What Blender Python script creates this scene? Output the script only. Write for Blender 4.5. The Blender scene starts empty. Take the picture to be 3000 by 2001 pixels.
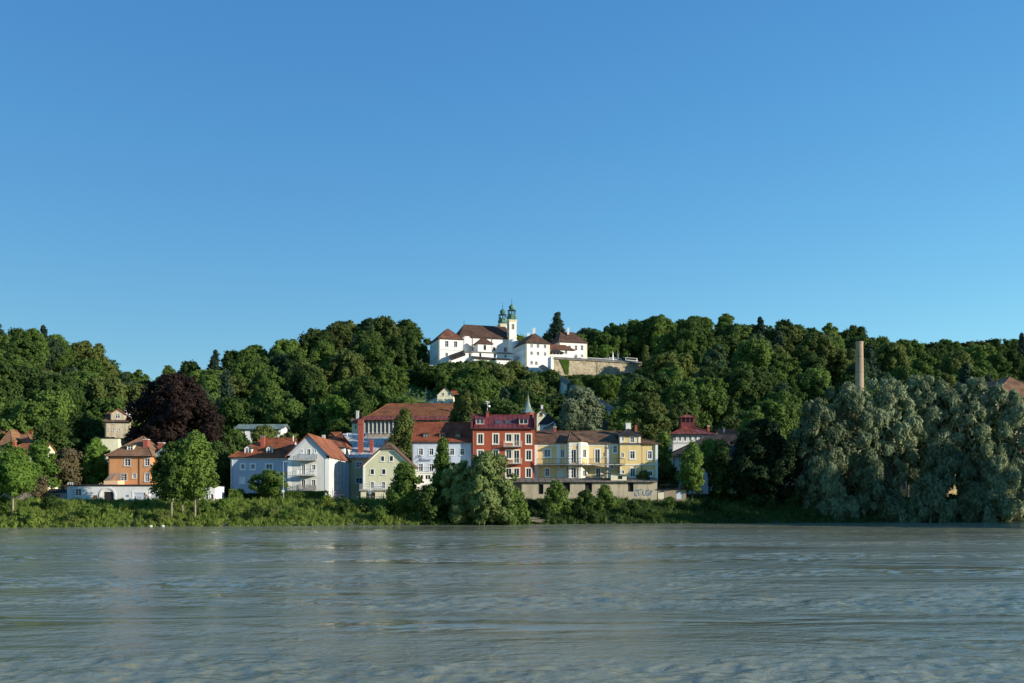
import bpy, math, random
import numpy as np
from mathutils import Vector
R = math.radians
random.seed(7)
rng = np.random.default_rng(7)
S = bpy.context.scene
COL = S.collection

# ------------------------------------------------------------------ camera, sky, sun, exposure
F, CX, HY, HZ = 3000.0, 1500.0, 1454.0, 5.0           # focal length and horizon in photo pixels, eye height above the river
cam = bpy.data.objects.new('camera', bpy.data.cameras.new('camera')); COL.objects.link(cam)
cam.location = (0, 0, HZ); cam.rotation_euler = (R(90), 0, 0)
cam.data.lens = 36.0; cam.data.sensor_width = 36.0
cam.data.shift_y = (HY - 1000.5) / 3000.0
cam.data.clip_start = 0.5; cam.data.clip_end = 6000
S.camera = cam
SUN_EL, SUN_AZ = 16.5, 23.0                            # elevation; degrees from the facade plane towards the viewer, from the right
to_sun = Vector((math.cos(R(SUN_EL)) * math.cos(R(SUN_AZ)), -math.cos(R(SUN_EL)) * math.sin(R(SUN_AZ)), math.sin(R(SUN_EL))))
W = bpy.data.worlds.new("World"); S.world = W; W.use_nodes = True
nt = W.node_tree; nt.nodes.clear()
sky = nt.nodes.new('ShaderNodeTexSky'); sky.sky_type = 'NISHITA'; sky.sun_disc = False
sky.sun_elevation = R(SUN_EL); sky.sun_rotation = R(-(90 + SUN_AZ))
sky.air_density = 1.15; sky.dust_density = 0.0; sky.ozone_density = 3.0; sky.altitude = 300
bg = nt.nodes.new('ShaderNodeBackground'); bg.inputs[1].default_value = 0.118
wo = nt.nodes.new('ShaderNodeOutputWorld')
hs = nt.nodes.new('ShaderNodeHueSaturation'); hs.inputs['Hue'].default_value = .497; hs.inputs['Saturation'].default_value = 1.22; hs.inputs['Value'].default_value = 1.12
nt.links.new(sky.outputs[0], hs.inputs['Color']); 
sc_ = nt.nodes.new('ShaderNodeSeparateColor'); cc_ = nt.nodes.new('ShaderNodeCombineColor'); nt.links.new(hs.outputs[0], sc_.inputs[0])
for i_, (e_, k_) in enumerate(((.794, .788), (.755, 1.18), (.54, 2.0))):      # the camera's response: flattens the gradient towards blue
    pw = nt.nodes.new('ShaderNodeMath'); pw.operation = 'POWER'; pw.inputs[1].default_value = e_; nt.links.new(sc_.outputs[i_], pw.inputs[0])
    ml = nt.nodes.new('ShaderNodeMath'); ml.operation = 'MULTIPLY'; ml.inputs[1].default_value = k_; nt.links.new(pw.outputs[0], ml.inputs[0]); nt.links.new(ml.outputs[0], cc_.inputs[i_])
nt.links.new(cc_.outputs[0], bg.inputs[0]); nt.links.new(bg.outputs[0], wo.inputs[0])
sl = bpy.data.lights.new('sun', 'SUN'); sl.energy = 5.0; sl.angle = R(0.5); sl.color = (1.0, 0.91, 0.77)
so = bpy.data.objects.new('sun', sl); COL.objects.link(so); so.location = (200, -100, 200)
so.rotation_euler = (-to_sun).to_track_quat('-Z', 'Y').to_euler()
S.view_settings.view_transform = 'Standard'; S.view_settings.look = 'None'
S.view_settings.exposure = 0.42; S.view_settings.gamma = 1.0
S.render.engine = 'CYCLES'
S.cycles.max_bounces = 6; S.cycles.diffuse_bounces = 3; S.cycles.glossy_bounces = 3; S.cycles.transparent_max_bounces = 4
S.cycles.transmission_bounces = 3; S.cycles.use_denoising = True

# ------------------------------------------------------------------ materials
MATS = {}
def new_mat(name):
    m = bpy.data.materials.new(name); m.use_nodes = True; m.node_tree.nodes.clear()
    MATS[name] = m
    return m, m.node_tree, m.node_tree.nodes, m.node_tree.links
def col4(c): return (c[0], c[1], c[2], 1.0)
def ramp(N, L, fac, stops):
    r = N.new('ShaderNodeValToRGB'); e = r.color_ramp.elements
    e[0].position, e[0].color = stops[0][0], col4(stops[0][1])
    e[1].position, e[1].color = stops[-1][0], col4(stops[-1][1])
    for p, c in stops[1:-1]:
        x = e.new(p); x.color = col4(c)
    L.new(fac, r.inputs[0]); return r.outputs[0]
def noise(N, L, vec, scale, detail=4, rough=.55, sc3=None):
    if sc3:
        mp = N.new('ShaderNodeMapping'); mp.inputs['Scale'].default_value = sc3; L.new(vec, mp.inputs[0]); vec = mp.outputs[0]
    n = N.new('ShaderNodeTexNoise'); n.inputs['Scale'].default_value = scale; n.inputs['Detail'].default_value = detail
    n.inputs['Roughness'].default_value = rough; L.new(vec, n.inputs['Vector']); return n
def sc(c, k): return tuple(min(1, x * k) for x in c)
def mat_wall(name, c, rough=.9, var=.12, dirt=.5, bump=.15):
    m, t, N, L = new_mat(name)
    g = N.new('ShaderNodeNewGeometry')
    n1 = noise(N, L, g.outputs['Position'], .35, 5)
    n2 = noise(N, L, g.outputs['Position'], 1.0, 4, .6, (1.6, 1.6, .22))      # rain streaks
    a = ramp(N, L, n1.outputs[0], [(.3, sc(c, 1 - var)), (.7, sc(c, 1 + var * .6))])
    b = ramp(N, L, n2.outputs[0], [(.42, (1, 1, 1)), (.75, (1 - .5 * dirt, 1 - .54 * dirt, 1 - .6 * dirt))])
    mx = N.new('ShaderNodeMix'); mx.data_type = 'RGBA'; mx.blend_type = 'MULTIPLY'; mx.inputs[0].default_value = 1
    L.new(a, mx.inputs[6]); L.new(b, mx.inputs[7])
    p = N.new('ShaderNodeBsdfPrincipled'); p.inputs['Roughness'].default_value = rough
    p.inputs['Specular IOR Level'].default_value = .25
    L.new(mx.outputs[2], p.inputs['Base Color'])
    n3 = noise(N, L, g.outputs['Position'], 9, 4)
    bp = N.new('ShaderNodeBump'); bp.inputs['Strength'].default_value = bump; bp.inputs['Distance'].default_value = .02
    L.new(n3.outputs[0], bp.inputs['Height']); L.new(bp.outputs[0], p.inputs['Normal'])
    o = N.new('ShaderNodeOutputMaterial'); L.new(p.outputs[0], o.inputs[0]); return m
def mat_roof(name, c, c2, kind='tile', rough=.8, metal=0.0, pitch=.36, moss=None):
    """tile: courses and columns of tiles; seam: standing seams every .6 m along the eave"""
    m, t, N, L = new_mat(name)
    g = N.new('ShaderNodeNewGeometry')
    sp = N.new('ShaderNodeSeparateXYZ'); L.new(g.outputs['Position'], sp.inputs[0])
    n1 = noise(N, L, g.outputs['Position'], .5, 6, .65)
    n2 = noise(N, L, g.outputs['Position'], 4.0, 3, .6)
    ad = N.new('ShaderNodeMath'); ad.operation = 'MULTIPLY_ADD'; ad.inputs[1].default_value = .45
    L.new(n2.outputs[0], ad.inputs[0]); L.new(n1.outputs[0], ad.inputs[2])
    stops = [(.46, sc(c2, .75)), (.6, c2), (.74, c), (.9, sc(c, 1.4))]
    if moss: stops = [(.45, moss), (.6, c2), (.75, c), (.92, sc(c, 1.3))]
    a = ramp(N, L, ad.outputs[0], stops)
    def bars(sock, period, w, dark):
        q = N.new('ShaderNodeMath'); q.operation = 'DIVIDE'; L.new(sock, q.inputs[0]); q.inputs[1].default_value = period
        f = N.new('ShaderNodeMath'); f.operation = 'FRACT'; L.new(q.outputs[0], f.inputs[0])
        return ramp(N, L, f.outputs[0], [(0, (dark,) * 3), (w, (dark,) * 3), (w + .12, (1, 1, 1)), (1, (1, 1, 1))])
    mx = N.new('ShaderNodeMix'); mx.data_type = 'RGBA'; mx.blend_type = 'MULTIPLY'; mx.inputs[0].default_value = 1
    L.new(a, mx.inputs[6])
    if kind == 'tile':
        b = bars(sp.outputs[2], pitch * .72, .16, .55)
        c_ = bars(sp.outputs[0], pitch, .14, .72)
        m2 = N.new('ShaderNodeMix'); m2.data_type = 'RGBA'; m2.blend_type = 'MULTIPLY'; m2.inputs[0].default_value = 1
        L.new(b, m2.inputs[6]); L.new(c_, m2.inputs[7]); L.new(m2.outputs[2], mx.inputs[7]); hgt = m2.outputs[2]
    else:
        hgt = bars(sp.outputs[0], pitch, .08, .5); L.new(hgt, mx.inputs[7])
    p = N.new('ShaderNodeBsdfPrincipled'); p.inputs['Roughness'].default_value = rough; p.inputs['Metallic'].default_value = metal
    p.inputs['Specular IOR Level'].default_value = .15
    L.new(mx.outputs[2], p.inputs['Base Color'])
    bp = N.new('ShaderNodeBump'); bp.inputs['Strength'].default_value = .5; bp.inputs['Distance'].default_value = .05
    L.new(hgt, bp.inputs['Height']); L.new(bp.outputs[0], p.inputs['Normal'])
    o = N.new('ShaderNodeOutputMaterial'); L.new(p.outputs[0], o.inputs[0]); return m
def mat_plain(name, c, rough=.6, metal=0, var=.15, scale=2.0):
    m, t, N, L = new_mat(name)
    g = N.new('ShaderNodeNewGeometry'); n1 = noise(N, L, g.outputs['Position'], scale, 4)
    a = ramp(N, L, n1.outputs[0], [(.3, sc(c, 1 - var)), (.7, sc(c, 1 + var))])
    p = N.new('ShaderNodeBsdfPrincipled'); p.inputs['Roughness'].default_value = rough; p.inputs['Metallic'].default_value = metal
    L.new(a, p.inputs['Base Color'])
    o = N.new('ShaderNodeOutputMaterial'); L.new(p.outputs[0], o.inputs[0]); return m
def mat_glass(name, c, curtain=.3):
    m, t, N, L = new_mat(name)
    g = N.new('ShaderNodeNewGeometry'); oi = N.new('ShaderNodeObjectInfo')
    n1 = noise(N, L, g.outputs['Position'], 1.3, 3)
    a = ramp(N, L, n1.outputs[0], [(.35, c), (.75, sc(c, 2.2))])
    cu = ramp(N, L, oi.outputs['Random'], [(max(0, 1 - curtain * 2.6), (0, 0, 0)), (max(.01, 1 - curtain * 2.6 + .02), (.16, .16, .16)), (1 - curtain, (.2, .2, .2)), (min(1, 1 - curtain + .02), (.6, .6, .6))]) if curtain > 0 else ramp(N, L, oi.outputs['Random'], [(0, (0, 0, 0)), (1, (0, 0, 0))])
    mx = N.new('ShaderNodeMix'); mx.data_type = 'RGBA'; L.new(cu, mx.inputs[0]); L.new(a, mx.inputs[6]); mx.inputs[7].default_value = (.32, .33, .34, 1)
    p = N.new('ShaderNodeBsdfPrincipled'); p.inputs['Roughness'].default_value = .08; p.inputs['IOR'].default_value = 1.5; p.inputs['Specular IOR Level'].default_value = .25
    L.new(mx.outputs[2], p.inputs['Base Color'])
    n3 = noise(N, L, g.outputs['Position'], .8, 2); bp = N.new('ShaderNodeBump'); bp.inputs['Strength'].default_value = .12; bp.inputs['Distance'].default_value = .05
    L.new(n3.outputs[0], bp.inputs['Height']); L.new(bp.outputs[0], p.inputs['Normal'])
    o = N.new('ShaderNodeOutputMaterial'); L.new(p.outputs[0], o.inputs[0]); return m
def mat_leaf(name, c, c2, trans=.28, soft=.42, rough=.7, spec=.1):
    """leaf cards: colour varies per leaf island, per tree and in clumps; 'soft' blends the card's normal with its clump's"""
    m, t, N, L = new_mat(name)
    g = N.new('ShaderNodeNewGeometry'); oi = N.new('ShaderNodeObjectInfo')
    n1 = noise(N, L, g.outputs['Position'], .55, 3)
    s = N.new('ShaderNodeMath'); s.operation = 'MULTIPLY_ADD'; L.new(oi.outputs['Random'], s.inputs[0]); s.inputs[1].default_value = .45
    L.new(n1.outputs[0], s.inputs[2])
    s2 = N.new('ShaderNodeMath'); s2.operation = 'MULTIPLY_ADD'; L.new(g.outputs['Random Per Island'], s2.inputs[0]); s2.inputs[1].default_value = .3
    L.new(s.outputs[0], s2.inputs[2])
    a = ramp(N, L, s2.outputs[0], [(.45, c2), (1.15 * .95, c)])
    at = N.new('ShaderNodeAttribute'); at.attribute_name = 'clump'
    vt = N.new('ShaderNodeVectorTransform'); vt.vector_type = 'NORMAL'; vt.convert_from = 'OBJECT'; vt.convert_to = 'WORLD'; L.new(at.outputs['Vector'], vt.inputs[0])
    mv = N.new('ShaderNodeMix'); mv.data_type = 'VECTOR'; mv.inputs[0].default_value = soft
    L.new(g.outputs['Normal'], mv.inputs[4]); L.new(vt.outputs[0], mv.inputs[5])
    nm = N.new('ShaderNodeVectorMath'); nm.operation = 'NORMALIZE'; L.new(mv.outputs[1], nm.inputs[0])
    p = N.new('ShaderNodeBsdfPrincipled'); p.inputs['Roughness'].default_value = rough; p.inputs['Specular IOR Level'].default_value = spec
    L.new(a, p.inputs['Base Color']); L.new(nm.outputs[0], p.inputs['Normal'])
    tr = N.new('ShaderNodeBsdfTranslucent')
    hs = N.new('ShaderNodeHueSaturation'); hs.inputs['Value'].default_value = 1.3; hs.inputs['Hue'].default_value = .485; L.new(a, hs.inputs['Color'])
    L.new(hs.outputs[0], tr.inputs[0])
    ms = N.new('ShaderNodeMixShader'); ms.inputs[0].default_value = trans; L.new(p.outputs[0], ms.inputs[1]); L.new(tr.outputs[0], ms.inputs[2])
    o = N.new('ShaderNodeOutputMaterial'); L.new(ms.outputs[0], o.inputs[0]); return m

mat_wall('plaster_white', (.80, .79, .74), var=.05, dirt=.25)
mat_wall('plaster_church', (.82, .80, .74), var=.04, dirt=.15)
mat_wall('plaster_grey', (.60, .60, .56), var=.05, dirt=.25)
mat_wall('plaster_offwhite', (.72, .71, .66), var=.05, dirt=.35)
mat_wall('plaster_blue', (.46, .53, .62), var=.05, dirt=.2)
mat_wall('plaster_paleblue', (.56, .62, .68), var=.05, dirt=.2)
mat_wall('plaster_orange', (.60, .285, .125), var=.08, dirt=.3)
mat_wall('plaster_peach', (.80, .52, .30), var=.06, dirt=.2)
mat_wall('plaster_red', (.38, .090, .048), var=.10, dirt=.25)
mat_wall('plaster_yellow', (.80, .60, .27), var=.06, dirt=.3)
mat_wall('plaster_cream', (.78, .72, .50), var=.06, dirt=.3)
mat_wall('plaster_ochre', (.72, .58, .30), var=.07, dirt=.3)
mat_wall('plaster_green', (.62, .60, .39), var=.06, dirt=.25)
mat_wall('plaster_beige', (.54, .46, .32), var=.18, dirt=.8)
mat_wall('plaster_quoin', (.82, .70, .40), var=.05, dirt=.1)
mat_wall('concrete', (.42, .41, .37), var=.15, dirt=.7)
mat_wall('old_masonry', (.36, .29, .22), var=.3, dirt=.8, bump=.5)
def mat_stone():
    m, t, N, L = new_mat('rubble_stone')
    g = N.new('ShaderNodeNewGeometry')
    v = N.new('ShaderNodeTexVoronoi'); v.inputs['Scale'].default_value = 1.7
    mp = N.new('ShaderNodeMapping'); mp.inputs['Scale'].default_value = (1, 1, 1.7); L.new(g.outputs['Position'], mp.inputs[0]); L.new(mp.outputs[0], v.inputs['Vector'])
    n = noise(N, L, g.outputs['Position'], .25, 5, .65)
    a = ramp(N, L, v.outputs['Color'], [(.1, (.26, .21, .14)), (.5, (.42, .35, .24)), (.9, (.52, .44, .32))])
    b = ramp(N, L, n.outputs[0], [(.35, (.6, .62, .55)), (.65, (1, 1, 1))])
    mx = N.new('ShaderNodeMix'); mx.data_type = 'RGBA'; mx.blend_type = 'MULTIPLY'; mx.inputs[0].default_value = 1
    L.new(a, mx.inputs[6]); L.new(b, mx.inputs[7])
    p = N.new('ShaderNodeBsdfPrincipled'); p.inputs['Roughness'].default_value = .95; L.new(mx.outputs[2], p.inputs['Base Color'])
    bp = N.new('ShaderNodeBump'); bp.inputs['Strength'].default_value = .8; bp.inputs['Distance'].default_value = .1
    L.new(v.outputs['Distance'], bp.inputs['Height']); L.new(bp.outputs[0], p.inputs['Normal'])
    o = N.new('ShaderNodeOutputMaterial'); L.new(p.outputs[0], o.inputs[0])
mat_stone()
mat_roof('tile_red', (.29, .09, .038), (.13, .047, .026), pitch=.42)
mat_roof('tile_orange', (.31, .115, .058), (.22, .08, .042), pitch=.4)
mat_roof('tile_new_red', (.26, .075, .035), (.17, .05, .027), pitch=.42)
mat_roof('tile_brown', (.16, .095, .055), (.09, .055, .036), pitch=.42)
mat_roof('tile_pinkbrown', (.25, .135, .075), (.16, .09, .052), pitch=.42)
mat_roof('tile_church', (.105, .060, .040), (.068, .040, .029), pitch=.5)
mat_roof('tile_wing', (.18, .08, .048), (.12, .055, .036), pitch=.5)
mat_roof('tile_dark', (.055, .045, .042), (.03, .027, .027), pitch=.4)
mat_roof('tile_moss', (.25, .095, .040), (.15, .065, .034), pitch=.5, moss=(.07, .065, .035))
mat_roof('metal_red', (.21, .06, .04), (.13, .04, .028), kind='seam', rough=.5, pitch=1.25)
mat_roof('metal_maroon', (.16, .042, .042), (.10, .028, .03), kind='seam', rough=.42, pitch=1.0)
mat_roof('metal_blue', (.50, .47, .42), (.38, .37, .34), kind='seam', rough=.75, pitch=1.0)
mat_roof('metal_brown', (.20, .165, .135), (.12, .10, .085), kind='seam', rough=.6, pitch=1.3)
mat_roof('metal_green', (.20, .26, .23), (.13, .17, .15), kind='seam', rough=.55, pitch=.8)
mat_roof('shingle_grey', (.23, .21, .165), (.14, .13, .10), pitch=.3)
mat_roof('copper_green', (.12, .24, .18), (.04, .08, .065), kind='seam', rough=.55, pitch=.5)
mat_plain('copper_dark', (.05, .085, .07), .5)
mat_plain('brick_red', (.30, .075, .05), .9, var=.3, scale=5)
mat_wall('brick_tan', (.38, .29, .19), var=.2, dirt=.5, bump=.5)
mat_plain('white_paint', (.80, .80, .76), .5, var=.04)
mat_plain('cream_paint', (.80, .72, .56), .6, var=.05)
mat_plain('grey_trim', (.50, .50, .47), .7)
mat_plain('dark_trim', (.035, .032, .03), .6)
mat_plain('dark_metal', (.05, .05, .05), .45, .4)
mat_plain('grey_metal', (.42, .44, .45), .4, .5)
mat_plain('brown_wood', (.20, .10, .05), .8, var=.25)
mat_plain('weathered_wood', (.24, .22, .19), .85, var=.3, scale=6)
mat_plain('dark_hollow', (.018, .017, .016), .9)
mat_plain('garage_white', (.55, .60, .64), .5, var=.05)
mat_plain('graffiti_blue', (.05, .14, .24), .8)
mat_plain('letter_grey', (.16, .20, .27), .6)
mat_plain('lawn_green', (.10, .155, .03), .95, var=.3, scale=.4)
mat_plain('bark', (.10, .075, .055), .95, var=.3, scale=4)
mat_plain('bark_pale', (.26, .22, .17), .95, var=.3, scale=4)
mat_plain('driftwood', (.40, .33, .25), .9, var=.2)
mat_plain('rock_pale', (.60, .58, .53), .9, var=.15)
mat_plain('asphalt', (.055, .055, .055), .9, var=.2, scale=.6)
mat_plain('car_black', (.012, .012, .014), .2)
mat_plain('rubber', (.02, .02, .02), .8)
mat_plain('lamp_glass', (.6, .6, .58), .2)
mat_plain('skin', (.50, .31, .23), .6)
mat_plain('cloth_white', (.72, .72, .70), .9)
mat_plain('cloth_navy', (.025, .03, .05), .9)
mat_plain('cloth_grey', (.16, .17, .18), .9)
mat_plain('hair_brown', (.05, .03, .02), .8)
mat_plain('sail_white', (.78, .78, .76), .8, var=.04)
mat_glass('glass', (.010, .014, .020), .15)
mat_glass('glass_dark', (.008, .009, .011), .0)
mat_glass('glass_old', (.10, .105, .10), .0)
# leaves
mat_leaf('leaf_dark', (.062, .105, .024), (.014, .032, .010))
mat_leaf('leaf_mid', (.095, .155, .030), (.026, .056, .014))
mat_leaf('leaf_olive', (.120, .152, .038), (.040, .060, .018))
mat_leaf('leaf_light', (.130, .205, .040), (.050, .090, .022))
mat_leaf('leaf_bluish', (.062, .108, .045), (.016, .038, .022))
mat_leaf('leaf_bright', (.150, .250, .040), (.065, .130, .025), trans=.38)
mat_leaf('leaf_copper', (.032, .019, .015), (.012, .009, .008), trans=.12, soft=.4)
mat_leaf('leaf_willow', (.250, .295, .160), (.040, .062, .028), trans=.22, soft=.35)
mat_leaf('leaf_brown', (.150, .120, .065), (.070, .075, .030))
mat_leaf('leaf_pale', (.150, .185, .105), (.040, .070, .035), soft=.45)
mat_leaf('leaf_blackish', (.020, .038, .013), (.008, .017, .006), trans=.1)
mat_leaf('leaf_sallow', (.220, .280, .090), (.070, .110, .036), trans=.25, soft=.35)
mat_leaf('leaf_spruce', (.035, .062, .038), (.012, .026, .018), trans=.1)
mat_leaf('leaf_grass', (.235, .305, .060), (.085, .135, .026), trans=.38, soft=.5)

# ------------------------------------------------------------------ helpers
def tag(o, label=None, cat=None, group=None, kind=None):
    if label: o['label'] = label
    if cat: o['category'] = cat
    if group: o['group'] = group
    if kind: o['kind'] = kind
    return o
def P(px, py, Y): return Vector(((px - CX) / F * Y, Y, HZ + (HY - py) / F * Y))
def XX(px, Y): return (px - CX) / F * Y
def ZZ(py, Y): return HZ + (HY - py) / F * Y
def empty(name, loc, label, cat, group=None):
    o = bpy.data.objects.new(name, None); COL.objects.link(o); o.location = loc; o.empty_display_size = 1
    return tag(o, label, cat, group)
def wloc(o):
    v = Vector((0, 0, 0))
    while o is not None: v += o.location; o = o.parent
    return v
class MB:
    def __init__(s): s.v = []; s.f = []; s.m = []
    def poly(s, pts, mi=0):
        b = len(s.v); s.v += [tuple(p) for p in pts]; s.f.append(tuple(range(b, b + len(pts)))); s.m.append(mi)
    def slab(s, pts, t, mi=0, mi2=None):
        pts = [Vector(p) for p in pts]; lo = [p - Vector((0, 0, t)) for p in pts]
        s.poly(pts, mi); s.poly(lo[::-1], mi if mi2 is None else mi2)
        for i in range(len(pts)):
            j = (i + 1) % len(pts); s.poly([pts[i], lo[i], lo[j], pts[j]], mi if mi2 is None else mi2)
    def hexa(s, q, mi=0):
        b = len(s.v); s.v += [tuple(p) for p in q]
        for f in ((0, 3, 2, 1), (4, 5, 6, 7), (0, 1, 5, 4), (1, 2, 6, 5), (2, 3, 7, 6), (3, 0, 4, 7)):
            s.f.append(tuple(b + i for i in f)); s.m.append(mi)
    def box(s, x0, x1, y0, y1, z0, z1, mi=0):
        s.hexa([(x0, y0, z0), (x1, y0, z0), (x1, y1, z0), (x0, y1, z0), (x0, y0, z1), (x1, y0, z1), (x1, y1, z1), (x0, y1, z1)], mi)
    def bar(s, a, b, r, mi=0, n=5, r2=None):
        a, b = Vector(a), Vector(b); d = (b - a)
        if d.length < 1e-6: return
        d.normalize(); u = d.cross(Vector((0, 0, 1)))
        if u.length < .01: u = d.cross(Vector((1, 0, 0)))
        u.normalize(); w = d.cross(u); r2 = r if r2 is None else r2; k = len(s.v)
        for c, rr in ((a, r), (b, r2)):
            for i in range(n):
                t = 2 * math.pi * i / n; s.v.append(tuple(c + (u * math.cos(t) + w * math.sin(t)) * rr))
        for i in range(n):
            j = (i + 1) % n; s.f.append((k + i, k + j, k + n + j, k + n + i)); s.m.append(mi)
        s.f.append(tuple(k + i for i in range(n))[::-1]); s.m.append(mi)
        s.f.append(tuple(k + n + i for i in range(n))); s.m.append(mi)
    def lathe(s, c, prof, n=12, mi=0, rot=0):
        k = len(s.v)
        for r, z in prof:
            for i in range(n):
                t = 2 * math.pi * i / n + rot; s.v.append((c[0] + r * math.cos(t), c[1] + r * math.sin(t), c[2] + z))
        for a in range(len(prof) - 1):
            for i in range(n):
                j = (i + 1) % n; s.f.append((k + a * n + i, k + a * n + j, k + (a + 1) * n + j, k + (a + 1) * n + i)); s.m.append(mi)
        s.f.append(tuple(k + i for i in range(n))[::-1]); s.m.append(mi)
        q = k + (len(prof) - 1) * n; s.f.append(tuple(q + i for i in range(n))); s.m.append(mi)
    def build(s, name, mats, parent=None, smooth=False):
        me = bpy.data.meshes.new(name)
        off = wloc(parent) if parent is not None else Vector((0, 0, 0))
        me.from_pydata([(a - off.x, b - off.y, c - off.z) for a, b, c in s.v], [], s.f)
        if isinstance(mats, str): mats = [mats]
        for m in mats: me.materials.append(MATS[m])
        me.polygons.foreach_set('material_index', s.m)
        if smooth: me.polygons.foreach_set('use_smooth', [True] * len(s.f))
        me.update()
        o = bpy.data.objects.new(name, me); COL.objects.link(o)
        if parent is not None: o.parent = parent
        return o

class Fr:
    """a vertical facade plane: o = left corner (seen from outside), d = along, depth w runs inwards"""
    def __init__(s, x, y, ang=0.0):
        s.x, s.y = x, y; s.dx, s.dy = math.cos(ang), math.sin(ang); s.ang = ang
    def pt(s, u, w, z): return Vector((s.x + s.dx * u - s.dy * w, s.y + s.dy * u + s.dx * w, z))
    def uz(s, px, py, w=0.0):
        ox, oy = s.x - s.dy * w, s.y + s.dx * w; r = (px - CX) / F
        u = (r * oy - ox) / (s.dx - r * s.dy); Y = oy + s.dy * u
        return u, HZ + (HY - py) / F * Y
    def box(s, mb, u0, u1, w0, w1, z0, z1, mi=0):
        q = [s.pt(u0, w0, z0), s.pt(u1, w0, z0), s.pt(u1, w1, z0), s.pt(u0, w1, z0), s.pt(u0, w0, z1), s.pt(u1, w0, z1), s.pt(u1, w1, z1), s.pt(u0, w1, z1)]
        mb.hexa(q, mi)
    def side(s, which, L, D):
        if which == 'R': p = s.pt(L, 0, 0); return Fr(p.x, p.y, s.ang + math.pi / 2)
        if which == 'L': p = s.pt(0, D, 0); return Fr(p.x, p.y, s.ang - math.pi / 2)
        if which == 'B': p = s.pt(L, D, 0); return Fr(p.x, p.y, s.ang + math.pi)
def clip(poly, outline):
    out = poly; n = len(outline)
    for i in range(n):
        a, b = outline[i], outline[(i + 1) % n]; inp, out = out, []
        if not inp: return []
        def inside(p): return (b[0] - a[0]) * (p[1] - a[1]) - (b[1] - a[1]) * (p[0] - a[0]) >= -1e-9
        def inter(p, q):
            d1 = (b[0] - a[0]) * (p[1] - a[1]) - (b[1] - a[1]) * (p[0] - a[0]); d2 = (b[0] - a[0]) * (q[1] - a[1]) - (b[1] - a[1]) * (q[0] - a[0])
            t = d1 / (d1 - d2); return (p[0] + t * (q[0] - p[0]), p[1] + t * (q[1] - p[1]))
        for k in range(len(inp)):
            p, q = inp[k], inp[(k + 1) % len(inp)]
            if inside(p):
                out.append(p)
                if not inside(q): out.append(inter(p, q))
            elif inside(q): out.append(inter(p, q))
    return out
def wall(mb, fr, outline, holes=(), reveal=.16, mi=0):
    """outline: convex polygon (u, z) anticlockwise; holes: rectangles (u0, u1, z0, z1) cut right through"""
    us = sorted(set([p[0] for p in outline] + [h[0] for h in holes] + [h[1] for h in holes]))
    zs = sorted(set([p[1] for p in outline] + [h[2] for h in holes] + [h[3] for h in holes]))
    for i in range(len(us) - 1):
        for j in range(len(zs) - 1):
            u0, u1, z0, z1 = us[i], us[i + 1], zs[j], zs[j + 1]
            if u1 - u0 < 1e-5 or z1 - z0 < 1e-5: continue
            cu, cz = (u0 + u1) / 2, (z0 + z1) / 2
            if any(h[0] < cu < h[1] and h[2] < cz < h[3] for h in holes): continue
            q = clip([(u0, z0), (u1, z0), (u1, z1), (u0, z1)], outline)
            if len(q) > 2: mb.poly([fr.pt(u, 0, z) for u, z in q], mi)
    for u0, u1, z0, z1 in holes:
        c = [(u0, z0), (u1, z0), (u1, z1), (u0, z1)]
        for k in range(4):
            a, b = c[k], c[(k + 1) % 4]
            mb.poly([fr.pt(a[0], 0, a[1]), fr.pt(a[0], reveal, a[1]), fr.pt(b[0], reveal, b[1]), fr.pt(b[0], 0, b[1])], mi)
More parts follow.
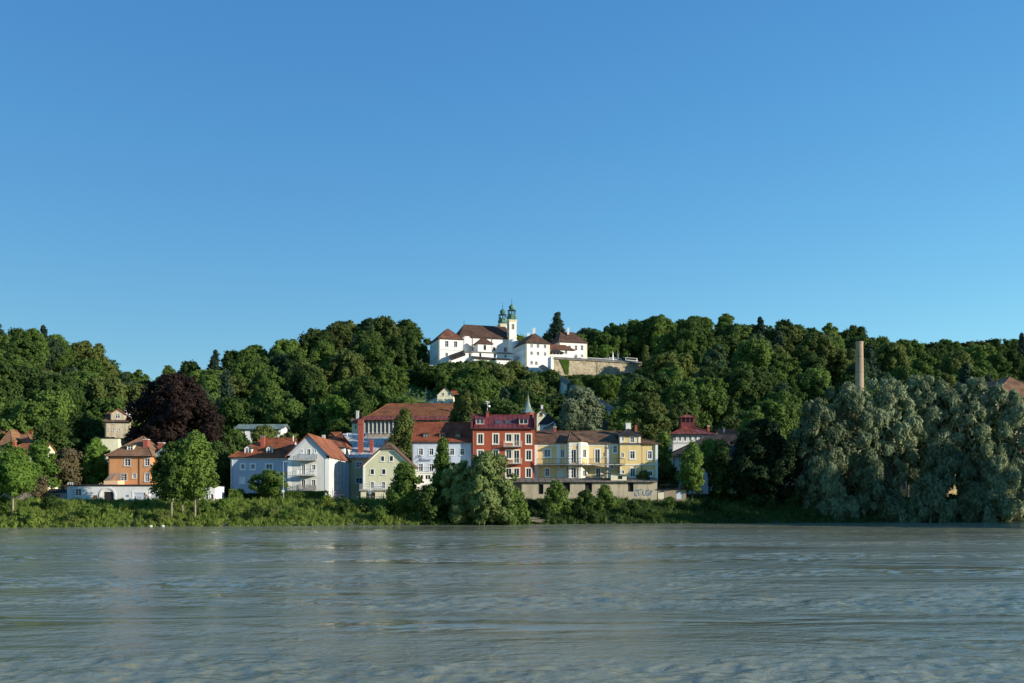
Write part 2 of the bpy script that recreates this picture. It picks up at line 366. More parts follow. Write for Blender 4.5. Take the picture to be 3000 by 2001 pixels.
def opening(root, fr, rect, kind='c', tw=.14, trim='white_paint', sash='white_paint', glass='glass', sill=True, reveal=.16):
    """rect = outer rectangle of the trim (u0, u1, z0, z1). Returns the hole."""
    u0, u1, z0, z1 = rect; a0, a1, b0, b1 = u0 + tw, u1 - tw, z0 + tw, z1 - tw
    if kind in ('d', 'dk', 'gd', 'hatch', 'arch'): b0 = z0
    mb = MB()
    if tw > 0:
        p = .05
        fr.box(mb, u0, a0, -p, .012, z0, z1); fr.box(mb, a1, u1, -p, .012, z0, z1); fr.box(mb, a0, a1, -p, .012, b1, z1)
        if b0 > z0: fr.box(mb, a0, a1, -p, .012, z0, b0)
        if sill and kind not in ('d', 'dk', 'gd', 'hatch'): fr.box(mb, u0 - .06, u1 + .06, -.14, -p - .002, z0 - .06, z0 + .03)
    r = reveal - .02; s = .05
    if kind in ('c', 'v', 'n', 't', 'd', 'f'):
        fr.box(mb, a0, a0 + s, r - .06, r, b0, b1, 1); fr.box(mb, a1 - s, a1, r - .06, r, b0, b1, 1)
        fr.box(mb, a0 + s, a1 - s, r - .06, r, b0, b0 + s, 1); fr.box(mb, a0 + s, a1 - s, r - .06, r, b1 - s, b1, 1)
        cu = (a0 + a1) / 2
        if kind in ('c', 'v', 'd', 't'): fr.box(mb, cu - .035, cu + .035, r - .07, r - .005, b0 + s, b1 - s, 1)
        if kind in ('c', 't'):
            zt = b0 + (b1 - b0) * (.68 if kind == 't' else .6); fr.box(mb, a0 + s, a1 - s, r - .075, r - .008, zt - .03, zt + .03, 1)
        if kind == 'c':
            zt = b0 + (b1 - b0) * .28; fr.box(mb, a0 + s, a1 - s, r - .055, r - .02, zt - .02, zt + .02, 1)
    nm = {'d': 'balcony_door', 'dk': 'doorway', 'gd': 'garage_door', 'b': 'window', 'hatch': 'hatch'}.get(kind, 'window')
    if kind in ('gd', 'hatch'):
        k = 5
        for i in range(k):
            h = (b1 - b0) / k; fr.box(mb, a0, a1, reveal - .09 - .006 * (i % 2), reveal - .03, b0 + i * h, b0 + (i + 1) * h - .02, 1)
        fr.box(mb, (a0 + a1) / 2 - .2, (a0 + a1) / 2 + .2, reveal - .14, reveal - .1, b0 + .9, b0 + .95, 2)
        mb.build(nm, [trim, 'garage_white' if kind == 'gd' else 'brown_wood', 'dark_metal'], root)
        return (a0, a1, b0, b1)
    if kind == 'b': fr.box(mb, a0, a1, .04, .08, b0, b1, 1)
    o = mb.build(nm, [trim, sash], root) if mb.v else None
    g = MB(); g.poly([fr.pt(a0, reveal - .01, b0), fr.pt(a1, reveal - .01, b0), fr.pt(a1, reveal - .01, b1), fr.pt(a0, reveal - .01, b1)])
    if kind != 'b': g.build('pane', 'dark_hollow' if kind == 'dk' else glass, o if o is not None else root)
    return (a0, a1, b0, b1)
def rect_px(fr, r, w=0):
    (u0, z1), (u1, z0) = fr.uz(r[0], r[1], w), fr.uz(r[2], r[3], w)
    # use one depth for both edges
    um = (u0 + u1) / 2; Y = fr.y + fr.dy * um
    return (u0, u1, HZ + (HY - r[3]) / F * Y, HZ + (HY - r[1]) / F * Y)
def gable_roof(mb, fr, L, D, ze, zr, axis='u', h0=0.0, h1=0.0, o=.45, og=.3, t=.14, e=.06):
    """roof over the box 0..L x 0..D; ridge along u (parallel to the front) or w; h0/h1 = hip runs at the ridge ends (0 = gable)"""
    if axis == 'u':
        A, Bn = L, D; q = lambda a, b, z: fr.pt(a, b, z)
    else:
        A, Bn = D, L; q = lambda a, b, z: fr.pt(b, a, z)
    half = Bn / 2; sl_ = (zr - ze - e) / half; zE = ze + e - sl_ * o
    a0 = -og if h0 == 0 else -o; a1 = A + og if h1 == 0 else A + o
    r0 = -og if h0 == 0 else h0; r1 = A + og if h1 == 0 else A - h1
    if axis == 'u':
        mb.slab([q(a0, -o, zE), q(a1, -o, zE), q(r1, half, zr), q(r0, half, zr)], t)
        mb.slab([q(a1, Bn + o, zE), q(a0, Bn + o, zE), q(r0, half, zr), q(r1, half, zr)], t)
    else:
        mb.slab([q(a1, -o, zE), q(a0, -o, zE), q(r0, half, zr), q(r1, half, zr)], t)
        mb.slab([q(a0, Bn + o, zE), q(a1, Bn + o, zE), q(r1, half, zr), q(r0, half, zr)], t)
    if h0: mb.slab([q(a0, Bn + o, zE), q(a0, -o, zE), q(r0, half, zr)] if axis == 'u' else [q(a0, -o, zE), q(a0, Bn + o, zE), q(r0, half, zr)], t)
    if h1: mb.slab([q(a1, -o, zE), q(a1, Bn + o, zE), q(r1, half, zr)] if axis == 'u' else [q(a1, Bn + o, zE), q(a1, -o, zE), q(r1, half, zr)], t)
    # ridge and hip tiles
    k = .11
    mb.bar(q(r0, half, zr + .02), q(r1, half, zr + .02), k, 0, 6)
    if h0:
        for b in (-o, Bn + o): mb.bar(q(a0, b, zE + .02), q(r0, half, zr + .02), k * .8, 0, 5)
    if h1:
        for b in (-o, Bn + o): mb.bar(q(a1, b, zE + .02), q(r1, half, zr + .02), k * .8, 0, 5)
def chimney(parent, x0, x1, y0, y1, z0, z1, mat='brick_red', cap='grey_trim', capz=.15, name='chimney'):
    mb = MB(); mb.box(x0, x1, y0, y1, z0, z1 - capz, 0); mb.box(x0 - .08, x1 + .08, y0 - .08, y1 + .08, z1 - capz, z1, 1)
    return mb.build(name, [mat, cap], parent)
def house(name, label, px0, px1, Yf, depth, pyE, pyR, zb=3.6, ang=0.0, axis='u', h0=0, h1=0, wallm='plaster_white', roofm='tile_red',
          wins=(), swins=(), o=.45, og=.3, group=None, cat='house', trim='white_paint', tw=.14, gut=True, sash='white_paint', zr=None, base=None, glass='glass'):
    fr = Fr(XX(px0, Yf), Yf, ang)
    L, _ = fr.uz(px1, 1400)
    ze = ZZ(pyE, Yf)
    if zr is None:
        half = depth / 2 if axis == 'u' else (h0 if h0 else .01)
        zr = ZZ(pyR, Yf + half)
    root = empty(name, fr.pt(L / 2, depth / 2, zb), label, cat, group)
    mb = MB(); holes = []
    for w in wins:
        r = rect_px(fr, w[:4]); k = w[4] if len(w) > 4 else 'c'; kw = w[5] if len(w) > 5 else {}
        holes.append(opening(root, fr, r, k, **{**dict(tw=tw, trim=trim, sash=sash, glass=glass), **kw}))
    zw = ze - .02
    top = [(L, zw), (0, zw)]
    if axis == 'w' and h0 == 0: top = [(L, zw), (L / 2, zr - .12), (0, zw)]
    wall(mb, fr, [(0, zb), (L, zb)] + top, holes)
    for s_, A in (('R', depth), ('L', depth), ('B', L)):
        f2 = fr.side(s_, L, depth); hs = []
        for w in swins:
            if w[0] == s_: hs.append(opening(root, f2, (w[1], w[2], w[3], w[4]), w[5] if len(w) > 5 else 'c', tw=tw, trim=trim, sash=sash, glass=glass))
        g = (axis == 'u' and ((s_ == 'R' and h1 == 0) or (s_ == 'L' and h0 == 0))) or (axis == 'w' and s_ == 'B' and h1 == 0)
        top = [(A, zw), (A / 2, zr - .12), (0, zw)] if g else [(A, zw), (0, zw)]
        wall(mb, f2, [(0, zb), (A, zb)] + top, hs)
    mb.build('wall', wallm, root)
    rb = MB(); gable_roof(rb, fr, L, depth, ze, zr, axis, h0, h1, o, og); roof = rb.build('roof', roofm, root)
    if gut and not (axis == 'w' and h0 == 0):
        g = MB(); half = depth / 2 if axis == 'u' else L / 2; zE = ze + .06 - (zr - ze - .06) / half * o
        a, b = fr.pt(-o * .6, -o - .06, zE - .1), fr.pt(L + o * .6, -o - .06, zE - .1)
        g.bar(a, b, .075, 0, 6); g.bar(fr.pt(.25, -.1, zE - .2), fr.pt(.25, -.1, zb), .05, 0, 5); g.bar(fr.pt(.25, -.1, zE - .2), fr.pt(.1, -o - .06, zE - .12), .05, 0, 5)
        g.build('gutter', 'dark_metal', root)
    return root, fr, L, ze, zr, roof
def band(root, fr, u0, u1, z0, z1, mat, proud=.06, name='cornice', w1=.011):
    mb = MB(); fr.box(mb, u0, u1, -proud, w1, z0, z1); return mb.build(name, mat, root)
def balcony(root, fr, u0, u1, z, d=1.3, h=1.0, bars=True, slat=False, rail='grey_metal', slab='concrete', posts=False, zb=None, gap=.14):
    mb = MB(); fr.box(mb, u0, u1, -d, -.01, z - .16, z); b = mb.build('balcony', slab, root)
    r = MB(); e = .04
    pts = [(u0 + e, -.06), (u0 + e, -d + e), (u1 - e, -d + e), (u1 - e, -.06)]
    for k in range(3):
        (ua, wa), (ub, wb) = pts[k], pts[k + 1]
        for zz in (z + h, z + .12): r.bar(fr.pt(ua, wa, zz), fr.pt(ub, wb, zz), .03, 0, 4)
        n = max(1, int(math.hypot(ub - ua, wb - wa) / gap))
        for i in range(n + 1):
            t = i / n; uu, ww = ua + (ub - ua) * t, wa + (wb - wa) * t
            if slat: fr.box(r, uu - .05, uu + .05, ww - .012, ww + .012, z + .05, z + h)
            elif bars: r.bar(fr.pt(uu, ww, z), fr.pt(uu, ww, z + h), .012, 0, 4)
    for (ua, wa) in pts: r.bar(fr.pt(ua, wa, z - .2), fr.pt(ua, wa, z + h + .03), .035, 0, 4)
    r.build('railing', rail, b)
    if posts:
        p = MB()
        for uu in (u0 + .1, (u0 + u1) / 2, u1 - .1): p.bar(fr.pt(uu, -d + .1, zb), fr.pt(uu, -d + .1, z - .16), .06, 0, 6)
        p.build('posts', rail, b)
    return b
def dormer(root, fr, rect, depth, roofm, wallm, style='shed', win='c', o=.15, w0=0.0, sash='white_paint', sidem=None):
    """small roof window box standing in the roof; rect (u0,u1,z0,z1) of its front at depth w0"""
    u0, u1, z0, z1 = rect; f2 = Fr(*fr.pt(0, w0, 0)[:2], fr.ang)
    mb = MB(); h = (u0 + .12, u1 - .12, z0 + .15, z1 - .1)
    if style == 'shed':
        wall(mb, f2, [(u0, z0), (u1, z0), (u1, z1), (u0, z1)], [h], .1)
        for uu in (u0, u1): mb.poly([f2.pt(uu, 0, z0), f2.pt(uu, depth, z0), f2.pt(uu, depth, z1), f2.pt(uu, 0, z1)])
        mb.slab([f2.pt(u0 - o, -o, z1 - .02), f2.pt(u1 + o, -o, z1 - .02), f2.pt(u1 + o, depth, z1 + .25), f2.pt(u0 - o, depth, z1 + .25)], .1, 1)
    else:
        um = (u0 + u1) / 2; zm = z1 + (u1 - u0) * .38; h = (u0 + .14, u1 - .14, z0 + .12, z1)
        wall(mb, f2, [(u0, z0), (u1, z0), (u1, z1), (um, zm), (u0, z1)], [h], .1)
        for uu in (u0, u1): mb.poly([f2.pt(uu, 0, z0), f2.pt(uu, depth, z0), f2.pt(uu, depth, z1), f2.pt(uu, 0, z1)])
        for sgn, ue in ((-1, u0 - o), (1, u1 + o)):
            a = [f2.pt(um, -o, zm + .08), f2.pt(ue, -o, z1 - .1), f2.pt(ue, depth, z1 - .1), f2.pt(um, depth, zm + .08)]
            mb.slab(a if sgn < 0 else a[::-1], .1, 1)
    d = mb.build('dormer', [wallm, roofm], root)
    opening_child(d, f2, h, win, sash)
    return d
def opening_child(parent, fr, h, win='c', sash='white_paint', glass='glass'):
    a0, a1, b0, b1 = h; mb = MB(); s = .08; r = .08
    fr.box(mb, a0, a0 + s, r - .06, r, b0, b1); fr.box(mb, a1 - s, a1, r - .06, r, b0, b1)
    fr.box(mb, a0 + s, a1 - s, r - .06, r, b0, b0 + s); fr.box(mb, a0 + s, a1 - s, r - .06, r, b1 - s, b1)
    cu = (a0 + a1) / 2; fr.box(mb, cu - .05, cu + .05, r - .07, r - .003, b0 + s, b1 - s)
    if win == 'c': fr.box(mb, a0 + s, a1 - s, r - .06, r - .008, b0 + (b1 - b0) * .62, b0 + (b1 - b0) * .62 + .06)
    q = len(mb.f)
    mb.poly([fr.pt(a0, r + .01, b0), fr.pt(a1, r + .01, b0), fr.pt(a1, r + .01, b1), fr.pt(a0, r + .01, b1)], 1)
    mb.build('dormer_window', [sash, glass], parent)

# ------------------------------------------------------------------ terrain
def lin(x, pts):
    return float(np.interp(x, [p[0] for p in pts], [p[1] for p in pts]))
SIL = [(-600, 960), (0, 948), (90, 962), (200, 1000), (300, 1052), (400, 1108), (440, 1128), (520, 1105), (600, 1070), (670, 1035), (760, 1020), (900, 992), (1000, 965),
       (1100, 955), (1200, 952), (1330, 965), (1500, 1000), (1660, 985), (1750, 955), (1850, 950), (1950, 938), (2100, 932), (2180, 942), (2250, 955), (2350, 958), (2450, 968),
       (2560, 985), (2660, 1005), (2800, 1012), (2920, 1000), (3000, 1015), (3600, 1020)]
RIDGE = [(-600, 420), (0, 430), (430, 520), (600, 470), (1000, 500), (1300, 520), (1700, 525), (2300, 520), (3000, 590), (3600, 600)]
def edge_y(X):
    e = 183 + .215 * X      # unseen bank bend right of the picture, added to carry the shading trees
    if np.ndim(X): return np.where(X > 108, e - 1.9 * np.clip(X - 108, 0, None), e)
    return e - 1.9 * (X - 108) if X > 108 else e
def wall_y(X): return 441 + max(0.0, X - 17.7) * 16.5 / 40     # line of the hilltop retaining wall
def ground(X, Y):
    px = CX + F * X / max(Y, 1.0); e = edge_y(X)
    if Y < e - 1.5: return -1.2
    if Y < e + 15:
        t = (Y - e + 1.5) / 16.5; z = -1.2 + 5.2 * (t ** .75)
        return min(z, 4.0)
    yr = lin(px, RIDGE); zr = HZ + (HY - lin(px, SIL)) / F * yr - 14.0
    ys = 243
    if Y <= ys: return 4.0
    t = min(1.0, (Y - ys) / (yr - ys)); s = t * (1 - .18 * (1 - t)) if t < 1 else 1
    z = 4.0 + (zr - 4.0) * s
    if Y > yr: z -= (Y - yr) * .06
    yb = wall_y(X)
    if 1230 < px < 1905 and yb < Y < 520:
        k = min(1, (Y - yb) / 3, (px - 1230) / 20, (1905 - px) / 20); lev = lin(px, [(1480, 61.5), (1512, 58.3), (1606, 58.3), (1622, 61.5)]); z = z + (max(z, lev) - z) * k
        z = z * (1 - k) + min(z, lev + 1.5) * k
    if 1150 < px < 1345 and 345 < Y < 400:   # lawn terrace of the small cream house
        pass
    return z
def grid_mesh(name, us, ys, zf, mat, smooth=True):
    V = []; nu, ny = len(us), len(ys)
    for y in ys:
        for u in us: x = u * y; V.append((x, y, zf(x, y)))
    Fc = [(j * nu + i, j * nu + i + 1, (j + 1) * nu + i + 1, (j + 1) * nu + i) for j in range(ny - 1) for i in range(nu - 1)]
    me = bpy.data.meshes.new(name); me.from_pydata(V, [], Fc); me.materials.append(MATS[mat])
    me.polygons.foreach_set('use_smooth', [smooth] * len(Fc)); me.update()
    o = bpy.data.objects.new(name, me); COL.objects.link(o); return o
def mat_ground():
    m, t, N, L = new_mat('ground_green')
    g = N.new('ShaderNodeNewGeometry'); n1 = noise(N, L, g.outputs['Position'], .12, 6, .6); n2 = noise(N, L, g.outputs['Position'], 1.5, 4)
    ad = N.new('ShaderNodeMath'); ad.operation = 'MULTIPLY_ADD'; ad.inputs[1].default_value = .4; L.new(n2.outputs[0], ad.inputs[0]); L.new(n1.outputs[0], ad.inputs[2])
    a = ramp(N, L, ad.outputs[0], [(.5, (.022, .042, .012)), (.7, (.05, .085, .02)), (.95, (.10, .14, .035))])
    sp = N.new('ShaderNodeSeparateXYZ'); L.new(g.outputs['Position'], sp.inputs[0]); md = N.new('ShaderNodeMath'); md.operation = 'MULTIPLY_ADD'; md.inputs[1].default_value = .7; L.new(n2.outputs[0], md.inputs[0]); L.new(sp.outputs[2], md.inputs[2])
    mf = ramp(N, L, md.outputs[0], [(.75, (1, 1, 1)), (.98, (0, 0, 0))]); mm = N.new('ShaderNodeMix'); mm.data_type = 'RGBA'; L.new(mf, mm.inputs[0]); L.new(a, mm.inputs[6]); mm.inputs[7].default_value = (.10, .085, .06, 1); a = mm.outputs[2]
    p = N.new('ShaderNodeBsdfPrincipled'); p.inputs['Roughness'].default_value = .95; L.new(a, p.inputs['Base Color'])
    bp = N.new('ShaderNodeBump'); bp.inputs['Strength'].default_value = .7; bp.inputs['Distance'].default_value = .3; L.new(n2.outputs[0], bp.inputs['Height']); L.new(bp.outputs[0], p.inputs['Normal'])
    o = N.new('ShaderNodeOutputMaterial'); L.new(p.outputs[0], o.inputs[0])
mat_ground()
us = list(np.linspace(-1.1, -.56, 14)) + list(np.linspace(-.55, .55, 221)) + list(np.linspace(.56, 1.1, 14))
ys = list(np.arange(120, 160, 8.0)) + list(np.arange(160, 250, 1.5)) + list(np.arange(250, 640, 5.0)) + [660, 700, 800, 1000, 1500, 2500]
tag(grid_mesh('hillside_terrain', us, ys, ground, 'ground_green'), kind='structure')
# road along the embankment, with a kerb on its river side
def ribbon(mb, f0, f1, x0, x1, n, z, mi=0):
    for i in range(n):
        a, b = x0 + (x1 - x0) * i / n, x0 + (x1 - x0) * (i + 1) / n
        mb.poly([(a, f0(a), z), (b, f0(b), z), (b, f1(b), z), (a, f1(a), z)], mi)
mb = MB(); ribbon(mb, lambda x: edge_y(x) + 15.6, lambda x: edge_y(x) + 20.5, -140, 150, 60, 4.012)
mb.poly([(XX(1003, 196), 196, 4.016), (XX(1060, 196), 196, 4.016), (XX(1055, 240), 240, 4.016), (XX(1020, 240), 240, 4.016)])
tag(mb.build('road', 'asphalt'), kind='structure')
mb = MB()
for i in range(60):
    a, b = -140 + 290 * i / 60, -140 + 290 * (i + 1) / 60
    mb.hexa([(a, edge_y(a) + 15.3, 3.9), (b, edge_y(b) + 15.3, 3.9), (b, edge_y(b) + 15.55, 3.9), (a, edge_y(a) + 15.55, 3.9), (a, edge_y(a) + 15.3, 4.13), (b, edge_y(b) + 15.3, 4.13), (b, edge_y(b) + 15.55, 4.13), (a, edge_y(a) + 15.55, 4.13)])
tag(mb.build('kerb', 'concrete'), kind='structure')
# river
def mat_water():
    m, t, N, L = new_mat('river_water')
    g = N.new('ShaderNodeNewGeometry'); pos = g.outputs['Position']
    mud = noise(N, L, pos, .05, 5, .6, (.5, 1, 1))
    a = ramp(N, L, mud.outputs[0], [(.3, (.155, .165, .108)), (.5, (.198, .204, .134)), (.7, (.245, .242, .160))])
    p = N.new('ShaderNodeBsdfPrincipled'); p.inputs['IOR'].default_value = 1.33; p.inputs['Specular IOR Level'].default_value = .24
    L.new(a, p.inputs['Base Color'])
    calm = noise(N, L, pos, .045, 4, .65, (.35, 1.2, 1))          # patches of smooth, upwelling water
    cr = ramp(N, L, calm.outputs[0], [(.40, (.06,) * 3), (.47, (1,) * 3)])
    rr = ramp(N, L, calm.outputs[0], [(.38, (.06,) * 3), (.52, (.15,) * 3)]); L.new(rr, p.inputs['Roughness'])
    w1 = noise(N, L, pos, 1.1, 4, .6, (.8, 1.1, 1)); w1.inputs['Distortion'].default_value = .6
    w2 = noise(N, L, pos, 3.6, 4, .6, (.8, 1.1, 1)); w2.inputs['Distortion'].default_value = .4
    w3 = noise(N, L, pos, .16, 3, .5, (.5, 1.5, 1)); w3.inputs['Distortion'].default_value = 1.2
    def madd(x, k, y):
        q = N.new('ShaderNodeMath'); q.operation = 'MULTIPLY_ADD'; L.new(x, q.inputs[0]); q.inputs[1].default_value = k
        if y is None: q.inputs[2].default_value = 0
        else: L.new(y, q.inputs[2])
        return q.outputs[0]
    h = madd(w1.outputs[0], .10, None); h = madd(w2.outputs[0], .028, h)
    mul = N.new('ShaderNodeMath'); mul.operation = 'MULTIPLY'; L.new(h, mul.inputs[0]); L.new(cr, mul.inputs[1])
    h = madd(w3.outputs[0], .3, mul.outputs[0])
    bp = N.new('ShaderNodeBump'); bp.inputs['Strength'].default_value = 1.0; bp.inputs['Distance'].default_value = 1.0
    L.new(h, bp.inputs['Height']); L.new(bp.outputs[0], p.inputs['Normal'])
    o = N.new('ShaderNodeOutputMaterial'); L.new(p.outputs[0], o.inputs[0])
mat_water()
nu_, ny_ = 580, 760; uw = np.linspace(-.70, .70, nu_); yw = np.geomspace(16, 212, ny_); Xw = (yw[:, None] * uw[None, :]); Yw = np.repeat(yw[:, None], nu_, 1)
r2_ = np.random.default_rng(3); Zw = np.zeros_like(Xw); bo = np.zeros_like(Xw)
for k in range(10):      # slow field that says where the water is calm (upwellings) and where it is rippled
    wl = r2_.uniform(14, 60); a = r2_.normal(0, .5); bo += np.sin((Yw * math.cos(a) * 1.9 + Xw * math.sin(a) * .8) * 6.283 / wl + r2_.uniform(0, 6.28))
rip = np.clip(.75 + bo / 2.4, .06, 1.35)
for k in range(70):
    wl = .62 * (22 ** (r2_.random() ** 1.7)); a = r2_.normal(0, 1.0); amp = .0032 * wl ** .6 * r2_.uniform(.5, 1.4)
    ph = (Yw * math.cos(a) + Xw * math.sin(a)) * 6.283 / wl + r2_.uniform(0, 6.28) + 1.1 * np.sin(Xw * 6.283 / (wl * 3.3) + k) + .8 * np.sin(Yw * 6.283 / (wl * 4.1) + 2 * k)
    fade = np.clip(wl / (Yw * .012 + .05), 0, 1); Zw += amp * (np.sin(ph) if k % 5 < 2 else (1.1 - 2.0 * np.abs(np.sin(ph / 2)) ** .8)) * (rip if wl < 5 else .55) * fade
V = np.stack([Xw, Yw, Zw], -1).reshape(-1, 3); I = np.arange(nu_ * ny_).reshape(ny_, nu_); Q = np.stack([I[:-1, :-1], I[:-1, 1:], I[1:, 1:], I[1:, :-1]], -1).reshape(-1, 4); me = bpy.data.meshes.new('river'); me.vertices.add(len(V)); me.vertices.foreach_set('co', V.astype(np.float32).ravel())
me.loops.add(Q.size); me.loops.foreach_set('vertex_index', Q.astype(np.int32).ravel()); me.polygons.add(len(Q)); me.polygons.foreach_set('loop_start', np.arange(0, Q.size, 4, dtype=np.int32)); me.polygons.foreach_set('loop_total', np.full(len(Q), 4, dtype=np.int32)); me.polygons.foreach_set('use_smooth', np.ones(len(Q), dtype=bool))
me.materials.append(MATS['river_water']); me.update(calc_edges=True); wz = bpy.data.objects.new('river', me); COL.objects.link(wz); tag(wz, kind='structure')
mb = MB()
for q in ([(-900, -300, -.02), (900, -300, -.02), (900, 16.3, -.02), (-900, 16.3, -.02)], [(-900, 16.3, -.02), (-9.7, 16.3, -.02), (-129, 212, -.02), (-900, 212, -.02)], [(9.7, 16.3, -.02), (900, 16.3, -.02), (900, 212, -.02), (129, 212, -.02)]): mb.poly(q)
tag(mb.build('outer_water', 'river_water'), kind='structure')
# ------------------------------------------------------------------ houses along the river, left to right
# white garage wing with archway
root, fr, L, ze, zr, rf = house('garage_building', 'long low white building with round archway, two garage doors and flat dark coping', 196, 484, 188, 6.5, 1423, 0, zr=ZZ(1421, 188) + .02, o=.12, og=.12, gut=False, cat='building', wallm='plaster_offwhite', roofm='tile_dark', tw=.12,
    wins=[(219, 1431, 240, 1454, 'c'), (272, 1451, 285, 1467.5, 'hatch', dict(tw=.0)), (304, 1441, 336, 1469, 'dk', dict(tw=0)), (386, 1438, 431, 1472, 'gd', dict(tw=.35)), (436, 1440, 478, 1472, 'gd', dict(tw=.3))])
mb = MB(); ua, _ = fr.uz(291, 1440); ub, _ = fr.uz(340, 1440); um = (ua + ub) / 2; ra = (ub - ua) / 2; zc = ZZ(1451, 188)
for i in range(14):
    t0, t1 = math.pi * i / 14, math.pi * (i + 1) / 14
    for r0, r1, pr, mi in ((ra - .3, ra, .12, 0), (ra * .68, ra - .3, .03, 1)):
        q = [fr.pt(um - r0 * math.cos(t0), -pr, zc + r0 * math.sin(t0)), fr.pt(um - r1 * math.cos(t0), -pr, zc + r1 * math.sin(t0)), fr.pt(um - r1 * math.cos(t1), -pr, zc + r1 * math.sin(t1)), fr.pt(um - r0 * math.cos(t1), -pr, zc + r0 * math.sin(t1))]
        q2 = [p + Vector((0, pr + .005, 0)) for p in q]; mb.hexa(q + q2, mi)
for sg in (-1, 1):
    fr.box(mb, um + sg * ra if sg < 0 else um + ra - .3, um + sg * ra + .3 if sg < 0 else um + ra, -.12, .005, 3.6, zc, 0)
    fr.box(mb, um - ra + .3 if sg < 0 else um + ra * .68, um - ra * .68 if sg < 0 else um + ra - .3, -.03, .005, 3.6, zc, 1)
mb.build('arch_surround', ['plaster_offwhite', 'cream_paint'], root)
band(root, fr, .0, L, ze + .0, ze + .13, 'dark_trim', .16, 'coping')
mb = MB(); fr.box(mb, *[fr.uz(214, 1440)[0], fr.uz(219, 1440)[0]], -.09, -.055, ZZ(1453, 188), ZZ(1433, 188)); mb.build('shutter', 'grey_trim', root)
mb = MB(); u, _ = fr.uz(376, 1450); fr.box(mb, u - .2, u + .2, -.1, -.01, ZZ(1455, 188), ZZ(1449, 188)); mb.build('letterbox', 'grey_metal', root)
# roof terrace furniture on the garage wing
mb = MB()
for x in (199, 207, 213): mb.bar(P(x, 1421, 189.5), P(x, 1413, 189.5), .04)
mb.bar(P(199, 1413.5, 189.5), P(213, 1413.5, 189.5), .035); mb.bar(P(199, 1417, 189.5), P(213, 1417, 189.5), .03)
tag(mb.build('terrace_rail', 'white_paint'), 'short white tube railing on the left end of the garage roof', 'railing')
# grey garden shed and boundary wall at the far left
root, fr, L, ze, zr, rf = house('garden_shed', 'weathered grey lean-to with brown double doors left of the white garages', 134, 194, 189, 4, 1441, 1434, o=.2, og=.1, wallm='concrete', roofm='tile_dark', gut=False, cat='shed', tw=.1, trim='weathered_wood',
    wins=[(138, 1449, 175, 1470, 'hatch', dict(tw=0))])
mb = MB(); f2 = Fr(XX(-40, 190), 190); f2.box(mb, 0, XX(133, 190) - XX(-40, 190), 0, .4, 3.5, 6.0); f2.box(mb, -.05, XX(133, 190) - XX(-40, 190), -.06, .46, 6.0, 6.12)
tag(mb.build('garden_wall', 'old_masonry'), 'old stone garden wall behind the bank at the far left', 'wall')
# orange house
root, fr, L, ze, zr, rf = house('orange_house', 'orange plastered villa with brown hipped roof behind the white garages', 317, 441, 197, 11, 1331, 1279, h0=4.6, h1=3.3, wallm='plaster_orange', roofm='tile_pinkbrown', trim='grey_trim', o=.5,
    wins=[(363, 1343, 384, 1366, 'c'), (422, 1342, 440, 1366, 'c'), (352, 1386, 373, 1409, 'c'), (386, 1386, 400, 1402, 'c'), (422, 1385, 439, 1412, 'c')], swins=[('R', 2.2, 3.6, 7.7, 10, 'c'), ('R', 6.5, 7.9, 7.7, 10, 'c'), ('R', 2.2, 3.6, 11.2, 13, 'c')])
chimney(rf, XX(419, 199), XX(432, 199), 199, 200.2, ze + 1, ZZ(1286, 199), 'brick_red'); chimney(rf, XX(463, 203), XX(478, 203), 203, 204.2, ze - .5, ZZ(1296, 203), 'brick_red')
dormer(root, fr, (*[fr.uz(x, 1300, 1.3)[0] for x in (372, 391)], ZZ(1323, 198.3), ZZ(1304, 198.3)), 2.2, 'tile_pinkbrown', 'plaster_cream', w0=1.3)
mb = MB(); u, _ = fr.uz(410, 1300); mb.bar(fr.pt(u, -.12, ze - .3), fr.pt(u, -.12, 4), .06); mb.build('downpipe', 'brown_wood', root)
fb = Fr(XX(441, 197), 199.2); mb = MB(); wall(mb, fb, [(0, 3.6), (3.4, 3.6), (3.4, ze - .1), (0, ze - .1)], [(1.1, 2.1, 8, 9.8), (1.1, 2.1, 11.3, 12.8)]); wall(mb, fb.side('R', 3.4, 6), [(0, 3.6), (6, 3.6), (6, ze - .1), (0, ze - .1)])
mb.build('side_wing', 'plaster_orange', root)
for zz in (8, 11.3): opening_child(root, fb, (1.1, 2.1, zz, zz + (1.8 if zz == 8 else 1.5)))
mb = MB(); gable_roof(mb, fb, 3.4, 6, ze - .1, ze + 1.9, 'w', 1.7, 0, .4); mb.build('wing_roof', 'metal_green', root)
fa = Fr(XX(304, 193.5), 193.5); La = XX(345, 193.5) - fa.x; mb = MB(); fa.box(mb, 0, La, 0, 3.4, 4.0, ZZ(1408, 193.5)); mb.build('terrace_parapet', 'plaster_peach', root)
mb = MB()
for i in range(5):
    y = 193.8 + i * .7; mb.bar((XX(303, 193), y, ZZ(1406, 193)), (XX(324, 193), y, ZZ(1385, 193)), .07, 0, 4)
    mb.bar((XX(331, 193), y, ZZ(1406, 193)), (XX(346, 193), y, ZZ(1386, 193)), .07, 0, 4)
mb.build('pergola', 'weathered_wood', root)
# small white house right of the bank trees
root, fr, L, ze, zr, rf = house('garden_house', 'small white flat-roofed garden house half hidden right of the three bank trees', 583, 630, 189, 6, 1424, 0, zr=ZZ(1422.5, 189), o=.1, og=.1, gut=False, wallm='plaster_white', roofm='tile_dark', tw=.12,
    wins=[(587, 1446, 598, 1468, 'v'), (601, 1445, 612, 1466, 'v'), (615, 1446, 627, 1466, 'v')])
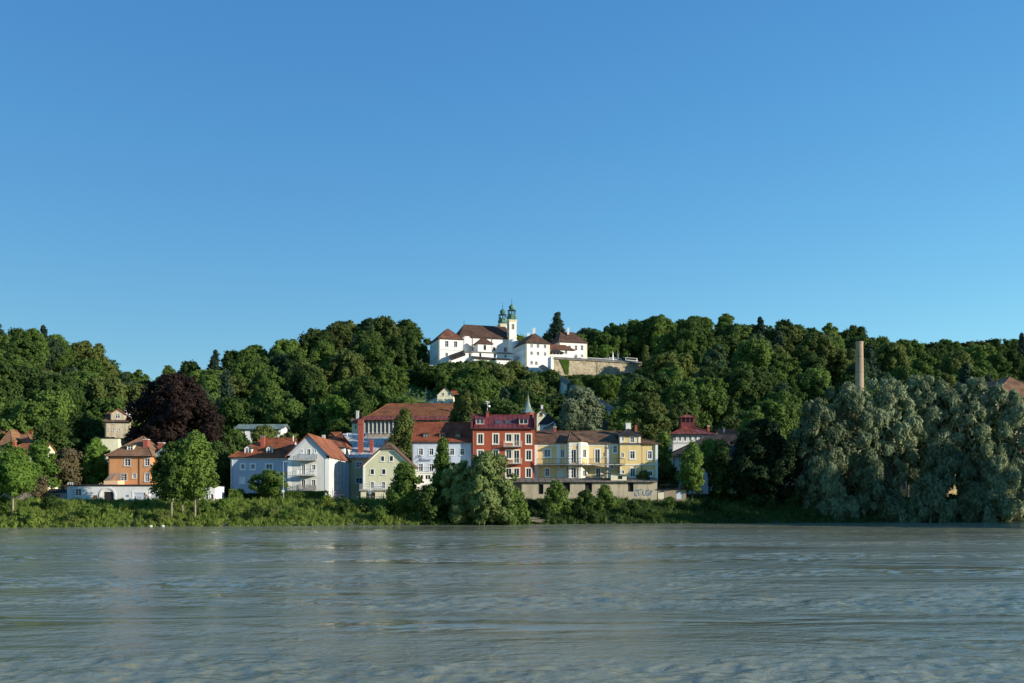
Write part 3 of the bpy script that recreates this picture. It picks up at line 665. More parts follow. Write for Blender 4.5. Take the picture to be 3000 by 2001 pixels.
# roofs at the far left
root, fr, L, ze, zr, rf = house('brown_roofed_house', 'big house at the left edge with wide dark brown tiled roof', -60, 92, 262, 14, 1306, 1247, h1=5, wallm='plaster_beige', roofm='tile_pinkbrown', zb=3)
MATS_b = MB(); gable_roof(MATS_b, Fr(XX(-8, 259), 259), XX(38, 259) - XX(-8, 259), 10, ZZ(1305, 259), ZZ(1258, 261), 'w', 2.6, 0, .4); MATS_b.build('porch_roof', 'tile_pinkbrown', root)
chimney(rf, XX(82, 268), XX(94, 268), 268, 269.2, ze, ZZ(1249, 268), 'brick_red', 'brick_red')
root, fr, L, ze, zr, rf = house('red_roofed_cottage', 'low cottage at the left edge with salmon red roof and brick chimney', 4, 116, 222, 9, 1330, 1300, h0=2.5, wallm='plaster_cream', roofm='tile_orange', wins=[(2, 1326, 11, 1344, 'v')] if False else [])
chimney(rf, XX(37, 224), XX(44, 224), 224, 224.8, ze, ZZ(1291, 224), 'brick_red', 'plaster_orange')
mb = MB(); f2 = Fr(XX(-30, 219), 219); f2.box(mb, 0, XX(11, 219) - f2.x, 0, 4, 3.5, ZZ(1322, 219)); b = mb.build('white_outbuilding', 'plaster_white'); tag(b, 'bit of a white outbuilding at the left edge beside the red cottage', 'outbuilding')
# tall beige house behind, with red dormer roof
root, fr, L, ze, zr, rf = house('tower_house', 'tall old beige house with small windows and red dormer left of the copper beech', 308, 382, 275, 9, 1233, 1208, ang=R(12), wallm='plaster_beige', roofm='tile_brown', zb=4, tw=.1, trim='grey_trim',
    wins=[(315, 1254, 321, 1263, 'v'), (329, 1252, 335, 1263, 'v'), (330, 1232.5, 336, 1242, 'v'), (346, 1254, 352, 1264, 'v'), (360, 1240, 366, 1250, 'v')])
f2 = Fr(*fr.pt(fr.uz(325, 1230)[0], -.1, 0)[:2], fr.ang); Ld = 3.6; za, zb_ = ZZ(1231, 276), ZZ(1212, 276)
mb = MB(); wall(mb, f2, [(0, za), (Ld, za), (Ld, zb_), (Ld / 2, zb_ + 1.1), (0, zb_)], [(1.2, 2.3, za + .5, zb_ - .1)]); wall(mb, f2.side('R', Ld, 5), [(0, za), (5, za), (5, zb_), (0, zb_)]); mb.build('dormer', 'plaster_beige', root)
opening_child(root, f2, (1.2, 2.3, za + .5, zb_ - .1)); mb = MB(); gable_roof(mb, f2, Ld, 6, zb_, zb_ + 1.3, 'w', 0, 0, .3); mb.build('dormer_roof', 'tile_orange', root)
chimney(rf, XX(370, 279), XX(376, 279), 278, 278.9, ze, ZZ(1195, 279), 'plaster_white', 'plaster_white'); chimney(rf, XX(381, 279), XX(389, 279), 278, 278.9, ze, ZZ(1194, 279), 'plaster_white', 'plaster_white')
root, fr, L, ze, zr, rf = house('flat_roofed_annex', 'cream flat-roofed annex below the tall beige house', 287, 346, 238, 7, 1284, 0, zr=ZZ(1282.5, 238), o=.1, og=.1, wallm='plaster_cream', roofm='tile_dark', gut=False)
# blue house
BL = dict(tw=.28)
root, fr, L, ze, zr, rf = house('blue_house', 'light blue house with red tiled roof, two round-topped dormers and white window surrounds', 676, 846, 206, 12, 1336, 1284, h0=5.2, wallm='plaster_blue', roofm='tile_red', o=.4, tw=.28,
    wins=[(702.6, 1356.5, 720, 1377.5, 'c'), (732, 1356.5, 750, 1377.5, 'c'), (776, 1356.5, 801, 1377.5, 'c'), (700, 1396, 719, 1418, 'b', dict(tw=.1)), (731, 1396, 749, 1418, 'c'), (776, 1396, 795, 1418, 'c'), (768.6, 1342.5, 777, 1346, 'n', dict(tw=.02, sill=False))])
band(root, fr, 0, L, ze - .55, ze - .08, 'plaster_white', .07); band(root, fr, 0, .35, 3.6, ze - .56, 'plaster_white', .04, 'corner_trim')
for a, b in ((716, 738), (780, 799)):
    dormer(root, fr, (fr.uz(a, 1300, 1.0)[0], fr.uz(b, 1300, 1.0)[0], ZZ(1331, 207), ZZ(1312.5, 207)), 2.9, 'tile_brown', 'plaster_white', 'gable', w0=1.0)
chimney(rf, XX(763, 209), XX(773, 209), 209, 210, ze + 1, ZZ(1277, 209), 'brick_red', 'grey_metal', .1)
mb = MB(); mb.bar(P(859, 1296, 211), P(859, 1276, 211), .1); mb.build('flue', 'white_paint', root)
# grey gable house with balconies
GB = dict(tw=.12)
root, fr, L, ze, zr, rf = house('gable_house', 'tall grey-white gable house with three balconies facing the river', 842.5, 963.5, 200, 26, 1333, 1270, axis='w', zr=ZZ(1271, 200), wallm='plaster_grey', roofm='tile_orange', o=.4, og=.5, tw=.14,
    wins=[(880.5, 1315, 889, 1328.5, 'v'), (897, 1314, 911, 1334, 'd'), (919.5, 1315, 928, 1328.5, 'v'), (880.5, 1360, 896, 1389.5, 'd'), (911.5, 1360, 926, 1378.5, 'c'), (880.5, 1404, 896, 1431, 'd'), (910, 1404, 926, 1423, 'c')],
    swins=[('R', 3 + 3.6 * i, 4.1 + 3.6 * i, z, z + 1.7, 'c') for i in range(6) for z in (5.0, 8.2)] + [('R', 1.2, 2.0, 4.0, 6.2, 'dk')])
for a, b in ((0, .75), (L - .75, L)): band(root, fr, a, b, 3.6, ze - .12, 'plaster_white', .05, 'corner_trim')
mb = MB()
for sg in (0, 1):
    a = fr.pt(0 if sg == 0 else L, -.05, ze - .1); b = fr.pt(L / 2, -.05, zr - .25); dz = Vector((0, 0, -.75))
    q = [a + dz, b + dz * 1.1, b, a]
    if sg: q = q[::-1]
    mb.hexa([q[0], q[1], q[1] + Vector((0, .06, 0)), q[0] + Vector((0, .06, 0)), q[3], q[2], q[2] + Vector((0, .06, 0)), q[3] + Vector((0, .06, 0))])
mb.build('gable_trim', 'plaster_blue', root)
u = lambda x: fr.uz(x, 1400)[0]
balcony(root, fr, u(874.5), u(929), ZZ(1347.5, 200) , 1.5, 1.05, slat=True, rail='grey_metal', gap=.16)
balcony(root, fr, u(874.5), u(926.5), ZZ(1392, 200), 1.5, 1.05, rail='grey_metal', gap=.22)
balcony(root, fr, u(874.5), u(926.5), ZZ(1437, 200), 1.5, 1.1, slat=True, rail='weathered_wood', gap=.15, posts=True, zb=3.8)
mb = MB(); f2 = fr.side('R', L, 26)
for i in range(6): f2.box(mb, .02 + i * 4.4, .4 + i * 4.4, -.12, -.0, 3.8, ze - .2)
f2.box(mb, .41, 25.6, -.08, -.0, ze - .55, ze - .2); mb.build('pilasters', 'plaster_white', root)
mb = MB(); fr3 = Fr(XX(940, 204), 204); 
# orange hipped house behind the gable house
root, fr, L, ze, zr, rf = house('hip_roofed_house', 'white house with orange hipped roof tucked behind the gable house', 935, 1010, 229, 12, 1306, 1267, h0=4, h1=4.2, wallm='plaster_white', roofm='tile_orange', o=.6,
    swins=[('R', 2 + 3.2 * i, 3.1 + 3.2 * i, z, z + 1.6, 'c') for i in range(3) for z in (6.2, 9.6, 12.6)])
mb = MB(); u0, _ = fr.uz(944, 1290, 3); mb.box(XX(945, 231), XX(953, 231), 230.2, 231.2, ze + 1.2, ze + 2.5); mb.build('roof_hatch', 'metal_blue', root)
# ochre building and metal roofed workshop
root, fr, L, ze, zr, rf = house('ochre_building', 'small ochre building with grey metal lean-to roof between white houses and green gable', 1022.5, 1100, 226, 8, 1341, 0, zr=ZZ(1341, 226) + .1, wallm='plaster_ochre', roofm='metal_blue', o=.1, og=.1, cat='building', tw=.16,
    wins=[(1041, 1352.5, 1064, 1371, 'c'), (1041, 1398.5, 1064, 1417.5, 'c'), (1022.8, 1382, 1026, 1386, 'n', dict(tw=.03, sill=False))])
mb = MB(); mb.slab([fr.pt(-.2, -.5, ze + .02), fr.pt(L + .4, -.5, ze + .02), fr.pt(L + .4, 7, ze + 2.6), fr.pt(-.2, 7, ze + 2.6)], .15); mb.build('lean_to_roof', 'metal_blue', root)
for a, b, t, yy in ((1048.5, 1063.5, 1229, 229), (1082.5, 1092, 1288, 229)):
    c = MB(); c.box(XX(a, yy), XX(b, yy), yy, yy + 1.1, ze + .3, ZZ(t, yy)); c.box(XX(a, yy) - .1, XX(b, yy) + .1, yy - .1, yy + 1.2, ZZ(t, yy) - 1.1, ZZ(t, yy) - .9); c.box(XX(a, yy) - .07, XX(b, yy) + .07, yy - .07, yy + 1.17, ZZ(t, yy), ZZ(t, yy) + .12)
    c.build('chimney', 'brick_red', root)
root = empty('workshop', (XX(1050, 245), 245, 4), 'workshop with wide stepped blue-grey sheet metal roof behind the ochre building', 'building')
fr = Fr(XX(978, 236), 236); Lw = XX(1128, 236) - fr.x; mb = MB(); zA, zB, zC, zD = ZZ(1322, 236), ZZ(1304, 241), ZZ(1300, 241), ZZ(1270, 251)
wall(mb, fr, [(0, 3.6), (Lw, 3.6), (Lw, zA), (0, zA)]); wall(mb, fr.side('R', Lw, 15), [(0, 3.6), (15, 3.6), (15, zD), (0, zA)]); mb.build('wall', 'plaster_white', root)
mb = MB(); mb.slab([fr.pt(-.3, -.4, zA), fr.pt(Lw + .3, -.4, zA), fr.pt(Lw + .3, 5, zB), fr.pt(-.3, 5, zB)], .15)
mb.slab([fr.pt(-.3, 5.02, zC), fr.pt(Lw + .3, 5.02, zC), fr.pt(Lw + .3, 10, (zC + zD) / 2), fr.pt(-.3, 10, (zC + zD) / 2)], .6)
mb.slab([fr.pt(-.3, 10.02, (zC + zD) / 2 + .3), fr.pt(Lw * .38, 10.02, (zC + zD) / 2 + .3), fr.pt(Lw * .38, 15, zD), fr.pt(-.3, 15, zD)], .5); mb.build('roof', 'metal_blue', root)
mb = MB()
for x in (1017, 1030, 1046, 1062, 1076): mb.bar(P(x, 1286, 247), P(x, 1270, 247), .09, 0, 4)
for x in (1017, 1046): mb.bar(P(x, 1284, 247), P(x + 14, 1271, 247), .07, 0, 4)
mb.bar(P(1015, 1270, 247), P(1078, 1270, 247), .1, 0, 4); mb.bar(P(1015, 1286, 247), P(1078, 1286, 247), .1, 0, 4); mb.build('skylight_frame', 'white_paint', root)
# factory hall
root, fr, L, ze, zr, rf = house('factory_hall', 'old factory hall with long rusty red roof and a row of tall arched windows', 1068, 1410, 264, 20, 1226, 0, zr=ZZ(1182.5, 274), h0=5, h1=4, wallm='old_masonry', roofm='tile_moss', o=.5, cat='factory building', tw=.12, trim='grey_trim', sash='weathered_wood', glass='glass_old', zb=4,
    wins=[(1069 + 11.9 * i, 1229, 1079.5 + 11.9 * i, 1268, 'c', dict(sill=False)) for i in range(9)] + [(1255, 1229, 1266, 1238, 'v'), (1272, 1229, 1283, 1238, 'v'), (1310, 1229, 1321, 1238, 'v'), (1330, 1229, 1342, 1238, 'v')])
mb = MB()
for i in range(10): uu = fr.uz(1074.2 + 11.9 * i - 5.9, 1240)[0]; fr.box(mb, uu - .09, uu + .09, -.3, -.06, ZZ(1270, 264), ze - .3)
for i in range(9):
    uc = fr.uz(1074.2 + 11.9 * i, 1240)[0]; r_ = .5
    for k in range(6):
        t0, t1 = math.pi * k / 6, math.pi * (k + 1) / 6; mb.bar(fr.pt(uc - r_ * math.cos(t0), -.12, ZZ(1232, 264) - .3 + r_ * math.sin(t0)), fr.pt(uc - r_ * math.cos(t1), -.12, ZZ(1232, 264) - .3 + r_ * math.sin(t1)), .06, 0, 4)
mb.build('arcade', 'grey_trim', root)
mb = MB(); mb.slab([fr.pt(-.8, -1.2, ze - .35), fr.pt(L + .4, -1.2, ze - .35), fr.pt(L + .4, 1.4, ze + .75), fr.pt(-.8, 1.4, ze + .75)], .12); mb.build('roof_apron', 'metal_red', root)
chimney(rf, XX(1331, 268), XX(1335.5, 268), 268, 268.5, ze + 1, ZZ(1183, 268), 'brick_tan', 'brick_tan')
band(root, fr, fr.uz(1287, 1230)[0], fr.uz(1345, 1230)[0], ze - 1.3, ze - .5, 'plaster_cream', .09, 'render_patch')
mb = MB(); fr.box(mb, .2, 8.5, -3.0, -.1, 4, ZZ(1279, 262)); mb.build('loading_bay', 'concrete', root)
root, fr, L, ze, zr, rf = house('pump_house', 'tiny ruined cream pavilion with dark roof left of the factory hall', 1031, 1051, 268, 3, 1236, 1225, axis='u', wallm='plaster_cream', roofm='tile_brown', zb=4, gut=False, wins=[(1039, 1244, 1045, 1258, 'n')], tw=.06)
chimney(rf, XX(1043, 269), XX(1050, 269), 269, 270, ze, ZZ(1203, 269), 'grey_trim', 'grey_trim')
# green half-hipped house
root = empty('green_house', (XX(1134, 210), 210, 3.8), 'pale green half-hipped house with dark shutters above a garage terrace', 'house')
fr = Fr(XX(1063.6, 203), 203); L = XX(1205, 203) - fr.x; ze = ZZ(1361, 203); zt = ZZ(1315, 203); ua, ub = fr.uz(1113, 1315)[0], fr.uz(1154.5, 1315)[0]; dp = 14; holes = []
for r in [(1114.5, 1335, 1127, 1352.6), (1140, 1334.4, 1153, 1352.6), (1084, 1373, 1097.5, 1391), (1117.4, 1373, 1131, 1391), (1159, 1373, 1172.6, 1390)]: holes.append(opening(root, fr, rect_px(fr, r), 'v', .13, sash='dark_trim', glass='glass_dark'))
for r in [(1084, 1410, 1097, 1430), (1117, 1410, 1130, 1430), (1147, 1410, 1160, 1430)]: holes.append(opening(root, fr, rect_px(fr, r), 'd', .13, sash='grey_trim'))
mb = MB(); wall(mb, fr, [(0, 3.6), (L, 3.6), (L, ze), (ub, zt), (ua, zt), (0, ze)], holes)
for s_ in 'LRB': wall(mb, fr.side(s_, L, dp if s_ != 'B' else L), [(0, 3.6), (dp if s_ != 'B' else L, 3.6), (dp if s_ != 'B' else L, ze), (0, ze)])
mb.build('wall', 'plaster_green', root)
zr = ze + (zt - ze) / ua * (L / 2); mb = MB(); o = .55; sl_ = (zt - ze) / ua; hp = 2.6
def gp(u_, w_): z = ze + .1 + sl_ * min(u_, L - u_); return fr.pt(u_, w_, z)
mb.slab([gp(-o, dp + .3), gp(-o, -o), gp(ua, -o), fr.pt(L / 2, hp, zr + .1), fr.pt(L / 2, dp + .3, zr + .1)], .16)
mb.slab([gp(L + o, -o), gp(L + o, dp + .3), fr.pt(L / 2, dp + .3, zr + .1), fr.pt(L / 2, hp, zr + .1), gp(ub, -o)], .16)
mb.slab([gp(ua, -o), gp(ub, -o), fr.pt(L / 2, hp, zr + .1)], .16); rf = mb.build('roof', 'tile_brown', root)
chimney(rf, XX(1126, 209), XX(1133, 209), 209, 210, zr - 1.6, ZZ(1289, 209), 'tile_dark', 'dark_trim')
mb = MB()
for a, b in (((0, ze - .2), (ua, zt - .15)), ((ua, zt - .15), (ub, zt - .15)), ((ub, zt - .15), (L, ze - .2))):
    mb.bar(fr.pt(a[0], -.06, a[1] - .12), fr.pt(b[0], -.06, b[1] - .12), .16, 0, 4)
mb.build('gable_trim', 'white_paint', root); band(root, fr, 0, .4, 3.8, ze - .2, 'white_paint', .05, 'corner_trim')
ft = Fr(XX(1057, 197), 197); Lt = XX(1200, 197) - ft.x; zt_ = ZZ(1434, 197); holes = []
for r, k in (((1072, 1442, 1099, 1470), 'dk'), ((1119, 1447, 1127, 1464), 'b'), ((1130, 1442, 1151, 1462), 'dk'), ((1153, 1442, 1172, 1462), 'dk')): holes.append(opening(root, ft, rect_px(ft, r), k, .0 if k == 'dk' else .1, trim='plaster_cream', sash='plaster_cream'))
mb = MB(); wall(mb, ft, [(0, 3.6), (Lt, 3.6), (Lt, zt_ - .25), (0, zt_ - .25)], holes, .5)
for s_ in 'LR': wall(mb, ft.side(s_, Lt, 6), [(0, 3.6), (6, 3.6), (6, zt_ - .25), (0, zt_ - .25)])
mb.build('garage_front', 'plaster_cream', root); mb = MB(); ft.box(mb, -.3, Lt + .3, -.3, 6, zt_ - .24, zt_); tb = mb.build('terrace', 'concrete', root)
mb = MB()
for i in range(0, 62): mb.bar(ft.pt(-.2 + i * .15, -.2, zt_), ft.pt(-.2 + i * .15, -.2, zt_ + 1), .012, 0, 4)
for zz in (.1, .55, 1.0): mb.bar(ft.pt(-.2, -.2, zt_ + zz), ft.pt(Lt, -.2, zt_ + zz), .03, 0, 4)
for zz in (.1, .55, 1.0): mb.bar(ft.pt(-.2, -.2, zt_ + zz), ft.pt(-.2, 5.6, zt_ + zz), .03, 0, 4)
mb.build('railing', 'grey_metal', tb)
mb = MB(); ux = ft.uz(1106, 1420)[0]
for i in range(7): ft.box(mb, ux - .8 + i * .24, ux - .62 + i * .24, .3 + .0 * i, .36, zt_ + .1, zt_ + 1.15)
ft.box(mb, ux - .9, ux + .95, .37, .43, zt_ + .2, zt_ + .3); ft.box(mb, ux - .9, ux + .95, .37, .43, zt_ + .9, zt_ + 1.0)
tag(mb.build('wooden_screen', 'white_paint'), 'white slatted screen standing on the terrace of the green house', 'screen')
# pale blue house with script lettering
root, fr, L, ze, zr, rf = house('pale_blue_house', 'pale blue house with red tiled roof, three box dormers and script lettering', 1207, 1381, 213, 12, 1292, 1238, wallm='plaster_paleblue', roofm='tile_new_red', o=.35, og=.1, tw=.12,
    wins=[(1225 + x, 1312.5, 1240.5 + x, 1334.5, 't') for x in (0, 31, 61.5, 91.5, 121.5)] + [(1225 + x, 1357.5, 1240.5 + x, 1382, 't') for x in (0, 31, 61.5, 91.5, 121.5)])
for a, b in ((1240, 1258), (1287.4, 1305), (1333, 1349)):
    dormer(root, fr, (fr.uz(a, 1280, 1.1)[0], fr.uz(b, 1280, 1.1)[0], ZZ(1287, 214), ZZ(1268.5, 214)), 2.6, 'tile_brown', 'brown_wood', w0=1.1, win='v', sash='weathered_wood')
band(root, fr, 0, .12, 3.6, ze - .1, 'plaster_white', .03, 'corner_trim')
mb = MB()
for i, x in enumerate((0, 31, 61.5, 91.5, 121.5)): ua = fr.uz(1227 + x, 1300)[0]; fr.box(mb, ua, ua + .75, -.02, .005, ZZ(1303, 213), ZZ(1297, 213))
mb.build('wall_panels', 'plaster_blue', root)
mb = MB(); f2 = Fr(XX(1207, 209.5), 209.5); Lg = XX(1330, 209.5) - f2.x; zg = ZZ(1386, 209.5); hs = [(1.2 + i * 1.5, 2.3 + i * 1.5, ZZ(1405, 209.5), ZZ(1391, 209.5)) for i in range(5)]
wall(mb, f2, [(0, 3.6), (Lg, 3.6), (Lg, zg), (0, zg)], hs); 
for s_ in 'LR': wall(mb, f2.side(s_, Lg, 3.5), [(0, 3.6), (3.5, 3.6), (3.5, zg), (0, zg)])
f2.box(mb, -.1, Lg + .1, -.15, 3.5, zg, zg + .2); veranda = mb.build('veranda', 'plaster_white', root)
for h in hs: opening_child(veranda, f2, h, 'v', glass='glass_dark')
mb = MB(); zf = zg + .2
for i in range(42): mb.bar(f2.pt(.05 + i * .18, 0, zf), f2.pt(.05 + i * .18, 0, zf + .95), .014, 0, 4)
for zz in (.1, .95): mb.bar(f2.pt(0, 0, zf + zz), f2.pt(7.8, 0, zf + zz), .03, 0, 4)
mb.build('veranda_railing', 'dark_metal', veranda)
# script lettering (illegible in the photo) standing off the wall on pins
mb = MB(); pts = [(0, .35), (.25, .75), (.75, .85), (1.2, .55), (.7, .1), (.35, -.25), (.2, -.35)]
def stroke(mb, fr, u0, z0, pts, s=1.0, r=.045, w=-.16):
    for (a, b), (c, d) in zip(pts, pts[1:]): mb.bar(fr.pt(u0 + a * s, w, z0 + b * s), fr.pt(u0 + c * s, w, z0 + d * s), r, 0, 4)
u0, z0 = fr.uz(1219, 1347); z0 -= .2; stroke(mb, fr, u0, z0, pts); stroke(mb, fr, u0, z0, [(0.1, .9), (.6, 1.15), (1.3, .95)])
for k, am in enumerate((.55, .35, .5, .3, .35, .45)):
    x = 1.0 + k * .36; stroke(mb, fr, u0, z0, [(x, -.05), (x + .12, am * .6), (x + .2, am), (x + .26, am * .3), (x + .2, -.05), (x + .36, .0)])
for i in range(4): mb.bar(fr.pt(u0 + .3 + i * .75, -.16, z0), fr.pt(u0 + .3 + i * .75, 0, z0), .015, 0, 4)
mb.build('lettering', 'letter_grey', root)
# red house
root, fr, L, ze, zr, rf = house('red_house', 'tall deep red house with cream window surrounds and maroon metal roof', 1383, 1566, 212, 9, 1252, 1216, wallm='plaster_red', roofm='metal_maroon', trim='cream_paint', o=.45, og=-.3, tw=.26,
    wins=[(x0, 1268.6, x1, 1303, 'v') for x0, x1 in ((1396.4, 1417.8), (1441.5, 1463), (1538, 1559.3))] + [(1479.3, 1268.6, 1501.6, 1297, 'v'), (1502.4, 1268.6, 1524.4, 1307, 'd')] +
         [(x0, 1316.4, x1, 1350.5, 'v') for x0, x1 in ((1396.4, 1417.8), (1441.5, 1463), (1538, 1559.3))] + [(1479.3, 1316.4, 1501.6, 1346, 'v'), (1502.4, 1316.4, 1524.4, 1357, 'd')] +
         [(x0, 1369, x1, 1402, 'v') for x0, x1 in ((1396.4, 1417.8), (1441.5, 1463), (1479.3, 1501.6), (1502.4, 1524.4), (1538, 1559.3))])
u = lambda x: fr.uz(x, 1400)[0]
balcony(root, fr, u(1475.7), u(1528.5), ZZ(1308, 212), 1.1, 1.05, rail='cream_paint', gap=.2); balcony(root, fr, u(1475.7), u(1528.5), ZZ(1357.6, 212), 1.1, 1.05, rail='cream_paint', gap=.2)
band(root, fr, 0, L, ze - .5, ze - .22, 'plaster_red', .12)
for a, b in ((1393, 1419.5), (1520, 1548)): dormer(root, fr, (fr.uz(a, 1240, .9)[0], fr.uz(b, 1240, .9)[0], ZZ(1244.5, 213), ZZ(1226, 213)), 2.2, 'metal_maroon', 'plaster_red', w0=.9, win='v')
mb = MB()
for a in (1451, 1479): 
    ua, ub = fr.uz(a, 1235, 1.6)[0], fr.uz(a + 18, 1235, 1.6)[0]; s0 = (zr - ze) / 4.5; z1_ = ze + 1.2 * s0 + .18; mb.slab([fr.pt(ua, 1.2, z1_), fr.pt(ub, 1.2, z1_), fr.pt(ub, 2.2, z1_ + s0), fr.pt(ua, 2.2, z1_ + s0)], .1)
mb.build('skylights', 'glass', root)
for ua, ub, w_ in ((-.25, .12, 0), (L - .1, L + .28, 0)):     # fire walls either side of the roof
    q0 = [fr.pt(ua, -.5, ze - .3), fr.pt(ub, -.5, ze - .3), fr.pt(ub, -.5, ze + .55), fr.pt(ua, -.5, ze + .55)]; q1 = [fr.pt(ua, 4.5, ze - .3), fr.pt(ub, 4.5, ze - .3), fr.pt(ub, 4.5, zr + .45), fr.pt(ua, 4.5, zr + .45)]; q2 = [fr.pt(ua, 9.3, ze - .3), fr.pt(ub, 9.3, ze - .3), fr.pt(ub, 9.3, ze + .5), fr.pt(ua, 9.3, ze + .5)]
    mb = MB()
    for A, B in ((q0, q1), (q1, q2)): mb.hexa([A[0], A[1], B[1], B[0], A[3], A[2], B[2], B[3]])
    mb.build('fire_wall', 'metal_maroon', root)
c = chimney(rf, XX(1424, 215.5), XX(1432, 215.5), 215.5, 216.4, ze + 1, ZZ(1203, 215.5), 'brick_red', 'dark_trim', .3)
mb = MB(); q = P(1428, 1203, 216); mb.bar(q, q + Vector((0, 0, 2.0)), .045); mb.bar(q + Vector((-.5, 0, 1.5)), q + Vector((.5, 0, 1.5)), .03); mb.bar(q + Vector((-.35, 0, 1.9)), q + Vector((.45, 0, 1.75)), .12, 0, 6)
mb.lathe((q.x + .3, q.y - .2, q.z + .75), [(.05, -.1), (.32, 0), (.36, .25), (.1, .4)], 8); mb.build('antenna', 'white_paint', root)
# turret with copper spire
root2 = root; mb = MB(); cx, cy = XX(1547, 218), 218.5; zt = ZZ(1210, 218.5)
mb.lathe((cx, cy, zt - 2.6), [(1.25, 0), (1.25, 2.45), (1.4, 2.5), (1.4, 2.6)], 8, rot=R(22.5)); mb.build('turret', 'plaster_red', root2)
mb = MB(); mb.lathe((cx, cy, zt), [(1.5, 0), (1.42, .12), (1.0, .5), (.72, 1.1), (.45, 2.0), (.22, 3.0), (.1, 3.7), (.08, 3.9)], 8, rot=R(22.5)); sp_ = mb.build('spire', 'metal_green', root2)
mb = MB(); mb.bar((cx, cy, zt + 3.8), (cx, cy, zt + 4.9), .05); mb.lathe((cx, cy, zt + 4.2), [(.04, -.2), (.17, -.1), (.17, .1), (.04, .2)], 8); mb.bar((cx - .25, cy, zt + 4.75), (cx + .2, cy, zt + 4.65), .05, 0, 4); mb.build('finial', 'dark_metal', sp_)
# yellow villa row
root = empty('yellow_villa', (XX(1745, 216), 216, 3.8), 'long yellow villa with dark roofs, polygonal bay and white quoined corners', 'house')
fr = Fr(XX(1565, 213), 213); X = lambda px: XX(px, 213) - fr.x; L = X(1934) ; holes = []; ze = ZZ(1296, 213); zb0 = 3.6; dp = 12
def seg(f, u0, u1, z1, spec, mat='plaster_yellow', name='wall'):
    hs = []
    for s in spec:
        hs.append(opening(root, f, rect_px(f, s[:4]), s[4], s[5] if len(s) > 5 else .2, sash=s[6] if len(s) > 6 else 'white_paint', trim=s[7] if len(s) > 7 else 'white_paint'))
    m = MB(); wall(m, f, [(u0, zb0), (u1, zb0), (u1, z1), (u0, z1)], hs); return m.build(name, mat, root)
seg(fr, 0, X(1661), ze, [(1592, 1314, 1615.5, 1341, 'v'), (1642, 1316, 1654.5, 1341, 'v', .08), (1595, 1370, 1612.5, 1397, 'c'), (1640, 1371, 1654.5, 1397, 'b', .1)])
fb0 = Fr(XX(1661, 213), 213, R(-40)); 
pbl = (XX(1667, 210.8), 210.8); pbr = (XX(1701, 210.8), 210.8)
def two(p, q): return Fr(p[0], p[1], math.atan2(q[1] - p[1], q[0] - p[0])), math.hypot(q[0] - p[0], q[1] - p[1])
fA, LA = two((XX(1661, 213), 213), pbl); fB, LB = two(pbl, pbr); fC, LC = two(pbr, (XX(1724, 213), 213))
seg(fA, 0, LA, ze + .3, []); seg(fB, 0, LB, ze + .3, [(1672, 1316, 1689, 1356, 'd', .1), (1671, 1369, 1689, 1400, 'd', .1)]); seg(fC, 0, LC, ze + .3, [(1707, 1315, 1718, 1342, 'v', .12), (1707, 1376, 1718.5, 1397, 'v', .12)])
seg(fr, X(1724), X(1816), ze, [(1740.5, 1314, 1760, 1356, 'd'), (1768, 1325, 1773, 1339, 'n', .04), (1794, 1303.5, 1810, 1328.5, 'c'), (1744, 1369, 1761.5, 1397, 'd'), (1769, 1378, 1774, 1391, 'n', .04), (1788.5, 1356, 1799, 1373, 'v', .08)])
fT = Fr(XX(1816, 212), 212); ztw = ZZ(1274, 212)
seg(fT, 0, XX(1877, 212) - fT.x, ztw, [(1821.5, 1277, 1828.5, 1293, 'n', .1), (1843.5, 1278, 1860.5, 1298.5, 'c'), (1821.5, 1325, 1829, 1341, 'n', .1), (1843.5, 1319.5, 1862, 1346, 't'), (1821, 1377, 1830, 1389, 'n', .1), (1844, 1369.5, 1863.5, 1399, 'v')])
seg(Fr(XX(1877, 212.2), 212.2), 0, XX(1927, 212.2) - XX(1877, 212.2), ZZ(1297, 212.2), [(1895.5, 1319.5, 1912, 1346.5, 't'), (1896.5, 1377.5, 1914, 1396.5, 'v')])
for (x, y, w_, z1) in ((XX(1927, 212.2), 212.2, dp, ZZ(1297, 212)), (XX(1877, 212), 212, dp - 4, ztw)):
    m = MB(); f = Fr(x, y, math.pi / 2); wall(m, f, [(0, zb0 if z1 < ztw else ZZ(1300, 212)), (w_, zb0 if z1 < ztw else ZZ(1300, 212)), (w_, z1), (0, z1)]); m.build('wall', 'plaster_yellow', root)
m = MB(); f = Fr(XX(1816, 212), 220, -math.pi / 2); wall(m, f, [(0, ZZ(1300, 212)), (8, ZZ(1300, 212)), (8, ztw), (0, ztw)]); f = Fr(XX(1565, 213), 225, -math.pi / 2); wall(m, f, [(0, zb0), (12, zb0), (12, ze), (0, ze)]); m.build('wall', 'plaster_yellow', root)
rb = MB(); fM = Fr(XX(1568, 213), 213); gable_roof(rb, fM, X(1830) - X(1568), 13, ze, ZZ(1263, 219.5), 'u', 0, 0, .45, .1); rf = rb.build('roof', 'tile_brown', root)
rb = MB(); fR = Fr(XX(1822, 212), 212.2); gable_roof(rb, fR, XX(1927, 212) - XX(1822, 212), 12, ZZ(1297, 212), ZZ(1272, 218), 'u', 0, 5.5, .55); rb.build('roof', 'tile_brown', root)
rb = MB(); gable_roof(rb, fT, XX(1877, 212) - fT.x, 8, ztw, ZZ(1257, 216), 'u', 2.1, 2.1, .45); rb.build('tower_roof', 'tile_dark', root)
rb = MB(); apx = Vector((XX(1671.6, 216), 216.3, ZZ(1264, 216))); e_ = [Vector((XX(1652, 213), 213.3, ze + .25)), Vector((XX(1661, 212.6), 212.6, ze + .2)), Vector((XX(1664, 210.4), 210.35, ze + .25)), Vector((XX(1703, 210.4), 210.35, ze + .25)), Vector((XX(1729, 212.5), 212.5, ze + .2)), Vector((XX(1740, 213), 213.6, ze + .4))]
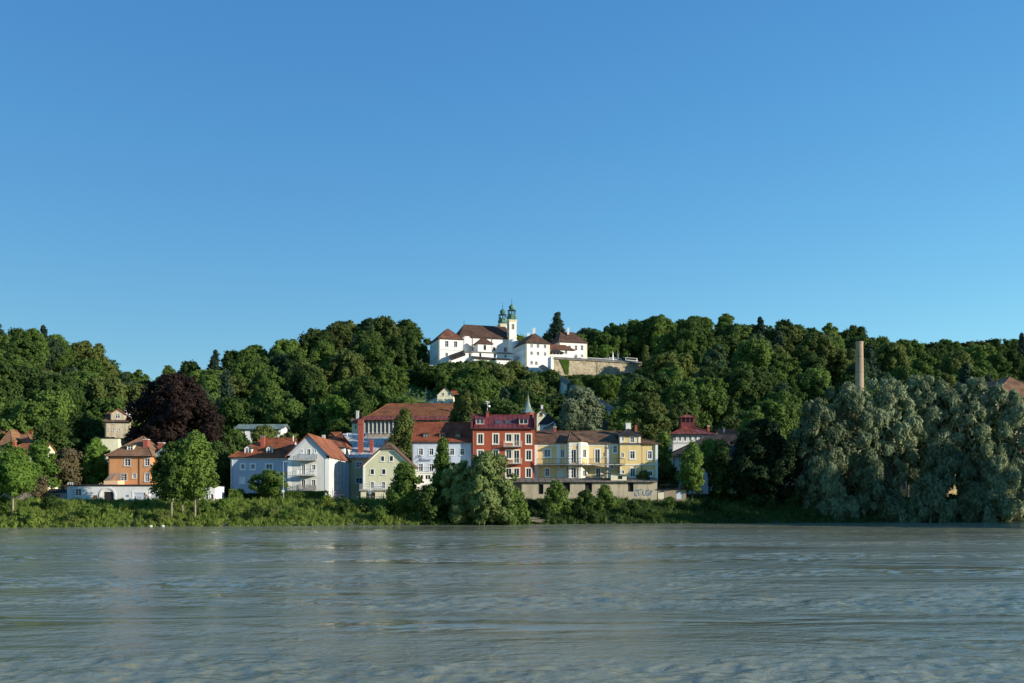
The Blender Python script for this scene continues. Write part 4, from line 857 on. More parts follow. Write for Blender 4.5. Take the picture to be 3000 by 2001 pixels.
for a, b in zip(e_, e_[1:]): rb.slab([a, b, apx], .16)
for a in e_[2:4]: rb.bar(a, apx, .12, 0, 5)
rb.build('bay_roof', 'tile_brown', root)
qm = MB()
def quoins(f, ua, ub, z0=4.0, z1=None):
    z = z0; k = 0; z1 = z1 or ze - .4
    while z < z1:
        d = .0 if k % 2 else .1; f.box(qm, ua - d, ub + d, -.06, .0, z, z + .3); z += .34; k += 1
for q_ in ((fr, .12, .62), (fr, X(1632), X(1640)), (fr, X(1655), X(1660)), (fB, .02, .5), (fB, LB - .5, LB - .02), (fC, .02, .4), (fC, LC - .5, LC - .12), (fr, X(1778), X(1786))):
    qm = MB(); quoins(*q_); qm.build('quoins', 'white_paint', root)
bm_ = MB()
for f, a, b in ((fr, .0, X(1661)), (fr, X(1724), X(1815)), (fB, 0, LB), (fC, 0, LC)): f.box(bm_, a, b, -.1, -.0, ze - .42, ze - .1); f.box(bm_, a, b, -.07, -.0, ZZ(1307, 213), ZZ(1304.5, 213))
fT.box(bm_, 0, XX(1928, 212) - fT.x, -.1, -.0, ZZ(1363, 212), ZZ(1360.5, 212)); fT.box(bm_, 0, .3, -.08, -.0, 4, ZZ(1364, 212)); fT.box(bm_, XX(1920, 212) - fT.x, XX(1927, 212) - fT.x, -.09, -.0, 4, ZZ(1364, 212)); fT.box(bm_, XX(1920, 212) - fT.x, XX(1927, 212) - fT.x, -.09, -.0, ZZ(1360, 212), ZZ(1298, 212))
fT.box(bm_, 0, XX(1877, 212) - fT.x, -.07, -.0, ZZ(1304, 212), ZZ(1299, 212)); fT.box(bm_, XX(1870, 212) - fT.x, XX(1876, 212) - fT.x, -.09, -.0, ZZ(1298.8, 212), ZZ(1276, 212)); fT.box(bm_, 0, .5, -.09, -.0, ZZ(1298.8, 212), ZZ(1276, 212))
bm_.build('cornice', 'white_paint', root)
m = MB()
for px, w_ in ((1692, -2.2), (1777, 0), (1813, 0), (1879, -.9)): x = XX(px, 213); m.bar((x, 213 + w_ - .12, 4), (x, 213 + w_ - .12, ze - .2), .06, 0, 5)
m.build('downpipe', 'brown_wood', root)
chimney(rf, XX(1834, 216), XX(1848, 216), 216, 217, ZZ(1262, 216), ZZ(1239, 216), 'plaster_white', 'white_paint'); chimney(rf, XX(1860, 217), XX(1867, 217), 217, 217.8, ZZ(1270, 217), ZZ(1246, 217), 'brick_red', 'brick_red'); chimney(rf, XX(1622, 217), XX(1630, 217), 217, 217.8, ZZ(1266, 217), ZZ(1250, 217), 'brick_red', 'grey_trim')
# long balcony
zs = ZZ(1360, 211.5); m = MB(); pa = [(1573, 213, 211.4), (1660, 213, 209.3), (1707, 210.6, 209.0), (1731, 213, 210.6), (1831, 212, 210.6)]
for (a, ya, wa), (b, yb, wb) in zip(pa, pa[1:]):
    m.slab([(XX(a, wa), wa, zs), (XX(b, wb), wb, zs), (XX(b, wb), yb - .05, zs), (XX(a, wa), ya - .05, zs)], .2)
bl = m.build('balcony', 'concrete', root); m = MB()
for (a, ya, wa), (b, yb, wb) in zip(pa, pa[1:]):
    A, B = Vector((XX(a, wa), wa + .06, zs)), Vector((XX(b, wb), wb + .06, zs)); n = int((B - A).length / .19)
    for zz in (.12, 1.1): m.bar(A + Vector((0, 0, zz)), B + Vector((0, 0, zz)), .03, 0, 4)
    for i in range(n + 1): p = A.lerp(B, i / n); m.bar(p, p + Vector((0, 0, 1.1)), .035 if i % 9 == 0 else .013, 0, 4)
m.build('railing', 'dark_metal', bl); m = MB()
for px, y1, y0 in ((1634, 213, 210.2), (1661, 213, 209.6), (1700, 210.8, 209.5), (1725, 213, 211.2), (1783, 213, 211)): m.bar((XX(px, y1), y1, zs - 1.3), (XX(px, y1), y0 + .2, zs - .2), .05, 0, 4)
m.build('brackets', 'dark_metal', bl)
# long annex in front of red and yellow houses
root = empty('riverside_annex', (XX(1727, 206), 206, 3.8), 'long low annex with rusty sheet roof, four dark openings and blue graffiti', 'building')
fx = Fr(XX(1528, 203), 203); Lx = XX(1925, 203) - fx.x; zx = ZZ(1411, 203); hs = []
for r in [(1577.7, 1419, 1592, 1447.5), (1650, 1414.6, 1670, 1441.6), (1714, 1414.6, 1734.6, 1441.6), (1840, 1414, 1856, 1440.6)]: hs.append(opening(root, fx, rect_px(fx, r), 'n', .0, sash='dark_trim', glass='dark_hollow', sill=False, reveal=.3))
m = MB(); wall(m, fx, [(0, 3.6), (Lx, 3.6), (Lx, zx), (0, zx)], hs, .3)
for s_ in 'LR': wall(m, fx.side(s_, Lx, 9), [(0, 3.6), (9, 3.6), (9, zx), (0, zx)])
f0_ = Fr(XX(1470, 206), 206); wall(m, f0_, [(0, 3.6), (XX(1535, 206) - f0_.x, 3.6), (XX(1535, 206) - f0_.x, zx), (0, zx)]); m.build('wall', 'plaster_beige', root)
m = MB(); zq = ZZ(1400, 212); m.slab([(XX(1500, 202.4), 202.4, zx + .1), (XX(1927, 202.4), 202.4, zx + .1), (XX(1922, 212), 211.6, zq), (XX(1500, 212), 211.6, zq)], .2); m.build('roof', 'metal_brown', root)
m = MB()
for pts in ([(1858, 1438), (1882, 1434)], [(1869, 1437), (1872, 1453)], [(1884, 1437), (1882, 1450), (1890, 1452)], [(1903, 1436), (1893, 1437), (1892, 1450), (1902, 1451), (1902, 1444), (1897, 1444)], [(1859, 1443), (1859, 1452), (1865, 1452)], [(1906, 1437), (1907, 1452)], [(1906, 1444), (1912, 1437)]):
    q = [fx.uz(*p) for p in pts]
    for (a, b), (c, d) in zip(q, q[1:]):
        dx, dz = c - a, d - b; l = math.hypot(dx, dz); nx, nz = -dz / l * .09, dx / l * .09
        m.poly([fx.pt(a - nx, -.006, b - nz), fx.pt(c - nx, -.006, d - nz), fx.pt(c + nx, -.006, d + nz), fx.pt(a + nx, -.006, b + nz)])
m.build('graffiti', 'graffiti_blue', root)
fs = Fr(XX(1790, 204), 204.2); Ls = XX(1836, 204) - fs.x; m = MB(); z0_, z1_ = zx + .2, ZZ(1393, 204); wall(m, fs, [(0, z0_), (Ls, z0_), (Ls, z1_), (0, z1_ + .5)], [(1.4, 2.3, z0_ + .3, z1_ - .1)]); wall(m, fs.side('R', Ls, 5), [(0, z0_), (5, z0_), (5, z1_), (0, z1_)]); m.slab([fs.pt(-1.6, -.3, z1_ + .75), fs.pt(Ls + .3, -.3, z1_ + .1), fs.pt(Ls + .3, 5, z1_ + .1), fs.pt(-1.6, 5, z1_ + .75)], .12, 1); fs.box(m, 1.4, 2.3, .1, .12, z0_ + .3, z1_ - .1, 2)
m.build('roof_shed', ['plaster_cream', 'metal_brown', 'glass'], root)
# small houses peeping between red and yellow
root, fr, L, ze, zr, rf = house('cream_gable_cottage', 'little cream gable with white chimney peeping up behind the red house', 1573, 1604, 262, 7, 1213, 1199, axis='w', zr=ZZ(1198, 262), wallm='plaster_cream', roofm='tile_brown', zb=6, o=.3, gut=False, wins=[(1581, 1208, 1590, 1219, 'v')], tw=.06, trim='weathered_wood', sash='weathered_wood')
chimney(rf, XX(1585, 263), XX(1591, 263), 263, 263.6, ze, ZZ(1187, 263), 'plaster_white', 'white_paint')
root, fr, L, ze, zr, rf = house('half_timbered_cottage', 'small white half-timbered gable with black roof behind the yellow villa', 1584, 1628, 248, 8, 1236, 1211, axis='w', zr=ZZ(1210, 248), h0=1.2, wallm='plaster_white', roofm='tile_dark', zb=4, o=.5, gut=False, wins=[(1598, 1240, 1602, 1248, 'n')], tw=.05)
m = MB(); m.slab([P(1590, 1252, 246), P(1622, 1235, 246), P(1626, 1233, 249), P(1592, 1251, 249)], .25); m.build('porch_roof', 'white_paint', root); m = MB(); m.box(XX(1622, 247), XX(1628, 247), 246.5, 247.2, 5, ZZ(1240, 247)); m.build('porch_post', 'white_paint', root)
# white school-like building with red roof and cupola
root, fr, L, ze, zr, rf = house('cupola_building', 'white building with red metal hipped roof and square red lantern on top', 1969, 2086, 250, 14, 1269, 1246, h0=6, h1=6, wallm='plaster_white', roofm='metal_red', cat='building', o=.8, zb=4, tw=.22,
    wins=[(1970 + 15.3 * i, 1275, 1982.5 + 15.3 * i, 1294, 'v') for i in range(7)])
band(root, fr, 0, L, ZZ(1300, 250), ZZ(1297, 250), 'grey_trim', .1)
m = MB(); cx, cy = XX(2011, 257), 257; z0_ = ZZ(1248, 250) - .5; m.box(cx - 1.75, cx + 1.75, cy - 1.75, cy + 1.75, z0_, ZZ(1237, 255)); 
for sx in (-1.55, -.5, .5, 1.55):
    for sy in (-1.55, 1.55): m.box(cx + sx - .17, cx + sx + .17, cy + sy - .17, cy + sy + .17, ZZ(1237, 255), ZZ(1224.5, 255)); m.box(cx + sy - .17, cx + sy + .17, cy + sx * .6 - .16, cy + sx * .6 + .16, ZZ(1237, 255), ZZ(1224.5, 255) - .01)
m.box(cx - 1.75, cx + 1.75, cy - 1.75, cy + 1.75, ZZ(1224.5, 255), ZZ(1223, 255)); m.box(cx - 1.3, cx + 1.3, cy - 1.3, cy + 1.3, ZZ(1237, 255), ZZ(1224.5, 255), 1); cu = m.build('cupola', ['metal_maroon', 'glass_dark'], root)
m = MB(); m.lathe((cx, cy, ZZ(1223, 255)), [(2.9, 0), (2.7, .12), (.12, .95), (.05, 1.25)], 4, rot=R(45)); m.build('cupola_roof', 'metal_red', cu)
chimney(rf, XX(2073, 255), XX(2079, 255), 255, 255.6, ze, ZZ(1247, 255), 'brick_red', 'white_paint')
root, fr, L, ze, zr, rf = house('dark_roofed_house', 'house with broad black-brown hipped roof behind the dark riverside trees', 1972, 2290, 228, 14, 1328, 1274, h0=9.5, h1=4, wallm='plaster_offwhite', roofm='tile_dark', o=.9, tw=.1,
    wins=[(1986, 1339, 1994, 1352, 'v'), (2006, 1339, 2014, 1352, 'v'), (2100, 1345, 2112, 1365, 'v'), (2140, 1345, 2152, 1365, 'v'), (2190, 1345, 2202, 1365, 'v')])
root, fr, L, ze, zr, rf = house('orange_roofed_house', 'house with small orange-brown roof patch above the dark copper-leaved tree', 2112, 2165, 262, 9, 1283, 1259, wallm='plaster_cream', roofm='tile_orange', zb=4)
chimney(rf, XX(2120, 265), XX(2123, 265), 265, 265.4, ze, ZZ(1254, 265), 'plaster_white')
# low white wall and huts right of the annex
root, fr, L, ze, zr, rf = house('low_shed', 'low brown shed with pale doors right of the graffiti annex', 1927, 2010, 203, 5, 1433, 0, zr=ZZ(1431, 203), o=.2, og=.1, wallm='brick_tan', roofm='tile_dark', gut=False, cat='shed', tw=.0, wins=[(1928, 1441, 1947, 1462, 'b', dict(sash='plaster_cream')), (1982, 1441, 1998, 1462, 'b', dict(sash='garage_white'))])
m = MB()
for i in range(40): m.bar((XX(1930, 204) + i * .14, 203.2, ze), (XX(1930, 204) + i * .14, 203.2, ze + .9), .015, 0, 4)
m.bar((XX(1930, 204), 203.2, ze + .9), (XX(2008, 204), 203.2, ze + .9), .035); m.build('railing', 'dark_metal', root)
# yellow building behind the willows
root, fr, L, ze, zr, rf = house('yellow_building', 'long ochre yellow building half hidden behind the big willows', 2293, 3080, 232, 12, 1352, 1316, wallm='plaster_ochre', roofm='tile_brown', cat='building', o=.5, tw=.16,
    wins=[(2306 + 42 * i, 1368, 2320 + 42 * i, 1392, 'c') for i in range(18)] + [(2306 + 42 * i, 1412, 2320 + 42 * i, 1436, 'c') for i in range(18)])
band(root, fr, 0, L, ZZ(1402, 232), ZZ(1399, 232), 'plaster_cream', .07)
root, fr, L, ze, zr, rf = house('brewery_building', 'large building with grey-brown hipped roof above the willows at the right edge', 2912, 3085, 262, 34, 1160, 0, zr=ZZ(1104, 269), axis='w', h0=7, h1=8, wallm='plaster_beige', roofm='tile_pinkbrown', cat='building', zb=4, o=.6)
chimney(rf, XX(2838, 277), XX(2843, 277), 277, 277.6, ze - 6, ZZ(1112, 277), 'plaster_white'); chimney(rf, XX(2766, 277), XX(2770, 277), 277, 277.5, ze - 10, ZZ(1120, 277), 'plaster_white')
m = MB(); cx, cy = XX(2518, 300), 300
m.lathe((cx, cy, 6), [(1.6, 0), (1.4, 20), (1.05, 43.6), (1.12, 43.8), (1.12, 44.3), (.95, 44.35)], 20); c = tag(m.build('smokestack', 'brick_tan', smooth=False), 'tall tapering tan brick smokestack rising above the willows', 'chimney')
m = MB()
for k in range(9): rr = 1.57 - .06 * k; m.lathe((cx, cy, 9 + k * 4.6), [(rr + .0, 0), (rr + .03, .02), (rr + .03, .12), (rr, .14)], 20)
m.build('iron_bands', 'dark_metal', c)
# small cream house on the hillside with its side wing
root, fr, L, ze, zr, rf = house('hillside_house', 'small cream gabled house alone on the hillside lawn', 1281, 1328, 360, 8, 1157, 1134, axis='w', zr=ZZ(1134, 360), wallm='plaster_cream', roofm='tile_brown', zb=30, o=.3, tw=.08, wins=[(1294, 1150, 1301.5, 1160.5, 'v'), (1311, 1150, 1318.5, 1160.5, 'v'), (1290, 1174, 1299, 1185, 'v'), (1316, 1174, 1322, 1185, 'v')])
m = MB(); f2 = Fr(XX(1251, 362), 362); Lf = XX(1282, 362) - f2.x; zf = ZZ(1174, 362); wall(m, f2, [(0, 30), (Lf, 30), (Lf, zf + 1.4), (0, zf)], [(1.2, 2.0, zf - 1.3, zf - .3)]); m.slab([f2.pt(-.4, -.4, zf - .1), f2.pt(Lf, -.4, zf + 1.6), f2.pt(Lf, 6, zf + 1.6), f2.pt(-.4, 6, zf - .1)], .15, 1); m.build('side_wing', ['plaster_grey', 'tile_dark'], root)
m = MB(); f3 = Fr(XX(1322, 365), 365); gable_roof(m, f3, XX(1340, 365) - f3.x, 6, ZZ(1155, 365), ZZ(1144, 368), 'u', 0, 0, .2); m.build('back_roof', 'tile_orange', root)
# greenish metal roofed pavilion above the blue house
root, fr, L, ze, zr, rf = house('metal_roofed_pavilion', 'white pavilion with flat grey-green metal roof above the blue house', 694, 824, 290, 9, 1254, 1244, o=.8, og=.8, wallm='plaster_white', roofm='metal_green', zb=6, gut=False, tw=.06, wins=[(697, 1257, 706, 1272, 'v'), (709, 1257, 718, 1272, 'v'), (806, 1258, 816, 1272, 'v')])
# ------------------------------------------------------------------ hilltop pilgrimage church, all turned about 18 degrees
TH = R(18); QT = 'plaster_quoin'
def fr_at(px, Y, ang=TH): return Fr(XX(px, Y), Y, ang)
def quoin_strip(root, f, us, z0, z1, w=.55):
    m = MB()
    for u_ in us:
        z = z0; k = 0
        while z < z1: d = .12 * (k % 2); f.box(m, u_ - d if u_ > 1 else u_, u_ + w - .12 + d, -.04, -.0, z, z + .42); z += .5; k += 1
    return m.build('quoins', QT, root)
# left wing
root, fr, L, ze, zr, rf = house('church_wing', 'white two-storey wing with reddish pyramid roof at the left end of the church', 1286, 1355.5, 450, 17, 988.6, 0, zr=ZZ(961, 455), zb=56, ang=TH, axis='w', h0=5.2, h1=5, wallm='plaster_church', roofm='tile_wing', cat='church building', o=.5, tw=.1, trim='grey_trim',
    wins=[(1304, 998.5, 1314, 1016, 'c'), (1330, 1000, 1340, 1017, 'c'), (1305, 1033, 1312.5, 1044.5, 'v'), (1332, 1034.5, 1339, 1046.5, 'v')],
    swins=[('L', 2 + 4.2 * i, 3.2 + 4.2 * i, z, z + 2.2, 'v') for i in range(4) for z in (64.6, 70.6)])
band(root, fr, .5, L, ZZ(1026, 451), ZZ(1023.5, 451), 'grey_trim', .06); quoin_strip(root, fr, [.02], 57, ze - .4)
band(root, fr, 0, L, ze - .5, ze - .15, QT, .07)
# nave
root, fr, L, ze, zr, rf = house('church_nave', 'white church nave with long dark brown roof', 1347, 1497, 462, 15, 983.5, 0, zr=ZZ(951, 470), zb=57, ang=TH, h0=4.0, h1=0, wallm='plaster_church', roofm='tile_church', cat='church', o=.6, og=-.2, tw=.05, trim='grey_trim',
    wins=[(1370.5, 1009.5, 1381, 1029, 'n'), (1444, 1017, 1452, 1027, 'n'), (1476, 1017.5, 1485, 1031, 'n')])
band(root, fr, 0, L, ze - .55, ze - .1, QT, .08); m = MB()
for px in (1384, 1441, 1489): u_, _ = fr.uz(px, 1000); fr.box(m, u_ - .12, u_ + .12, -.22, -.09, 60, ze - .6)
m.build('downpipe', 'brown_wood', root); m = MB(); q = fr.pt(4.0, 7.5, zr); m.bar(q, q + Vector((0, 0, 1.9)), .06); m.bar(q + Vector((-.35, 0, 1.4)), q + Vector((.35, 0, 1.4)), .05); m.lathe(q + Vector((0, 0, .6)), [(.05, -.2), (.2, 0), (.05, .2)], 8); m.build('roof_cross', 'dark_metal', root)
# rounded choir end
m = MB(); q = fr.pt(3.0, 2.6, 0); m.lathe((q.x, q.y, 57), [(3.4, 0), (3.4, ze - 57.2)], 20); m.build('apse', 'plaster_church', root, smooth=False)
# side chapel
root, fr, L, ze, zr, rf = house('church_chapel', 'small square white side chapel with pyramid roof in front of the nave', 1400, 1440.5, 455, 6.2, 1002.5, 0, zr=ZZ(986.5, 458), zb=57, ang=TH, axis='w', h0=3.0, h1=3.0, wallm='plaster_church', roofm='tile_church', cat='chapel', o=.7, tw=.08, trim='grey_trim', gut=False, wins=[(1416.5, 1010.5, 1424.5, 1026, 'n')])
# cloister with arched windows, and the dark lean-to below
def leanto(name, label, px0, px1, Y, py, rise, dp, wins, roofm='tile_dark', zb=55, cat='church building', wallm='plaster_church', slope=0.0, o=.35):
    f = fr_at(px0, Y); L_, _ = f.uz(px1, 1040); z1 = ZZ(py, Y); r_ = empty(name, f.pt(L_ / 2, dp / 2, zb), label, cat); hs = []
    for w_ in wins: hs.append(opening(r_, f, rect_px(f, w_), 'n', .08, trim='grey_trim', sill=False))
    m = MB(); wall(m, f, [(0, zb), (L_, zb), (L_, z1 - slope), (0, z1)], hs)
    for s_ in 'LR': wall(m, f.side(s_, L_, dp), [(0, zb), (dp, zb), (dp, z1 - (slope if s_ == 'R' else 0)), (0, z1 - (slope if s_ == 'R' else 0))])
    m.build('wall', wallm, r_); m = MB(); m.slab([f.pt(-.3, -o, z1), f.pt(L_ + .3, -o, z1 - slope), f.pt(L_ + .3, dp, z1 - slope + rise), f.pt(-.3, dp, z1 + rise)], .18); m.build('roof', roofm, r_)
    m = MB()
    for w_ in wins:      # round heads of the windows
        a = rect_px(f, w_); uc, r2 = (a[0] + a[1]) / 2, (a[1] - a[0]) / 2
        for k in range(6): t0, t1 = math.pi * k / 6, math.pi * (k + 1) / 6; m.bar(f.pt(uc - r2 * math.cos(t0), -.04, a[3] - .35 + r2 * math.sin(t0)), f.pt(uc - r2 * math.cos(t1), -.04, a[3] - .35 + r2 * math.sin(t1)), .07, 0, 4)
    if m.v: m.build('window_arches', 'grey_trim', r_)
    return r_, f
leanto('cloister', 'low white cloister with arched windows below the nave', 1383, 1504, 450, 1031, 1.3, 6, [(1404, 1034, 1410.5, 1046), (1446, 1036, 1453.5, 1048.5), (1478, 1040, 1484, 1047)], roofm='shingle_grey')
leanto('stair_hall', 'white stair hall with arched window between left wing and cloister', 1359, 1384, 449, 1032, .9, 6, [(1373, 1035, 1380, 1047)], roofm='shingle_grey')
leanto('lower_cloister', 'low building with dark pent roof below the cloister', 1389, 1477, 446, 1050, 1.6, 3.8, [], zb=53, slope=.5)
leanto('stair_wall', 'slanting white stair building rising in front of the left wing', 1322, 1362, 446, 1056, 2.6, 3, [], roofm='tile_dark', zb=55, slope=-2.6)
leanto('gate_house', 'white block with small dark windows at the foot of the towers', 1455, 1497, 446, 1053, 1.2, 4, [(1461, 1060, 1465, 1066), (1484, 1061, 1487, 1065)], zb=53)
# towers
def church_tower(px, Y, pytop, label, zbase):
    f = fr_at(px, Y); w = 3.5; ztop = ZZ(pytop, Y); r_ = empty('church_tower', f.pt(w / 2, w / 2, zbase), label, 'church tower', 'twin church towers')
    hs = [(1.1, 2.4, ztop - 4.3, ztop - 1.9)]; m = MB()
    wall(m, f, [(0, zbase), (w, zbase), (w, ztop), (0, ztop)], hs, .3)
    fl = f.side('L', w, w); wall(m, fl, [(0, zbase), (w, zbase), (w, ztop), (0, ztop)], [(1.1, 2.4, ztop - 4.3, ztop - 1.6), (1.2, 2.3, ztop - 7.6, ztop - 5.8)], .3); fr_ = f.side('R', w, w); wall(m, fr_, [(0, zbase), (w, zbase), (w, ztop), (0, ztop)], hs, .3); wall(m, f.side('B', w, w), [(0, zbase), (w, zbase), (w, ztop), (0, ztop)])
    m.build('shaft', 'plaster_church', r_)
    for ff, hh in ((f, (hs[0],)), (fr_, (hs[0],)), (fl, ((1.1, 2.4, ztop - 4.3, ztop - 1.6), (1.2, 2.3, ztop - 7.6, ztop - 5.8)))):
        for h in hh:
            g = MB(); g.poly([ff.pt(h[0], .25, h[2]), ff.pt(h[1], .25, h[2]), ff.pt(h[1], .25, h[3]), ff.pt(h[0], .25, h[3])]); 
            for k in range(7): ff.box(g, h[0], h[1], .12, .2, h[2] + .1 + k * .33, h[2] + .2 + k * .33)
            uc, r2 = (h[0] + h[1]) / 2, (h[1] - h[0]) / 2
            for k in range(6): t0, t1 = math.pi * k / 6, math.pi * (k + 1) / 6; g.bar(ff.pt(uc - r2 * math.cos(t0), -.02, h[3] - .3 + r2 * math.sin(t0) * .9), ff.pt(uc - r2 * math.cos(t1), -.02, h[3] - .3 + r2 * math.sin(t1) * .9), .06, 0, 4)
            g.build('louvre_window', 'weathered_wood' if ff is not fl else 'dark_trim', r_)
    m = MB()
    for ff in (f, fl, fr_):
        for u_ in (.0, w - .42):
            z = zbase; k = 0
            while z < ztop - 1.0: ff.box(m, u_ + (.0 if u_ == 0 else .1 * (k % 2)), u_ + .42 - (.1 * (k % 2) if u_ == 0 else 0), -.03, 0, z, z + .36); z += .44; k += 1
        for k in range(7): ff.box(m, .25 + k * .44, .42 + k * .44, -.12, 0, ztop - .95, ztop - .45)
        ff.box(m, -.12, w + .12, -.14, 0, ztop - .44, ztop - .12)
    m.build('corner_quoins', QT, r_); m = MB(); a = f.pt(w / 2, w / 2, 0)
    for zz, s in ((ztop - .12, .35), (ZZ(987, Y) if Y < 475 else ztop - 7.9, .3)):
        k = w / 2 + s; q = [f.pt(w / 2 + i * k, w / 2 + j * k, zz) for i, j in ((-1, -1), (1, -1), (1, 1), (-1, 1))]; m.hexa(q + [p + Vector((0, 0, .22)) for p in q])
    m.build('cornice', 'cream_paint', r_)
    if Y < 475:
        m = MB(); u0 = 1.2; f.box(m, u0, u0 + 1.5, -.03, -.0, ztop - 7.3, ztop - 5.6, 0); f.box(m, u0 - .12, u0 + 1.62, -.015, 0, ztop - 7.42, ztop - 5.48, 1); f.box(m, u0 + .72, u0 + .78, -.06, -.035, ztop - 6.45, ztop - 5.85, 2); f.box(m, u0 + .5, u0 + .78, -.06, -.035, ztop - 6.75, ztop - 6.45, 2); f.box(m, u0 + .4, u0 + .62, -.055, -.04, ztop - 6.95, ztop - 6.75, 2)
        m.build('clock_face', ['white_paint', 'grey_trim', 'dark_metal'], r_)
    rot = TH + R(22.5); c = (a.x, a.y, ztop + .1); m = MB()
    m.lathe(c, [(1.55, 0), (1.65, .1), (2.0, .45), (2.25, .95), (2.3, 1.35), (2.15, 1.9), (1.85, 2.4), (1.8, 2.55), (1.95, 2.6), (1.95, 2.68)], 8, rot=rot); dm = m.build('lower_dome', 'copper_green', r_)
    m = MB(); z2 = 2.68
    for k in range(8):
        t = rot + k * math.pi / 4; prev = None
        for rr, zz in ((1.7, 0), (1.78, .35), (1.6, .7), (1.55, 1.0), (1.72, 1.35), (1.85, 1.6), (1.6, 1.95)):
            p = Vector((c[0] + rr * math.cos(t), c[1] + rr * math.sin(t), c[2] + z2 + zz))
            if prev: m.bar(prev, p, .17, 0, 5)
            prev = p
    m.lathe((c[0], c[1], c[2] + z2 + 1.75), [(1.45, 0), (1.9, .05), (1.95, .22), (1.7, .35), (1.1, .5)], 8, rot=rot); m.build('lantern', 'copper_dark', r_)
    m = MB(); m.lathe((c[0], c[1], c[2] + z2 + 2.2), [(.75, 0), (.8, .15), (1.2, .5), (1.38, 1.0), (1.3, 1.5), (.95, 1.95), (.45, 2.3), (.15, 2.6), (.1, 2.75)], 8, rot=rot); d2 = m.build('onion_dome', 'copper_green', r_)
    m = MB(); zt = c[2] + z2 + 4.9; m.bar((c[0], c[1], zt), (c[0], c[1], zt + 2.6), .07, r2=.04); m.lathe((c[0], c[1], zt + .95), [(.05, -.25), (.24, -.1), (.24, .1), (.05, .25)], 8); m.bar((c[0] - .3, c[1], zt + 2.1), (c[0] + .3, c[1], zt + 2.1), .04, 0, 4); m.build('finial', 'dark_metal', d2)
    return r_
church_tower(1492, 467, 937, 'nearer and taller-looking onion-domed church tower with clock and full visible shaft', 57)
church_tower(1465.5, 480.5, 949, 'farther onion-domed church tower rising behind the nave roof', 60)
# tower base annex (rounded), wing C and D
m = MB(); q = P(1505, 1000, 466); m.lathe((q.x, q.y + .5, 57), [(2.3, 0), (2.3, ZZ(1000, 466) - 57), (2.0, ZZ(997, 466) - 57), (.6, ZZ(992, 466) - 57)], 16); tag(m.build('stair_turret', 'plaster_church'), 'squat rounded white stair turret at the base of the nearer tower', 'turret')
CH = dict(tw=.07, trim='grey_trim')
root, fr, L, ze, zr, rf = house('priory_building', 'white three-storey priory block with dark hipped roof right of the towers', 1541.7, 1611, 448, 21, 1001.6, 0, zr=ZZ(974.5, 452), zb=53, ang=TH, axis='w', h0=4.6, h1=4, wallm='plaster_church', roofm='tile_church', cat='priory building', o=.5, **CH,
    wins=[(x, y, x + 7, y + 10) for x, y in ((1554, 1008), (1572.8, 1008.5), (1593.5, 1010), (1554, 1029.5), (1572.8, 1030.5), (1593.5, 1032), (1554, 1057.5), (1568, 1059))],
    swins=[('L', 3 + 2.9 * i, 4 + 2.9 * i, z, z + 1.4, 'v') for i in range(6) for z in (66.2, 69.8)] + [('L', 17, 18, 62, 63.3, 'v')])
quoin_strip(root, fr, [.02, L - .6], 54, ze - .3); 
chimney(rf, XX(1560.5, 454), XX(1568.5, 454), 454, 455, zr - 1.5, ZZ(961, 454), 'plaster_church', 'white_paint', .3); chimney(rf, XX(1544, 464), XX(1552, 464), 464, 465, zr - 2, ZZ(975, 464), 'plaster_church', 'white_paint', .3)
root, fr, L, ze, zr, rf = house('priory_house', 'white square priory house with brown hipped roof in front of the spruce', 1638.7, 1720, 470, 12, 998.6, 0, zr=ZZ(971.5, 476), zb=58, ang=TH, h0=2.9, h1=4.4, wallm='plaster_church', roofm='tile_church', cat='priory building', o=.5, **CH,
    wins=[(x, 1012.5, x + 7.5, 1026) for x in (1665, 1684, 1701.5)] + [(x, 1038.5, x + 7.5, 1046) for x in (1665, 1684, 1701.5)], swins=[('L', 2 + 3.5 * i, 3 + 3.5 * i, 71.5, 73.2, 'v') for i in range(3)])
quoin_strip(root, fr, [.02, L - .5], 60, ze - .3); band(root, fr, 0, L, ze - .55, ze - .15, QT, .07); m = MB()
for x in (1664, 1683, 1700.5): u_ = fr.uz(x, 1010)[0]; fr.box(m, u_, u_ + 1.5, -.1, 0, ZZ(1010, 471), ZZ(1009, 471))
m.build('window_hoods', 'grey_trim', root); chimney(rf, XX(1662, 475), XX(1667.5, 475), 475, 476, zr - 1.5, ZZ(960, 475), 'plaster_church', 'white_paint', .3)
root, fr, L, ze, zr, rf = house('priory_link', 'low white link building with brown roof between the two priory blocks', 1610, 1682, 459, 7, 1021, 0, zr=ZZ(1008.5, 462), zb=58, ang=TH, h1=3, wallm='plaster_church', roofm='tile_wing', cat='priory building', o=.5, **CH, wins=[(1655, 1027, 1662, 1037)])
f = fr_at(1608, 452, R(10)); m = MB(); Lv = f.uz(1650, 1030)[0]; zv = ZZ(1031.5, 452)
for i in range(5): f.box(m, .2 + i * (Lv - .5) / 4, .4 + i * (Lv - .5) / 4, 0, .2, 62.5, zv)
rv = m.build('veranda', 'white_paint'); tag(rv, 'open veranda with dark hipped roof beside the priory block', 'veranda'); m = MB(); gable_roof(m, f, Lv, 4, zv, zv + 1.1, 'u', 1.5, 1.5, .5); m.build('roof', 'tile_dark', rv)
